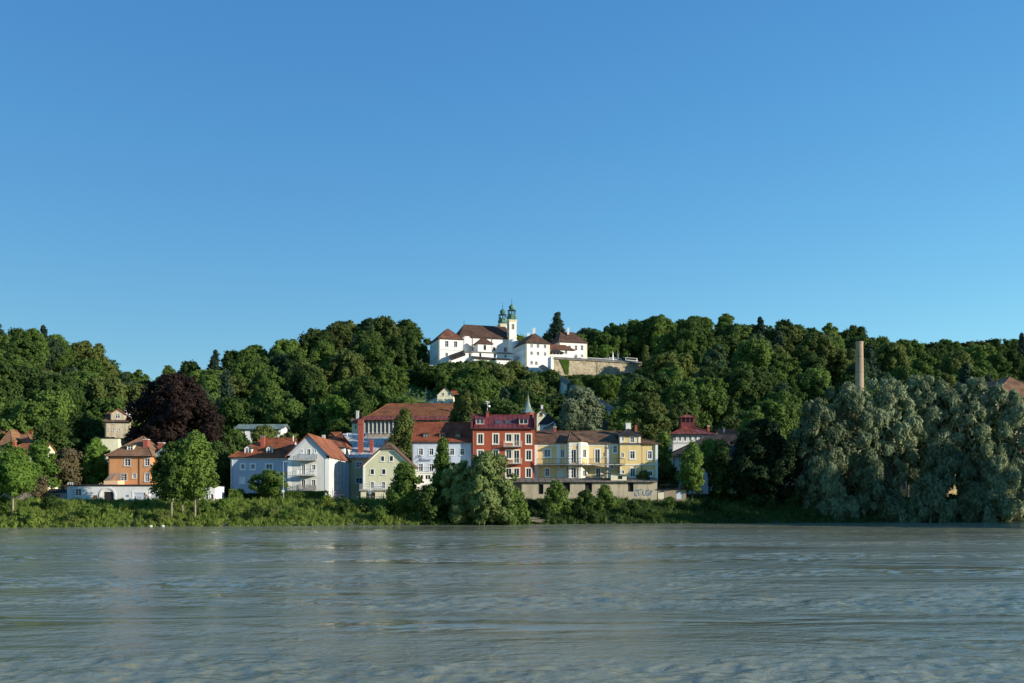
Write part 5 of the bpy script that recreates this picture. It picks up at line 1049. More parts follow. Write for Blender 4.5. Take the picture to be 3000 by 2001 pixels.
# terrace wall with coping roof and ivy
fw = Fr(XX(1620.6, 440), 440, math.atan2(16.5, 40)); Lw = fw.uz(1884, 1060)[0]; zt = 64.2
root = empty('terrace_wall', fw.pt(Lw / 2, 0, 50), 'long rubble stone retaining wall with tiled coping right of the priory', 'wall')
m = MB(); fw.box(m, 0, Lw, 0, 1.2, 52, zt); m.build('masonry', 'rubble_stone', root)
m = MB(); m.slab([fw.pt(-.5, -.6, zt), fw.pt(Lw + .4, -.6, zt), fw.pt(Lw + .4, 2.2, zt + 1.15), fw.pt(-.5, 2.2, zt + 1.15)], .2); m.build('coping', 'shingle_grey', root)
m = MB(); u_ = fw.uz(1749, 1080)[0]; fw.box(m, u_ - .15, u_ + .15, -.14, -.0, 55, zt - .6); fw.box(m, u_ - 1.0, u_ + .3, -.16, -.0, zt - 1.0, zt - .75); u2 = fw.uz(1737, 1090)[0]; fw.box(m, u2 - .3, u2 + .3, -.05, 0, 56.3, 57.6); m.build('drain_pipe', 'dark_trim', root)
m = MB(); fw.box(m, -1.2, .0, -.4, 3, 54, zt + .6); m.build('end_pier', 'plaster_church', root)
# awning terrace with railing, parasols
m = MB(); f = Fr(*fw.pt(fw.uz(1722, 1050)[0], 3.2, 0)[:2], fw.ang); La = f.uz(1869, 1048)[0]
for i in range(56): f.box(m, i * La / 56, i * La / 56 + .05, 0, .05, 64, 65.9)
f.box(m, 0, La, -.03, .0, 65.85, 65.95); tag(m.build('terrace_railing', 'grey_metal'), 'metal railing along the top of the stone terrace wall', 'railing')
m = MB(); u1, u2 = f.uz(1788, 1045)[0], f.uz(1822, 1045)[0]; m.slab([f.pt(u1, .6, 66.6), f.pt(u2, .6, 66.6), f.pt(u2 + 1.5, 3.5, 67.1), f.pt(u1 - 1.5, 3.5, 67.1)], .1); u3, u4 = f.uz(1835, 1045)[0], f.uz(1868, 1045)[0]; 
f.box(m, u1, u1 + .15, .6, .75, 63.5, 66.5); f.box(m, u2 - .15, u2, .6, .75, 63.5, 66.5); tag(m.build('beer_garden_awning', 'sail_white'), 'low white awning on the terrace behind the stone wall', 'awning')
m = MB(); m.slab([f.pt(u3, .6, 67.0), f.pt(u4, .6, 67.0), f.pt(u4, 3.5, 67.5), f.pt(u3, 3.5, 67.5)], .1); f.box(m, u4 - .3, u4, .3, .6, 63.5, 66.95); f.box(m, u3, u3 + .15, .6, .75, 63.5, 66.9); tag(m.build('beer_garden_canopy', 'sail_white'), 'white canopy at the right end of the stone terrace', 'canopy')
pu0 = None
for i, px in enumerate((1795.5, 1809.8)):
    q = Vector((XX(px, 462), 462, 63)); m = MB(); m.bar(q, q + Vector((0, 0, 7.4)), .06); m.lathe(q + Vector((0, 0, 2.9)), [(.3, 0), (.42, .5), (.36, 2.2), (.15, 4.0), (.04, 4.4)], 7)
    tag(m.build('parasol', 'sail_white' if i == 0 else 'cloth_grey'), ['closed white parasol on the hilltop terrace, left of the pair', 'closed dark grey parasol on the hilltop terrace, right of the pair'][i], 'parasol')
# covered pilgrims' stairway running down the hill
A = Vector((XX(1590, 444), 444, ZZ(1074, 444))); B = Vector((XX(1800, 338), 338, ZZ(1204, 338))); d = (B - A); dh = Vector((d.x, d.y, 0)).normalized(); side = Vector((dh.y, -dh.x, 0))
if side.x > 0: side = -side
root = empty('pilgrim_stairway', (A + B) / 2 - Vector((0, 0, 4)), 'covered stairway with long grey roof descending the wooded slope', 'covered stairway'); n = 14
m = MB(); rr = MB(); wn = MB()
for i in range(n):
    a, b = A.lerp(B, i / n), A.lerp(B, (i + 1) / n); wv = 1.5
    for s in (-1, 1):
        q = [a + side * s * wv, b + side * s * wv]; lo = [q[0] - Vector((0, 0, 7)), q[1] - Vector((0, 0, 7))]
        m.hexa([lo[0], lo[1], lo[1] - side * s * .25, lo[0] - side * s * .25, q[0], q[1], q[1] - side * s * .25, q[0] - side * s * .25])
    up = Vector((0, 0, .95)); a2 = a.lerp(b, -.01); b2 = b.lerp(a, -.01)
    rr.slab([a2 + side * 1.95 - Vector((0, 0, .1)), b2 + side * 1.95 - Vector((0, 0, .1)), b2 + up, a2 + up], .12); rr.slab([a2 + up, b2 + up, b2 - side * 1.95 - Vector((0, 0, .1)), a2 - side * 1.95 - Vector((0, 0, .1))], .12)
    if i % 2: c = (a + b) / 2 + side * 1.51 - Vector((0, 0, 1.9)); t = (b - a).normalized(); wn.hexa([c - t * .3 - Vector((0, 0, .4)), c + t * .3 - Vector((0, 0, .4)), c + t * .3 - Vector((0, 0, .4)) + side * .02, c - t * .3 - Vector((0, 0, .4)) + side * .02, c - t * .3 + Vector((0, 0, .4)), c + t * .3 + Vector((0, 0, .4)), c + t * .3 + Vector((0, 0, .4)) + side * .02, c - t * .3 + Vector((0, 0, .4)) + side * .02])
m.build('wall', 'plaster_church', root); rr.build('roof', 'shingle_grey', root); wn.build('window', 'glass_dark', root)
# white balustrade left of the church, cross on the lawn
m = MB(); f = Fr(XX(1242, 444), 444, R(5)); z = ground(XX(1262, 444), 444)
zbal = ZZ(1079, 444)
for i in range(11): f.box(m, i * .6, i * .6 + .22, 0, .22, z - 1, zbal + 1.5)
f.box(m, -.1, 6.4, -.03, .25, zbal + 1.1, zbal + 1.3); f.box(m, -.1, 6.4, -.04, .26, z - 1, zbal + .1); tag(m.build('balustrade', 'plaster_white'), 'white balustrade on the hilltop left of the church wing', 'balustrade')
q = Vector((XX(1248, 385), 385, 0)); q.z = ZZ(1151, 385); m = MB(); m.bar(q - Vector((0, 0, 3)), q + Vector((0, 0, 1.9)), .07); m.bar(q + Vector((-.7, 0, 0)), q + Vector((.7, 0, 0)), .14, 0, 6); tag(m.build('lawn_post', 'white_paint'), 'slim white post on the hillside lawn left of the cream house', 'post')
# ------------------------------------------------------------------ foliage
def unit(v): return v / (np.linalg.norm(v, axis=1, keepdims=True) + 1e-9)
def leaf_obj(name, pos, nrm, clump, size, mat, parent=None, droop=0.0, aspect=1.0, loc=None):
    n = len(pos); r = rng.normal(size=(n, 3)); t = unit(np.cross(nrm, r)); 
    if droop > 0:
        dn = np.tile([[0, 0, -1.0]], (n, 1)) + rng.normal(size=(n, 3)) * .45; dn = dn - nrm * np.sum(dn * nrm, 1, keepdims=True); t = unit(t * (1 - droop) + unit(dn) * droop)
    b = np.cross(nrm, t); s = size[:, None]
    V = np.empty((n, 4, 3)); V[:, 0] = pos - t * s * aspect; V[:, 1] = pos + b * s * .62; V[:, 2] = pos + t * s * aspect; V[:, 3] = pos - b * s * .62
    if loc is not None: V -= np.array(loc)
    me = bpy.data.meshes.new(name); me.vertices.add(4 * n); me.vertices.foreach_set('co', V.astype(np.float32).ravel())
    me.loops.add(4 * n); me.loops.foreach_set('vertex_index', np.arange(4 * n, dtype=np.int32)); me.polygons.add(n)
    me.polygons.foreach_set('loop_start', np.arange(0, 4 * n, 4, dtype=np.int32)); me.polygons.foreach_set('loop_total', np.full(n, 4, dtype=np.int32))
    me.materials.append(MATS[mat]); at = me.attributes.new('clump', 'FLOAT_VECTOR', 'POINT'); at.data.foreach_set('vector', np.repeat(clump, 4, axis=0).astype(np.float32).ravel())
    me.update(calc_edges=True); o = bpy.data.objects.new(name, me); COL.objects.link(o)
    if parent is not None: o.parent = parent
    return o
PROF = {'round': lambda t: (max(0, 1 - (2 * t - 1) ** 2)) ** .42, 'oval': lambda t: (max(0, 1 - (2 * t - 1) ** 2)) ** .5 * (1.08 - .25 * t), 'dome': lambda t: (max(0, 1 - t * t)) ** .5,
        'cone': lambda t: max(.04, (1 - t) ** .85), 'column': lambda t: min(1, .55 + 2 * t) * (max(0, 1 - t ** 3)) ** .7, 'spire': lambda t: max(.05, (1 - t) ** .7) * (1 + .12 * math.sin(t * 30)), 'vase': lambda t: (.45 + .55 * min(1, t * 1.8)) * (max(0, 1 - t ** 4)) ** .5}
def crown_points(Rr, H, prof, nl, n, lobe=(.26, .42), size=.35, fill=.22, dens=1.0, up=.0, flat=1.0, per=16, spray=3.0, vert=.7):
    """leaf clumps on the shells of many lobes spread over an envelope, plus an inner fill; base of the crown at z = 0"""
    pf = PROF[prof]; C = []; Rl = []
    for i in range(nl):
        t = (i + rng.random()) / nl; t = t ** .9; a = i * 2.399 + rng.normal(0, .35); rl = Rr * (lobe[0] * .75 + (lobe[1] * 1.08 - lobe[0] * .75) * rng.random() ** 1.2) * (.55 + .45 * pf(t)); asym = 1 + .2 * math.sin(2 * a + nl) + .13 * math.sin(3 * a + Rr * 7 + t * 4); d = max(0, Rr * pf(t) * asym * rng.uniform(.8, 1.12) - rl * .85)
        C.append((d * math.cos(a), d * math.sin(a), min(max(t * H, rl * .6), H - rl * .8))); Rl.append(rl)
    C = np.array(C); Rl = np.array(Rl); w = Rl ** 2; ns = max(60, int(n / per)); k = rng.choice(nl, size=ns, p=w / w.sum()); d = unit(rng.normal(size=(ns, 3)) + np.array([0, 0, .25]))
    sh = 1 - .45 * rng.random(ns) ** 2 + .25 * rng.random(ns) ** 4; sc0 = C[k] + d * (Rl[k] * sh)[:, None] * np.array([1, 1, flat]); axis = np.stack([sc0[:, 0], sc0[:, 1], (sc0[:, 2] - H * .45) * .8], 1)
    keep = (np.sum(d * unit(axis), 1) > -.3) & (sc0[:, 2] > -.02 * H); sc0, d, k, axis = sc0[keep], d[keep], k[keep], axis[keep]; ns = len(sc0)      # sprays of leaves
    q = rng.integers(0, ns, n); off = unit(rng.normal(size=(n, 3))); rs = size * spray * rng.uniform(.6, 1.3, ns); off2 = off * (rng.random(n) ** .45)[:, None] * rs[q][:, None] * np.array([1, 1, vert]); off2[:, 2] -= (vert > 1.2) * rs[q] * vert * .35
    pos = sc0[q] + off2; cl = unit(off * .75 + d[q] * .6 + unit(axis)[q] * .3 + np.array([0, 0, up + .1])); nr = unit(cl + rng.normal(size=pos.shape) * .5); sz = rng.uniform(.65, 1.25, n) * size
    m = int(n * fill); t = rng.random(m) ** .8; a = rng.uniform(0, 6.283, m); rr = np.array([pf(x) for x in t]) * Rr * .62 * rng.random(m) ** .5
    p2 = np.stack([rr * np.cos(a), rr * np.sin(a), t * H * .86 + .04 * H], 1); c2 = unit(np.stack([p2[:, 0], p2[:, 1], p2[:, 2] - H * .4], 1)); n2 = unit(c2 + rng.normal(size=p2.shape) * .8)
    return np.concatenate([pos, p2]), np.concatenate([nr, n2]), np.concatenate([cl, c2]), np.concatenate([sz, rng.uniform(1.3, 2.0, m) * size]), C
def trunk_obj(parent, C, H, z0, r, mat='bark', stems=((0, 0),), limbs=7, lean=0.0, local=True):
    m = MB(); base = wloc(parent); base.z = parent.location.z
    for sx, sy in stems:
        p = Vector((sx, sy, -.4)); top = Vector((sx * (2.2 + lean), sy * 2.2, z0 + H * .45)); mid = p.lerp(top, .45) + Vector((.25 * sx, .2 * sy, 0))
        m.bar(base + p, base + mid, r, 0, 7, r * .8); m.bar(base + mid, base + top, r * .8, 0, 7, r * .4)
        for i in range(limbs):
            c = C[(i * 7 + int(abs(sx) * 10)) % len(C)]; a = p.lerp(top, .45 + .5 * random.random()); m.bar(base + a, base + Vector((c[0], c[1], c[2] + z0)), r * .32, 0, 5, r * .08)
    return m.build('trunk', mat, parent)
def tree(label, px, pt, pb, wpx, Y, mat, prof='round', nl=26, n=9000, size=.3, name='tree', cat='tree', trunk='bark', tr=.28, stems=((0, 0),), group=None, droop=0, aspect=1.0, gz=None, lobe=(.26, .42), fill=.22, limbs=7, up=0.0, lean=0.0, flat=1.0, per=16, spray=3.0, vert=.7):
    X = XX(px, Y); g = ground(X, Y) if gz is None else gz; Rr = wpx / 2 / F * Y; H = (pb - pt) / F * Y; z0 = ZZ(pb, Y) - g
    root = empty(name, (X, Y, g), label, cat, group)
    p, nr, cl, sz, C = crown_points(Rr, H, prof, nl, n, lobe, size, fill, up=up, flat=flat, per=per, spray=spray, vert=1.5 if droop > .55 else vert); p = p + np.array([0, 0, z0])
    leaf_obj('crown', p, nr, cl, sz, mat, root, droop=droop, aspect=aspect)
    trunk_obj(root, C, H, z0, tr, trunk, stems, limbs, lean); return root

# ------------------------------------------------------------------ the wooded hillside: every tree its own object
protos = []
def proto(prof, Rr, H, z0, nl, n, size, mat, look, name='broadleaf_tree', **kw):
    root = bpy.data.objects.new(name, None); COL.objects.link(root); p, nr, cl, sz, C = crown_points(Rr, H, prof, int(nl * 1.5), n, size=size, **{**dict(lobe=(.14, .31), per=12, spray=2.5), **kw}); c = leaf_obj('crown', p + np.array([0, 0, z0]), nr, cl, sz, mat, root); trunk_obj(root, C, H, z0, .3, limbs=6)
    protos.append(dict(root=root, kids=list(root.children), H=float(np.percentile(p[:, 2], 99.3)) + z0, R=Rr, used=False, look=look, name=name))
LF = 13500
proto('round', 7.2, 12.5, 2, 30, LF, .40, 'leaf_mid', 'broad rounded'); proto('oval', 6.2, 14.0, 2, 30, LF, .40, 'leaf_mid', 'tall oval'); proto('round', 7.8, 12.0, 2, 36, LF, .38, 'leaf_mid', 'wide bumpy')
proto('column', 5.0, 15, 1.5, 28, LF, .36, 'leaf_mid', 'upright'); proto('vase', 6.8, 12.5, 3, 24, LF, .42, 'leaf_mid', 'spreading', lobe=(.22, .34)); proto('oval', 5.6, 13, 2, 44, LF, .34, 'leaf_mid', 'fine-leaved', lobe=(.16, .28))
proto('dome', 7.0, 11.0, 1, 30, LF, .40, 'leaf_mid', 'domed'); NB = len(protos)
proto('spire', 4.2, 17, 1, 60, 7000, .34, 'leaf_spruce', 'pointed', name='conifer', lobe=(.14, .24), flat=.6)
MATW = [('leaf_dark', 'dark green', .34), ('leaf_mid', 'mid green', .32), ('leaf_olive', 'olive green', .14), ('leaf_light', 'light green', .09), ('leaf_bluish', 'bluish green', .11)]
VIS = [(1250, 1505, 1062, 450), (1500, 1540, 1050, 450), (1536, 1614, 1088, 448), (1612, 1892, 1097, 440), (1592, 1668, 1096, 442), (1645, 1668, 1135, 420), (1735, 1780, 1190, 350), (1279, 1332, 1186, 360), (1188, 1282, 1163, 388), (690, 828, 1268, 290),
       (1030, 1420, 1224, 264), (305, 392, 1262, 275), (-20, 98, 1296, 262), (2495, 2540, 1150, 300), (2838, 3010, 1158, 275), (1960, 2095, 1286, 250), (1571, 1632, 1240, 262), (1238, 1290, 1082, 444)]
def place(pi, x, y, s, rz, mat, sz=1.0):
    P_ = protos[pi]
    if not P_['used']: r = P_['root']; kids = P_['kids']; P_['used'] = True
    else:
        r = P_['root'].copy(); COL.objects.link(r); kids = []
        for k in P_['kids']: c = k.copy(); COL.objects.link(c); c.parent = r; kids.append(c)
    r.location = (x, y, ground(x, y) - .3); r.rotation_euler = (0, 0, rz); r.scale = (s, s, s * sz)
    for k in kids:
        if k.name.startswith('crown'): k.material_slots[0].link = 'OBJECT'; k.material_slots[0].material = MATS[mat]
    return r
forest = []; RR = random.Random(21)
def try_tree(x, y, skyline=False, pi=None, mat=None, smul=1.0):
    px = CX + F * x / y
    if 1225 < px < 1912 and wall_y(x) - 3 < y < 512: return
    t = (y - 340) / 105.0     # stairway corridor
    if 0 <= t <= 1 and abs(x - (33.8 + (13.3 - 33.8) * t)) < 5.0: return
    if 1180 < px < 1345 and 346 < y < 398: return
    pi = RR.randrange(NB) if pi is None else pi
    if RR.random() < .05 and mat is None: pi = NB
    s = RR.uniform(.9, 1.28) * smul; sz = RR.uniform(.9, 1.15); g = ground(x, y); Hh = protos[pi]['H']
    if skyline:
        zt = ZZ(lin(px, SIL) + RR.gauss(3, 5), y); sz = max(.8, min(1.35, (zt - g) / (Hh * s)))
    for a, b, pyb, yo in VIS:
        hw = protos[pi]['R'] * s * F / y * .92
        if y < yo and px + hw > a and px - hw < b:
            zmax = ZZ(pyb, y)
            if g + Hh * s * sz > zmax:
                k = (zmax - g) / (Hh * s * sz)
                if k < .34: return
                s *= k; hw *= k
    if mat is None:
        q = RR.random(); acc = 0
        for mname, mlook, w in MATW:
            acc += w
            if q < acc: break
    else: mname, mlook = mat
    if pi == NB: mname, mlook = 'leaf_spruce', 'dark'
    r = place(pi, x, y, s, RR.uniform(0, 6.28), mname, sz)
    zc = g + Hh * s * sz * .6; forest.append(dict(o=r, px=px, py=HY - (zc - HZ) / y * F, pi=pi, col=mlook, sky=skyline, y=y))
for j in range(10):
    f = j / 9
    for xi in range(-30, 31):
        yrow = 258 + (500 - 258) * f; sp = 13.6 + 1.2 * f; x = (xi + (.5 if j % 2 else 0)) * sp + RR.uniform(-3, 3); 
        px = CX + F * x / yrow; yr = lin(px, RIDGE)
        y = 258 + (yr - 258) * f + (0 if j == 9 else RR.uniform(-9, 9)); px = CX + F * x / y
        if px < -110 or px > 3110: continue
        if px > 2330 and y < 300: continue          # hidden behind the willows
        if 850 < px < 1900 and y < 275: continue
        try_tree(x, y, skyline=(j == 9), smul=1.1 if j == 9 else 1.0)
# extra trees seen individually on the slope
for px in range(-60, 3080, 62):      # second rank just below the crest closes the skyline
    if 1215 < px < 1700: continue
    y = lin(px, RIDGE) - 14; try_tree(XX(px + RR.uniform(-12, 12), y), y, smul=.95)
for px in range(1690, 1960, 34):
    y = 519 + RR.uniform(-3, 8); try_tree(XX(px, y), y, skyline=True, smul=1.1)
for px, pt in [(1262, 1078), (1300, 1068), (1335, 1070), (1372, 1062), (1410, 1060), (1440, 1066), (1472, 1078), (1502, 1062), (1530, 1078), (1556, 1092), (1588, 1098), (1655, 1104), (1690, 1100), (1722, 1102), (1757, 1100), (1790, 1103), (1822, 1101), (1850, 1098), (1878, 1082)]:
    y = 435 + RR.uniform(-3, 1); x = XX(px, y); g = ground(x, y); pi = RR.randrange(NB); s = (ZZ(pt, y) - g + .5) / protos[pi]['H']; s = max(.3, s); mt = RR.choice(MATW); r = place(pi, x, y, s, RR.uniform(0, 6), mt[0], 1.0); forest.append(dict(o=r, px=px, py=pt + 20, pi=pi, col=mt[1], sky=False, y=y))
for px, y, s, mt in ((1155, 478, 1.25, ('leaf_olive', 'olive green')), (1880, 500, 1.1, ('leaf_dark', 'dark green')), (1755, 505, 1.15, ('leaf_bluish', 'bluish green')), (1735, 512, .9, ('leaf_dark', 'dark green')), (1330, 497, .9, ('leaf_mid', 'mid green'))):
    pass
print('forest trees', len(forest))
ZN = [(-200, 210, 'at the far left'), (210, 440, 'above the orange villa'), (440, 680, 'behind the copper beech'), (680, 860, 'above the blue house'), (860, 1060, 'above the gable house'), (1060, 1260, 'above the factory hall'), (1260, 1510, 'around the church'),
      (1510, 1700, 'around the priory'), (1700, 1900, 'around the stone wall'), (1900, 2130, 'above the cupola building'), (2130, 2480, 'left of the smokestack'), (2480, 2760, 'right of the smokestack'), (2760, 3400, 'at the far right')]
ORD = ['first', 'second', 'third', 'fourth', 'fifth', 'sixth', 'seventh', 'eighth', 'ninth', 'tenth', 'eleventh', 'twelfth', 'thirteenth', 'fourteenth']
buckets = {}
for t in forest:
    zn = next(z for z in ZN if z[0] <= t['px'] < z[1]); d = t['py'] - lin(t['px'], SIL); b = 'on the skyline' if t['sky'] else ('high on the slope' if d < 85 else ('midway up the slope' if d < 170 else ('low on the slope' if d < 260 else 'at the foot of the slope')))
    buckets.setdefault((zn[2], b), []).append(t)
for (zn, b), ts in buckets.items():
    ts.sort(key=lambda t: t['px'])
    for i, t in enumerate(ts):
        pr = protos[t['pi']]; kind = 'conifer' if t['pi'] == NB else 'tree'; look = t['col'] + ' ' + kind
        o = t['o']; where = ('only one' if len(ts) == 1 else ORD[min(i, 13)] + ' from left'); tag(o, f"{look} {b} {zn}, {where}", 'conifer' if t['pi'] == NB else 'tree', 'conifers on the wooded hill' if t['pi'] == NB else 'broadleaf trees on the wooded hill'); o.name = pr['name']
# shrubs at the foot of the church terrace and of the stone wall
shr = []
for dy, p0, p1, st in ((6, 1250, 1900, 17), (14, 1640, 1890, 19), (24, 1650, 1900, 24), (35, 1640, 1890, 28), (15, 1240, 1560, 26)):
    for px0 in range(p0, p1, st):
        px = px0 + RR.uniform(-4, 4); y = wall_y(XX(px, 440)) - dy; x = XX(px, y)
        if 1522 < px < 1642 and dy < 16: continue
        t = (y - 340) / 105.0
        if abs(x - (33.8 - 20.5 * t)) < 3: continue
        g = ground(x, y); pi = RR.choice([0, 1, 2, 4, 5, 6]); top = 1101 if px > 1612 else (1064 if px < 1520 else 1092); s = (ZZ(top + RR.uniform(-2, 8), y) - g) / protos[pi]['H']; s = min(.7, max(.2, s))
        r = place(pi, x, y, s, RR.uniform(0, 6.28), RR.choice(['leaf_dark', 'leaf_mid', 'leaf_olive', 'leaf_bluish']), 1.0); r.scale = (s * 1.25, s * 1.25, s); r.name = 'shrub'; shr.append((px, 435 if dy < 10 else 420, r))
shr.sort(key=lambda q: q[0])
for i, (px, y, r) in enumerate(shr):
    w_ = 'church' if px < 1520 else ('priory' if px < 1612 else 'stone wall'); same = [q for q in shr if ('church' if q[0] < 1520 else ('priory' if q[0] < 1612 else 'stone wall')) == w_]; k = [q[2] for q in same].index(r)
    lv = 'right at the foot of' if y > 430 else 'a little downhill of'; tag(r, f"green shrub {lv} the hilltop {w_}, about {['one', 'two', 'three', 'four', 'five', 'six', 'seven', 'eight', 'nine', 'ten'][min(9, int(10 * k / len(same)))]} tenths along", 'shrub', 'shrubs below the hilltop buildings')
ln = grid_mesh('hillside_lawn', list(np.linspace(-.1045, -.0715, 12)), list(np.linspace(361, 399, 12)), lambda a_, b_: ground(a_, b_) + .12, 'lawn_green'); tag(ln, kind='structure')
for i, px in enumerate((1118, 1140, 1161, 1184, 1206, 1226, 1240)):
    y = 448 - RR.uniform(0, 4); x = XX(px, y); g = ground(x, y); s = min(.6, max(.22, (ZZ(1068 + RR.uniform(0, 8), y) - g) / protos[6]['H'])); r = place(6, x, y, s, RR.uniform(0, 6), 'leaf_bright' if i % 2 else 'leaf_light', 1.0); r.scale = (s * 1.4, s * 1.4, s); r.name = 'shrub'
    tag(r, f"sunlit light green shrub on the terrace left of the church, {ORD[i]} from left", 'shrub', 'terrace shrubs left of the church')
# undergrowth on the slope (nobody could count it)
n = 60000; uu = rng.uniform(-.56, .56, n); yy = 246 + (rng.random(n) ** .8) * 290; pos = []; nn = 0
for a, y in zip(uu, yy):
    x = a * y; px = CX + F * a; pos.append((x, y, ground(x, y) + rng.random() ** 1.5 * 2.6))
pos = np.array(pos); t = (pos[:, 1] - 340) / 105.0; corr = (t >= 0) & (t <= 1) & (np.abs(pos[:, 0] - (33.8 - 20.5 * t)) < 2.6); pxs = CX + F * pos[:, 0] / pos[:, 1]
lawn = (pxs > 1190) & (pxs < 1284) & (pos[:, 1] > 350) & (pos[:, 1] < 400); chz = (pxs > 1225) & (pxs < 1912) & (pos[:, 1] > 440 + np.clip(pos[:, 0] - 17.7, 0, None) * .41) & (pos[:, 1] < 512)
pos = pos[~(corr | lawn | chz)]; c = unit(rng.normal(size=pos.shape) * .5 + np.array([.1, -.5, .8])); tag(leaf_obj('undergrowth', pos, unit(c + rng.normal(size=pos.shape) * .5), c, rng.uniform(.4, .9, len(pos)), 'leaf_mid'), kind='stuff')

# ------------------------------------------------------------------ single trees of the town and the bank, left to right
T = tree
T('young maple with slim bare trunk on the grassy bank, nearest the left edge', 38, 1318, 1452, 140, 170, 'leaf_bright', 'oval', 34, 11000, .24, tr=.2, trunk='bark_pale', limbs=9)
T('rounded bright green tree right of the red cottage roof', 118, 1297, 1425, 88, 196, 'leaf_bright', 'dome', 26, 8000, .24)
T('brownish olive garden tree between two bright green trees', 197, 1318, 1425, 92, 199, 'leaf_brown', 'round', 30, 8000, .24)
T('light green slender garden tree just left of the orange villa', 283, 1290, 1420, 92, 203, 'leaf_bright', 'column', 36, 9500, .24, lobe=(.18, .3))
T('dark round tree in the gap behind the garden shed', 155, 1235, 1440, 120, 240, 'leaf_dark', 'round', 30, 9000, .34)
T('dark tree above the flat cream annex', 240, 1215, 1420, 110, 252, 'leaf_dark', 'oval', 30, 9000, .34)
T('shaggy shrub leaning over the old garden wall', 116, 1395, 1462, 58, 186, 'leaf_brown', 'dome', 14, 3500, .2, name='shrub', cat='shrub', tr=.08)
T('leafy bank tree with pale leaning trunk, leftmost of the three together', 503, 1302, 1462, 104, 175, 'leaf_mid', 'column', 34, 10000, .22, tr=.17, trunk='bark_pale', group='three bank trees')
T('leafy bank tree with pale trunk, middle one of the three together', 535, 1292, 1462, 108, 177, 'leaf_light', 'oval', 34, 9000, .22, tr=.15, trunk='bark_pale', group='three bank trees')
T('leafy bank tree with straight trunk, tallest and rightmost of the three together', 572, 1268, 1458, 110, 175.5, 'leaf_light', 'column', 38, 11000, .22, tr=.17, trunk='bark_pale', group='three bank trees')
T('huge dome-shaped copper beech with blackish purple leaves', 512, 1106, 1345, 292, 246, 'leaf_copper', 'dome', 110, 42000, .30, name='copper_beech', cat='tree', tr=.8, lobe=(.12, .22), limbs=14, fill=.35)
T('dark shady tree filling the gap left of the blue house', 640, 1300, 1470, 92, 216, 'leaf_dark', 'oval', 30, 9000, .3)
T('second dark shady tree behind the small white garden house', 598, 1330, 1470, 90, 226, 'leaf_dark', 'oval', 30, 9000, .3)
T('spreading small dark tree in front of the blue house wall', 792, 1378, 1450, 92, 194, 'leaf_mid', 'round', 26, 6500, .2, tr=.12, lobe=(.2, .32), flat=.6)
T('rounded olive bush in front of the metal roofed pavilion', 775, 1250, 1300, 80, 262, 'leaf_olive', 'dome', 18, 5000, .26, gz=6)
T('dark bush left of the metal roofed pavilion', 690, 1262, 1310, 70, 262, 'leaf_mid', 'dome', 18, 5000, .26, gz=6)
T('bright yellow-green tree on the slope above the white hip-roofed house', 982, 1165, 1275, 100, 300, 'leaf_bright', 'oval', 34, 10000, .32)
T('mid green tree between the bright tree and the factory hall', 1058, 1165, 1260, 80, 292, 'leaf_mid', 'oval', 30, 8500, .3)
T('grey-green willow-like tree in front of the factory hall', 1186, 1206, 1420, 96, 236, 'leaf_olive', 'column', 44, 15000, .26, droop=.6, aspect=1.5)
T('weeping birch hanging over the pale blue house roof', 1366, 1148, 1300, 82, 236, 'leaf_olive', 'oval', 40, 11000, .24, droop=.8, aspect=1.6, lobe=(.16, .28))
T('big rounded green tree above the chimney of the red house', 1478, 1178, 1262, 150, 285, 'leaf_light', 'dome', 44, 16000, .30)
T('rounded green tree on the slope right of the small cream house', 1400, 1120, 1215, 124, 330, 'leaf_mid', 'dome', 40, 12000, .34)
T('broad light-leaved chestnut behind the yellow villa roof', 1702, 1138, 1290, 150, 242, 'leaf_pale', 'dome', 56, 17000, .34, tr=.4, lobe=(.14, .26))
T('tall tree with yellowish green crown right of the yellow villa tower', 1905, 1155, 1330, 118, 240, 'leaf_olive', 'oval', 44, 14000, .28)
T('slim light green tree against the right end of the yellow villa', 1942, 1265, 1440, 52, 226, 'leaf_light', 'column', 34, 8000, .24)
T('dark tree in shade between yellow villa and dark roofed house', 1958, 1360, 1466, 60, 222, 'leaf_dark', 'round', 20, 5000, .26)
T('tall dark spruce standing behind the priory house', 1633, 917, 1010, 60, 492, 'leaf_spruce', 'cone', 70, 9000, .42, name='spruce', cat='spruce', lobe=(.16, .28), flat=.6)
T('big dark rounded tree hiding the upper part of the covered stairway', 1606, 1090, 1180, 96, 412, 'leaf_dark', 'round', 36, 9000, .36, gz=40)
T('upright green tree right of the upper covered stairway', 1686, 1112, 1190, 60, 392, 'leaf_mid', 'oval', 30, 7000, .34, gz=38)
T('slim pointed green tree at the right end of the stone wall', 1892, 1014, 1078, 34, 452, 'leaf_olive', 'cone', 30, 5000, .34, name='conifer', cat='tree')
T('small yellow-green tree on the hilltop beer terrace', 1773, 1012, 1046, 36, 466, 'leaf_bright', 'round', 20, 3500, .3, gz=63)
T('ivy patch shaped like a wedge growing up the stone wall', 1653, 1052, 1096, 30, 442, 'leaf_bright', 'vase', 20, 3000, .3, name='ivy', cat='ivy', gz=56, tr=.1) if False else None
T('young bright green tree between the low shed and the dark trees', 2028, 1298, 1440, 82, 204, 'leaf_light', 'column', 36, 10000, .24, tr=.16, lobe=(.18, .3))
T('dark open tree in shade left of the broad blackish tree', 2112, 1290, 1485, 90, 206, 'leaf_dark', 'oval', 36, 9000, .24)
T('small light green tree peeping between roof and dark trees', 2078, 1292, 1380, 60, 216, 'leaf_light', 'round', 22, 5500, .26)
T('broad blackish tree in deep shade between the shed and the willows', 2236, 1235, 1500, 215, 207, 'leaf_blackish', 'oval', 80, 30000, .26, name='tree', tr=.4, lobe=(.12, .26), fill=.3)
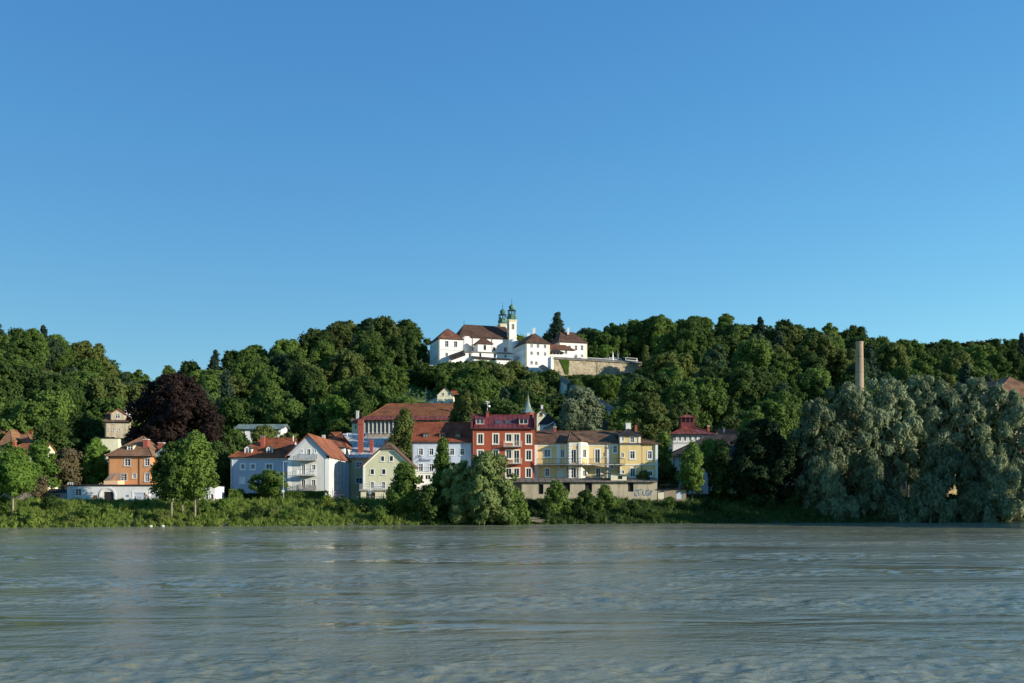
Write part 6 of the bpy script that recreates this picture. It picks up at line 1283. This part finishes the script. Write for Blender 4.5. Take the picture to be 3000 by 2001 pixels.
T('yellow-green tree top just above the broad blackish tree', 2205, 1210, 1300, 70, 238, 'leaf_light', 'round', 24, 6500, .3)
T('rounded mid green tree behind the broad blackish tree', 2290, 1180, 1330, 110, 262, 'leaf_mid', 'round', 30, 9000, .34)
# riverside group in the centre
T('narrow dark conifer in front of the pale blue house', 1297, 1288, 1520, 88, 186, 'leaf_mid', 'spire', 70, 14000, .24, name='conifer', cat='conifer', lobe=(.16, .3), tr=.22)
T('dark green riverside tree left of the narrow conifer', 1190, 1360, 1530, 92, 184, 'leaf_mid', 'oval', 40, 12000, .24)
T('dark riverside tree at the foot of the narrow conifer', 1262, 1425, 1535, 110, 183, 'leaf_dark', 'dome', 36, 11000, .24)
T('silvery willow bush by the water, left of the largest one', 1352, 1352, 1535, 96, 182.5, 'leaf_sallow', 'round', 40, 17000, .22, name='willow', cat='willow', droop=.5, aspect=1.7, lobe=(.14, .3), spray=2.4)
T('largest silvery green willow bush by the water in front of the red house', 1432, 1327, 1536, 168, 181.5, 'leaf_sallow', 'dome', 64, 34000, .22, name='willow', cat='willow', droop=.5, aspect=1.7, lobe=(.14, .28), spray=2.4, tr=.3, stems=((.5, 0), (-.6, .2)))
T('low willow bush spilling to the water below the red house', 1500, 1440, 1538, 84, 182, 'leaf_light', 'dome', 26, 9000, .22, name='willow', cat='willow', droop=.4, aspect=1.5)
# silvery willows on the right
WG = 'big willows on the right bank'
for lab, px, pt, pb, w, Y, s in (('dark-leaved outermost left of the big willows', 2395, 1175, 1515, 150, 203, 0), ('big willow directly in front of the smokestack foot', 2478, 1128, 1480, 170, 206, 1), ('big silvery willow just right of the smokestack', 2590, 1112, 1440, 180, 208, 2),
        ('tallest silvery willow in the middle of the right group', 2716, 1104, 1430, 190, 212, 3), ('broad silvery willow below the grey-brown roof', 2845, 1112, 1450, 200, 210, 4), ('willow cut by the right edge of the picture', 2968, 1150, 1480, 190, 209, 5)):
    T(lab, px, pt, pb, w, Y, 'leaf_willow', 'vase', 46, 27000, .24, name='willow', cat='willow', droop=.7, aspect=2.0, lobe=(.12, .27), fill=.05, spray=2.6, tr=.42, stems=((.9, 0), (-1.1, .5), (.1, -.6)), limbs=10, group=WG, lean=.6)
for lab, px, pt, pb, w, Y in (('drooping willow bough mass low over the water, brightest of all', 2722, 1398, 1532, 112, 198), ('medium silvery willow standing above the brightest low one', 2760, 1290, 1420, 110, 202), ('medium willow in front of the tall willows left of centre', 2545, 1320, 1500, 92, 202), ('small sunlit willow leaning left under the first big willow', 2420, 1320, 1440, 70, 201),
        ('medium willow at the right edge above the bank', 2930, 1340, 1520, 110, 204), ('willow between the brightest low one and the right edge', 2845, 1420, 1530, 100, 203), ('low shaded willow bush under the big willows', 2610, 1440, 1535, 120, 202), ('shaded willow bush left of the low shaded one', 2450, 1450, 1535, 130, 201)):
    T(lab, px, pt, pb, w, Y, 'leaf_willow', 'dome', 34, 12000, .23, name='willow', cat='willow', droop=.7, aspect=2.3, lobe=(.16, .34), fill=.12, tr=.14, stems=((.3, 0), (-.3, .2)), group='smaller willows on the right bank')
# unseen wood added right of the picture so its shadow darkens the right bank
for i, (x, y, h, w) in enumerate(((117, 163, 32, 15), (131, 150, 35, 15), (128, 172, 31, 15), (143, 160, 34, 15), (143, 176, 29, 16), (121, 183, 26, 14), (156, 168, 30, 16), (139, 140, 30, 15), (158, 186, 30, 17))):
    px = CX + F * x / y; g = ground(x, y); tree('tall unseen tree added beyond the frame to shade the right bank', px, HY - (g + h - HZ) / y * F, HY - (g + 3 - HZ) / y * F, w / y * F, y, 'leaf_mid', 'oval', 40, 9000, .42, name='added_shade_tree', group='added shade trees on the bend', tr=.4)
# shaded wood filling behind
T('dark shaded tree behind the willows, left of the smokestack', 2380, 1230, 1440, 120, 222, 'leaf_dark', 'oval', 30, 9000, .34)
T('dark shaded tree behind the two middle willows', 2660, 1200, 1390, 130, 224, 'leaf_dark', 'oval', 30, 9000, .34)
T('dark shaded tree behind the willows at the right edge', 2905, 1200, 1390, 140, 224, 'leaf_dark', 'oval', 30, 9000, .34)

# ivy on the terrace wall
n = 2600; a, _ = fw.uz(1640, 1060); b, _ = fw.uz(1666.5, 1060); c0, _ = fw.uz(1660.5, 1095); zt1, zb1 = 63.9, ZZ(1096, 441); t = rng.random(n) ** .6; ul = a + (c0 - .4 - a) * (1 - t); ur = b + (c0 + .5 - b) * (1 - t); uu = ul + (ur - ul) * rng.random(n); zz = zb1 + (zt1 - zb1) * t
pos = np.array([tuple(fw.pt(u_, -.12 - .3 * rng.random(), z_)) for u_, z_ in zip(uu, zz)]); q = unit(rng.normal(size=pos.shape) * .3 + np.array([.1, -1, .3])); iv = leaf_obj('ivy', pos, unit(q + rng.normal(size=pos.shape) * .35), q, rng.uniform(.2, .4, n), 'leaf_bright')
tag(iv, 'wedge of bright green ivy climbing the left part of the stone wall', 'ivy')
# hedges
def hedge(label, px0, px1, pt, pb, Y, d, mat='leaf_mid', n=9000, size=.16):
    x0, x1, z0, z1 = XX(px0, Y), XX(px1, Y), ZZ(pb, Y), ZZ(pt, Y); A = rng.random((n, 3)); f = rng.integers(0, 4, n); nr = np.zeros((n, 3))
    A[f == 0, 1] = 0; nr[f == 0] = (0, -1, .2); A[f == 1, 2] = 1; nr[f == 1] = (0, -.2, 1); A[f == 2, 0] = 1; nr[f == 2] = (1, 0, .2); nr[f == 3] = (0, -.5, .5)
    pos = np.stack([x0 + A[:, 0] * (x1 - x0), Y + A[:, 1] * d, z0 + A[:, 2] * (z1 - z0)], 1) + rng.normal(size=(n, 3)) * .12; c = unit(nr); tag(leaf_obj('hedge', pos, unit(c + rng.normal(size=pos.shape) * .5), c, rng.uniform(.7, 1.3, n) * size, mat), label, 'hedge')
hedge('long clipped hedge in front of the gable house balconies', 833, 953, 1442, 1470, 196.5, 2.2, 'leaf_mid'); hedge('low dark hedge at the foot of the blue house', 700, 829, 1449, 1472, 196, 2.0, 'leaf_dark'); hedge('tall rough hedge between bank trees and white garden house', 500, 612, 1408, 1468, 190, 3, 'leaf_mid', 12000)
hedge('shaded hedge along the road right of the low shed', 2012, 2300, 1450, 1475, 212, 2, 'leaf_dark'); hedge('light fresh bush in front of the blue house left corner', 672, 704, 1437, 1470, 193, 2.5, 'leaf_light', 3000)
T('leafy potted shrub on the annex roof by the yellow villa', 1888, 1382, 1410, 42, 208, 'leaf_olive', 'dome', 12, 2500, .18, name='shrub', cat='shrub', gz=8, tr=.06)

# ------------------------------------------------------------------ bank vegetation
nt_ = 7600; per = 32; tx = rng.uniform(-98, 122, nt_); ty = edge_y(tx) + rng.random(nt_) ** .9 * 15.5 - .2; tz = np.array([ground(a, b) for a, b in zip(tx, ty)]); hh = rng.uniform(.45, 1.15, nt_) * (1 + .5 * (rng.random(nt_) < .12)); rad = rng.uniform(.3, .8, nt_)
k = np.repeat(np.arange(nt_), per); N_ = len(k); a = rng.uniform(0, 6.283, N_); rr_ = rng.random(N_) ** .5; base = np.stack([tx[k] + rr_ * rad[k] * np.cos(a), ty[k] + rr_ * rad[k] * np.sin(a), tz[k] - .1], 1); h = hh[k] * rng.uniform(.6, 1.15, N_) * (1 - .35 * rr_ ** 2)
lean = np.stack([np.cos(a) * rr_, np.sin(a) * rr_, np.zeros(N_)], 1) * (h * .5)[:, None] + rng.normal(size=(N_, 3)) * np.array([.1, .1, 0]); tip = base + lean + np.stack([np.zeros(N_), np.zeros(N_), h], 1); cl = unit(np.stack([np.cos(a) * rr_, np.sin(a) * rr_ - .35, np.full(N_, .8)], 1)); w = rng.uniform(.05, .11, N_)[:, None] * np.stack([np.cos(a + 1.6), np.sin(a + 1.6), np.zeros(N_)], 1); mid = base * .45 + tip * .55 - lean * .12
V = np.stack([base, mid + w, tip, mid - w], 1); 
def grass_obj(name, V, cl, mat):
  N_ = len(V); me = bpy.data.meshes.new(name); me.vertices.add(4 * N_); me.vertices.foreach_set('co', V.astype(np.float32).ravel()); me.loops.add(4 * N_); me.loops.foreach_set('vertex_index', np.arange(4 * N_, dtype=np.int32)); me.polygons.add(N_)
  me.polygons.foreach_set('loop_start', np.arange(0, 4 * N_, 4, dtype=np.int32)); me.polygons.foreach_set('loop_total', np.full(N_, 4, dtype=np.int32)); me.materials.append(MATS[mat]); at = me.attributes.new('clump', 'FLOAT_VECTOR', 'POINT'); at.data.foreach_set('vector', np.repeat(cl, 4, axis=0).astype(np.float32).ravel()); me.update(calc_edges=True)
  go = bpy.data.objects.new(name, me); COL.objects.link(go); tag(go, kind='stuff')
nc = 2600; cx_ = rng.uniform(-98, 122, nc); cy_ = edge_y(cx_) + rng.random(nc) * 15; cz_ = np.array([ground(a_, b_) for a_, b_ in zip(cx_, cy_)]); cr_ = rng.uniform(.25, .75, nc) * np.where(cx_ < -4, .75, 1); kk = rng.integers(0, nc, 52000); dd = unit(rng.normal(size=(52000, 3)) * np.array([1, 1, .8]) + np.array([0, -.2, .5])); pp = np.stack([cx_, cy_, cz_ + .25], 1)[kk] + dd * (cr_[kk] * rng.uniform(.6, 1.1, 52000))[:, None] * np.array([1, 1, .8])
lf = cx_[kk] < -4; tag(leaf_obj('bank_ground_cover', pp[lf], unit(dd[lf] + rng.normal(size=(lf.sum(), 3)) * .5), dd[lf], rng.uniform(.08, .17, lf.sum()), 'leaf_grass'), kind='stuff'); tag(leaf_obj('shade_toned_cover', pp[~lf], unit(dd[~lf] + rng.normal(size=((~lf).sum(), 3)) * .5), dd[~lf], rng.uniform(.08, .17, (~lf).sum()), 'leaf_dark'), kind='stuff')  # right part: dark plants, with bank shade also put into the leaf colour
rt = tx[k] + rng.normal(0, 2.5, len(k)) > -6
grass_obj('riverbank_grass', V[~rt], cl[~rt], 'leaf_grass'); grass_obj('shade_toned_weeds', V[rt], cl[rt], 'leaf_dark')  # right-hand weeds take the dark leaf colour to deepen the bank's shade
SH = []
sp_ = [(12, 1.6), (60, 1.1), (95, 1.3), (150, 1.5), (205, 1.1), (262, 1.5), (318, 1.2), (372, 1.3), (412, 1.0), (470, 1.4), (600, 1.3), (655, 1.6), (700, 1.1), (745, 1.5), (800, 1.3), (848, 1.6), (905, 1.2), (960, 1.5), (1015, 1.7), (1065, 1.3), (1110, 1.8), (1150, 1.6), (1560, 1.4), (1600, 1.7), (1655, 1.5), (1700, 2.0), (1738, 1.3), (1800, 1.6), (1850, 1.9), (1905, 1.6), (1960, 1.8), (2015, 1.5), (2075, 2.0), (2140, 1.7), (2200, 2.0), (2262, 1.6), (2325, 2.1), (2380, 1.7), (2530, 2.0), (2660, 1.8), (2790, 2.1), (2900, 1.9), (2975, 2.0)]
for i, (px, r) in enumerate(sp_):
    t = RR.uniform(.05, .8); y = 170.0
    for _ in range(6): y = edge_y(XX(px, y)) + .6 + t * 12
    x = XX(px, y); g = ground(x, y); z = g; H = r * RR.uniform(1.1, 1.6); root = empty('bank_shrub', (x, y, g), '', 'shrub', 'shrubs along the river bank')
    p, nr, cl, sz, C = crown_points(r, H, 'dome', 12, 1700, size=.17, fill=.2); leaf_obj('foliage', p, nr, cl, sz, ['leaf_mid', 'leaf_light', 'leaf_grass', 'leaf_dark', 'leaf_olive'][i % 5] if px < 1150 else ['leaf_mid', 'leaf_dark', 'leaf_dark'][i % 3], root); m = MB(); b_ = Vector(root.location)  # shrubs farther right get darker leaves, shade worked into their colour
    for q in range(4): m.bar(b_, b_ + Vector((math.cos(q * 1.6) * r * .4, math.sin(q * 1.6) * r * .4, H * .6)), .04, 0, 4, .015)
    m.build('stem', 'bark', root); ref = 'left of the three bank trees' if px < 500 else ('below the blue and gable houses' if px < 1180 else ('below the yellow villa' if px < 1950 else 'in shade on the right bank')); SH.append((ref, px, root, ['round', 'light', 'grassy', 'dark', 'olive'][i % 5]))
for ref in sorted(set(s[0] for s in SH)):
    g_ = sorted([s for s in SH if s[0] == ref], key=lambda s: s[1])
    for i, s in enumerate(g_): s[2]['label'] = f"bank shrub {ref}, {ORD[i] if i < 14 else 'last'} from left"
T('taller leafy bush on the bank in front of the second annex opening', 1628, 1412, 1520, 76, 190, 'leaf_light', 'dome', 26, 8000, .2, name='shrub', cat='shrub', tr=.1)
T('dark rounded bush on the bank before the annex wall', 1772, 1424, 1520, 62, 194, 'leaf_mid', 'oval', 24, 7000, .2, name='shrub', cat='shrub', tr=.1)
T('low spiky bush sticking up between the annex bushes', 1715, 1440, 1520, 60, 192, 'leaf_mid', 'dome', 20, 5000, .2, name='shrub', cat='shrub', tr=.1)
# driftwood and pale rocks at the waterline
m = MB()
for i in range(16):
    y = edge_y(XX(1572, 188)) + RR.uniform(-.6, 2); x = XX(1572, y) + RR.uniform(-1.5, 1.5); z = .15 + RR.random() * 1.1; a = RR.uniform(-.6, .6); l = RR.uniform(.5, 1.4); m.bar((x - l * math.cos(a), y, z), (x + l * math.cos(a), y + .2, z + l * math.sin(a) * .5), RR.uniform(.03, .08), 0, 5, .02)
tag(m.build('driftwood', 'driftwood'), 'tangle of bare driftwood branches on the bank beside the willow bush', 'driftwood')
for px, s, lb in ((442, .28, 'pale angular rock at the waterline, left one of the pair'), (477, .3, 'pale flat rock at the waterline, right one of the pair')):
    y = 166.0
    for _ in range(5): y = edge_y(XX(px, y)) - .6
    bm_x = XX(px, y); m = MB(); m.lathe((bm_x, y, -.15), [(s * .8, 0), (s * 1.1, .2), (s * .75, .42 * s + .2), (s * .3, .55 * s + .2)], 7, rot=px); r_ = m.build('rock', 'rock_pale'); tag(r_, lb, 'rock', 'pale rocks at the waterline')

# ------------------------------------------------------------------ street furniture, car, people
def gz(px, Y): return max(4.0, ground(XX(px, Y), Y))
root = empty('street_lamp', (XX(830, 191), 191, 4), 'tall slim street lamp with round white sign in front of the blue house', 'street lamp'); q = Vector(root.location); zt = ZZ(1352, 191)
m = MB(); m.bar(q, (q.x, q.y, 6.5), .1, 0, 8, .09); m.bar((q.x, q.y, 6.5), (q.x, q.y, zt), .06, 0, 8, .045); m.build('pole', 'grey_metal', root)
m = MB(); m.hexa([(q.x - .1, q.y - .12, zt - .05), (q.x + .75, q.y - .12, zt + .02), (q.x + .75, q.y + .12, zt + .02), (q.x - .1, q.y + .12, zt - .05), (q.x - .1, q.y - .12, zt + .08), (q.x + .7, q.y - .1, zt + .12), (q.x + .7, q.y + .1, zt + .12), (q.x - .1, q.y + .12, zt + .08)]); hd = m.build('lamp_head', 'grey_metal', root); m = MB(); m.box(q.x + .2, q.x + .65, q.y - .09, q.y + .09, zt - .045, zt - .005); m.build('lamp_glass', 'lamp_glass', hd)
def disc(mb, c, r, y0, y1, mi=0, n=18):
    k = len(mb.v)
    for y in (y0, y1):
        for i in range(n): t = 2 * math.pi * i / n; mb.v.append((c[0] + r * math.cos(t), y, c[1] + r * math.sin(t)))
    mb.f.append(tuple(range(k, k + n))); mb.m.append(mi); mb.f.append(tuple(range(k + n, k + 2 * n))[::-1]); mb.m.append(mi)
    for i in range(n): j = (i + 1) % n; mb.f.append((k + i, k + n + i, k + n + j, k + j)); mb.m.append(mi)
zs = ZZ(1439, 191); m = MB(); disc(m, (q.x, zs), .26, q.y - .13, q.y - .1); disc(m, (q.x, zs), .12, q.y - .137, q.y - .131, 1); m.build('round_sign', ['white_paint', 'grey_trim'], root)
root = empty('traffic_sign', (XX(1082, 194), 194, 4), 'round white traffic sign on a pole in front of the garage terrace', 'traffic sign'); q = Vector(root.location); m = MB(); m.bar(q, q + Vector((0, 0, 2.3)), .035); m.bar(q + Vector((.16, 0, 0)), q + Vector((.16, 0, 2.3)), .035); m.build('pole', 'grey_metal', root)
m = MB(); disc(m, (q.x + .08, 4 + 2.15), .33, q.y - .08, q.y - .05); m.box(q.x + .03, q.x + .13, q.y - .09, q.y - .082, 5.95, 6.35, 1); m.box(q.x - .2, q.x + .36, q.y - .08, q.y - .05, 5.5, 5.75, 0); m.build('sign_plate', ['white_paint', 'dark_metal'], root)
root = empty('signpost', (XX(975, 193.5), 193.5, 4), 'slim signpost with two small arms beside the parked black car', 'signpost'); q = Vector(root.location); m = MB(); m.bar(q, q + Vector((0, 0, 2.8)), .035); m.build('pole', 'grey_metal', root); m = MB(); m.box(q.x - .4, q.x + .5, q.y - .06, q.y - .03, 5.75, 5.9); m.box(q.x - .2, q.x + .1, q.y - .06, q.y - .03, 5.3, 5.6); m.build('sign_arms', 'grey_trim', root)
root = empty('signpost', (XX(2040, 213), 213, 4), 'dim grey traffic sign on a pole under the dark trees', 'traffic sign'); q = Vector(root.location); m = MB(); m.bar(q, q + Vector((0, 0, 2.6)), .035); m.build('pole', 'grey_metal', root); m = MB(); disc(m, (q.x, 6.4), .33, q.y - .08, q.y - .05); m.build('sign_plate', 'grey_trim', root)
for px, Y, lb in ((507, 184.0, 'short white bollard left of the bank tree trunks'), (585, 184.5, 'short white bollard right of the bank tree trunks'), (994, 191.2, 'short white bollard in front of the black car'), (1047, 192, 'short white bollard beside the road mouth')):
    q = Vector((XX(px, Y), Y, 4.0)); m = MB(); m.lathe(q, [(.09, 0), (.09, .75), (.1, .78), (.1, .9), (.05, .95)], 8); m.lathe(q + Vector((0, 0, .55)), [(.093, 0), (.093, .12)], 8, 1); tag(m.build('bollard', ['white_paint', 'dark_metal']), lb, 'bollard', 'roadside bollards')
# railing by the garages of the green house
m = MB()
for i in range(9): x = XX(1072 + i * 11, 195.5); m.bar((x, 195.5, 4), (x, 195.5, 5.0), .035)
m.bar((XX(1070, 195.5), 195.5, 5), (XX(1162, 195.5), 195.5, 5), .04); m.bar((XX(1070, 195.5), 195.5, 4.5), (XX(1162, 195.5), 195.5, 4.5), .03); tag(m.build('street_railing', 'weathered_wood'), 'low rail along the road before the garage terrace', 'railing')
# parked car, seen from the front
def car(x, y, z, rz, label):
    root = empty('parked_car', (x, y, z), label, 'car'); m = MB(); secs = [(-2.15, .72, .35, .78), (-2.05, .82, .3, .92), (-1.2, .86, .28, 1.02), (-.75, .86, .28, 1.05), (.9, .86, .28, 1.05), (1.9, .84, .3, 1.05), (2.1, .78, .38, .95)]
    def loft(secs, close=True, inset=.1):
        rings = []
        for yy, w, z0, z1 in secs: rings.append([(-w + .08, yy, z0), (-w, yy, z0 + .15), (-w, yy, z1 - .15), (-w + inset, yy, z1), (w - inset, yy, z1), (w, yy, z1 - .15), (w, yy, z0 + .15), (w - .08, yy, z0)])
        return rings
    def addrings(m, rings, mi=0):
        k = len(m.v)
        for r in rings: m.v += [(x + a, y + b, z + c) for a, b, c in r]
        n = len(rings[0])
        for i in range(len(rings) - 1):
            for j in range(n): j2 = (j + 1) % n; m.f.append((k + i * n + j, k + i * n + j2, k + (i + 1) * n + j2, k + (i + 1) * n + j)); m.m.append(mi)
        m.f.append(tuple(k + j for j in range(n))[::-1]); m.m.append(mi); m.f.append(tuple(k + (len(rings) - 1) * n + j for j in range(n))); m.m.append(mi)
    addrings(m, loft(secs)); m.hexa([(x - .72, y - .2, z + 1.42), (x + .72, y - .2, z + 1.42), (x + .74, y + 1.5, z + 1.42), (x - .74, y + 1.5, z + 1.42), (x - .66, y - .1, z + 1.56), (x + .66, y - .1, z + 1.56), (x + .68, y + 1.4, z + 1.56), (x - .68, y + 1.4, z + 1.56)])
    body = m.build('body', 'car_black', root); m = MB(); q = [(-.8, -.95, 1.04), (.8, -.95, 1.04), (.8, 1.85, 1.04), (-.8, 1.85, 1.04), (-.7, -.2, 1.44), (.7, -.2, 1.44), (.7, 1.5, 1.44), (-.7, 1.5, 1.44)]; m.hexa([(x + a, y + b, z + c) for a, b, c in q]); m.build('windows', 'glass', root)
    for sx in (-1, 1):
        for yy in (-1.35, 1.35):
            m = MB(); m.bar((x + sx * .66, y + yy, z + .33), (x + sx * .88, y + yy, z + .33), .33, 0, 16); wl = m.build('wheel', 'rubber', root); m = MB(); m.bar((x + sx * .87, y + yy, z + .33), (x + sx * .895, y + yy, z + .33), .2, 0, 10); m.build('rim', 'grey_metal', wl)
        m = MB(); m.box(x + sx * .6 - .15, x + sx * .6 + .15, y - 2.19, y - 2.1, z + .62, z + .76); m.build('headlight', 'lamp_glass', root); m = MB(); m.box(x + sx * .95 - .09, x + sx * .95 + .09, y - .75, y - .6, z + .98, z + 1.12); m.build('wing_mirror', 'car_black', root)
    m = MB(); m.box(x - .26, x + .26, y - 2.2, y - 2.16, z + .38, z + .48); m.build('number_plate', 'white_paint', root); m = MB(); m.box(x - .4, x + .4, y - 2.185, y - 2.15, z + .55, z + .7); m.build('grille', 'dark_trim', root)
car(XX(989, 199), 200, 4.02, 0, 'black car parked nose to the road beside the gable house')
def person(x, y, z, label, top='cloth_white', bottom='cloth_navy', face=0.0, h=1.74, stride=.18):
    root = empty('person', (x, y, z), label, 'person', 'pedestrians on the riverside road'); s = h / 1.74; ca, sa = math.cos(face), math.sin(face)
    def tp(p): a, b, c = p[0] * s, p[1] * s, p[2] * s; return (a * ca - b * sa, a * sa + b * ca, c)
    def skin(name, nodes, edges, mat, sub=1):
        me = bpy.data.meshes.new(name); me.from_pydata([tp(n[0]) for n in nodes], edges, []); o = bpy.data.objects.new(name, me); COL.objects.link(o); o.parent = root; me.materials.append(MATS[mat])
        md = o.modifiers.new('skin', 'SKIN')
        sv = me.skin_vertices[0].data
        for i, n_ in enumerate(nodes): r = n_[1] * s; sv[i].radius = (r, r); sv[i].use_root = (i == 0)
        o.modifiers.new('sub', 'SUBSURF').levels = sub; o.modifiers['sub'].render_levels = sub; md.use_smooth_shade = True; return o
    N = [((0, 0, .95), .13), ((0, 0, 1.15), .13), ((0, 0, 1.38), .15), ((0, 0, 1.5), .06), ((0, -.01, 1.62), .095), ((0, -.01, 1.72), .06)]; E = [(0, 1), (1, 2), (2, 3), (3, 4), (4, 5)]
    for sx, st in ((-1, -stride), (1, stride)):
        b = len(N); N += [((sx * .1, 0, .88), .095), ((sx * .1, st * .5 - .03, .48), .06), ((sx * .1, st, .09), .042), ((sx * .1, st - .16, .04), .035)]; E += [(0, b), (b, b + 1), (b + 1, b + 2), (b + 2, b + 3)]
        b = len(N); N += [((sx * .19, 0, 1.42), .055), ((sx * .24, -st * .4 + .02, 1.13), .042), ((sx * .25, -st * .9 - .04, .88), .028), ((sx * .25, -st - .06, .81), .024)]; E += [(2, b), (b, b + 1), (b + 1, b + 2), (b + 2, b + 3)]
        for k in range(4): c_ = len(N); N.append(((sx * .25, -st - .085 + k * .018, .72 - .008 * (k in (1, 2))), .007)); E.append((b + 3, c_))
        c_ = len(N); N.append(((sx * .235, -st - .11, .78), .008)); E.append((b + 3, c_))
    skin('body', N, E, 'skin')
    skin('shirt', [((0, 0, .93), .155), ((0, 0, 1.15), .15), ((0, 0, 1.4), .165), ((-.19, 0, 1.42), .072), ((-.235, stride * .35, 1.15), .058), ((.19, 0, 1.42), .072), ((.235, -stride * .35, 1.15), .058)], [(0, 1), (1, 2), (2, 3), (3, 4), (2, 5), (5, 6)], top)
    skin('trousers', [((0, 0, .93), .15), ((-.1, 0, .85), .11), ((-.1, -stride * .5 - .03, .48), .078), ((-.1, -stride, .12), .065), ((.1, 0, .85), .11), ((.1, stride * .5 - .03, .48), .078), ((.1, stride, .12), .065)], [(0, 1), (1, 2), (2, 3), (0, 4), (4, 5), (5, 6)], bottom)
    skin('hair', [((0, .03, 1.66), .085), ((0, .02, 1.73), .075)], [(0, 1)], 'hair_brown')
    m = MB(); b0 = Vector((x, y, z))
    for sx, st in ((-1, -stride), (1, stride)): a, b = Vector(tp((sx * .1, st + .04, .04))), Vector(tp((sx * .1, st - .2, .035))); m.bar(b0 + a, b0 + b, .045 * s, 0, 6, .035 * s)
    m.build('shoes', 'dark_trim', root)
    m = MB()
    for ex in (-.032, .032): p = Vector(tp((ex, -.1, 1.64))); m.lathe(b0 + p, [(.008, -.006), (.011, 0), (.008, .006)], 6)
    p = Vector(tp((0, -.105, 1.6))); m.bar(b0 + p + Vector((0, 0, .03)), b0 + p, .009, 0, 5, .014); p = Vector(tp((0, -.098, 1.565))); m.bar(b0 + p - Vector((.02 * ca, .02 * sa, 0)), b0 + p + Vector((.02 * ca, .02 * sa, 0)), .006, 0, 4); m.build('face_features', 'hair_brown', root)
    for sx in (-1, 1): pass
    return root
person(XX(427.5, 186.5), 186.5, 4.02, 'pedestrian in dark clothes walking past the garage doors', 'cloth_navy', 'cloth_grey', R(75))
person(XX(437.5, 186.5), 186.5, 4.02, 'pedestrian in a white shirt walking past the garage doors', 'cloth_white', 'cloth_white', R(80), 1.68)
person(XX(954, 192.5), 192.5, 4.02, 'pedestrian all in white beside the hedge of the gable house', 'cloth_white', 'cloth_white', R(-20), 1.76)
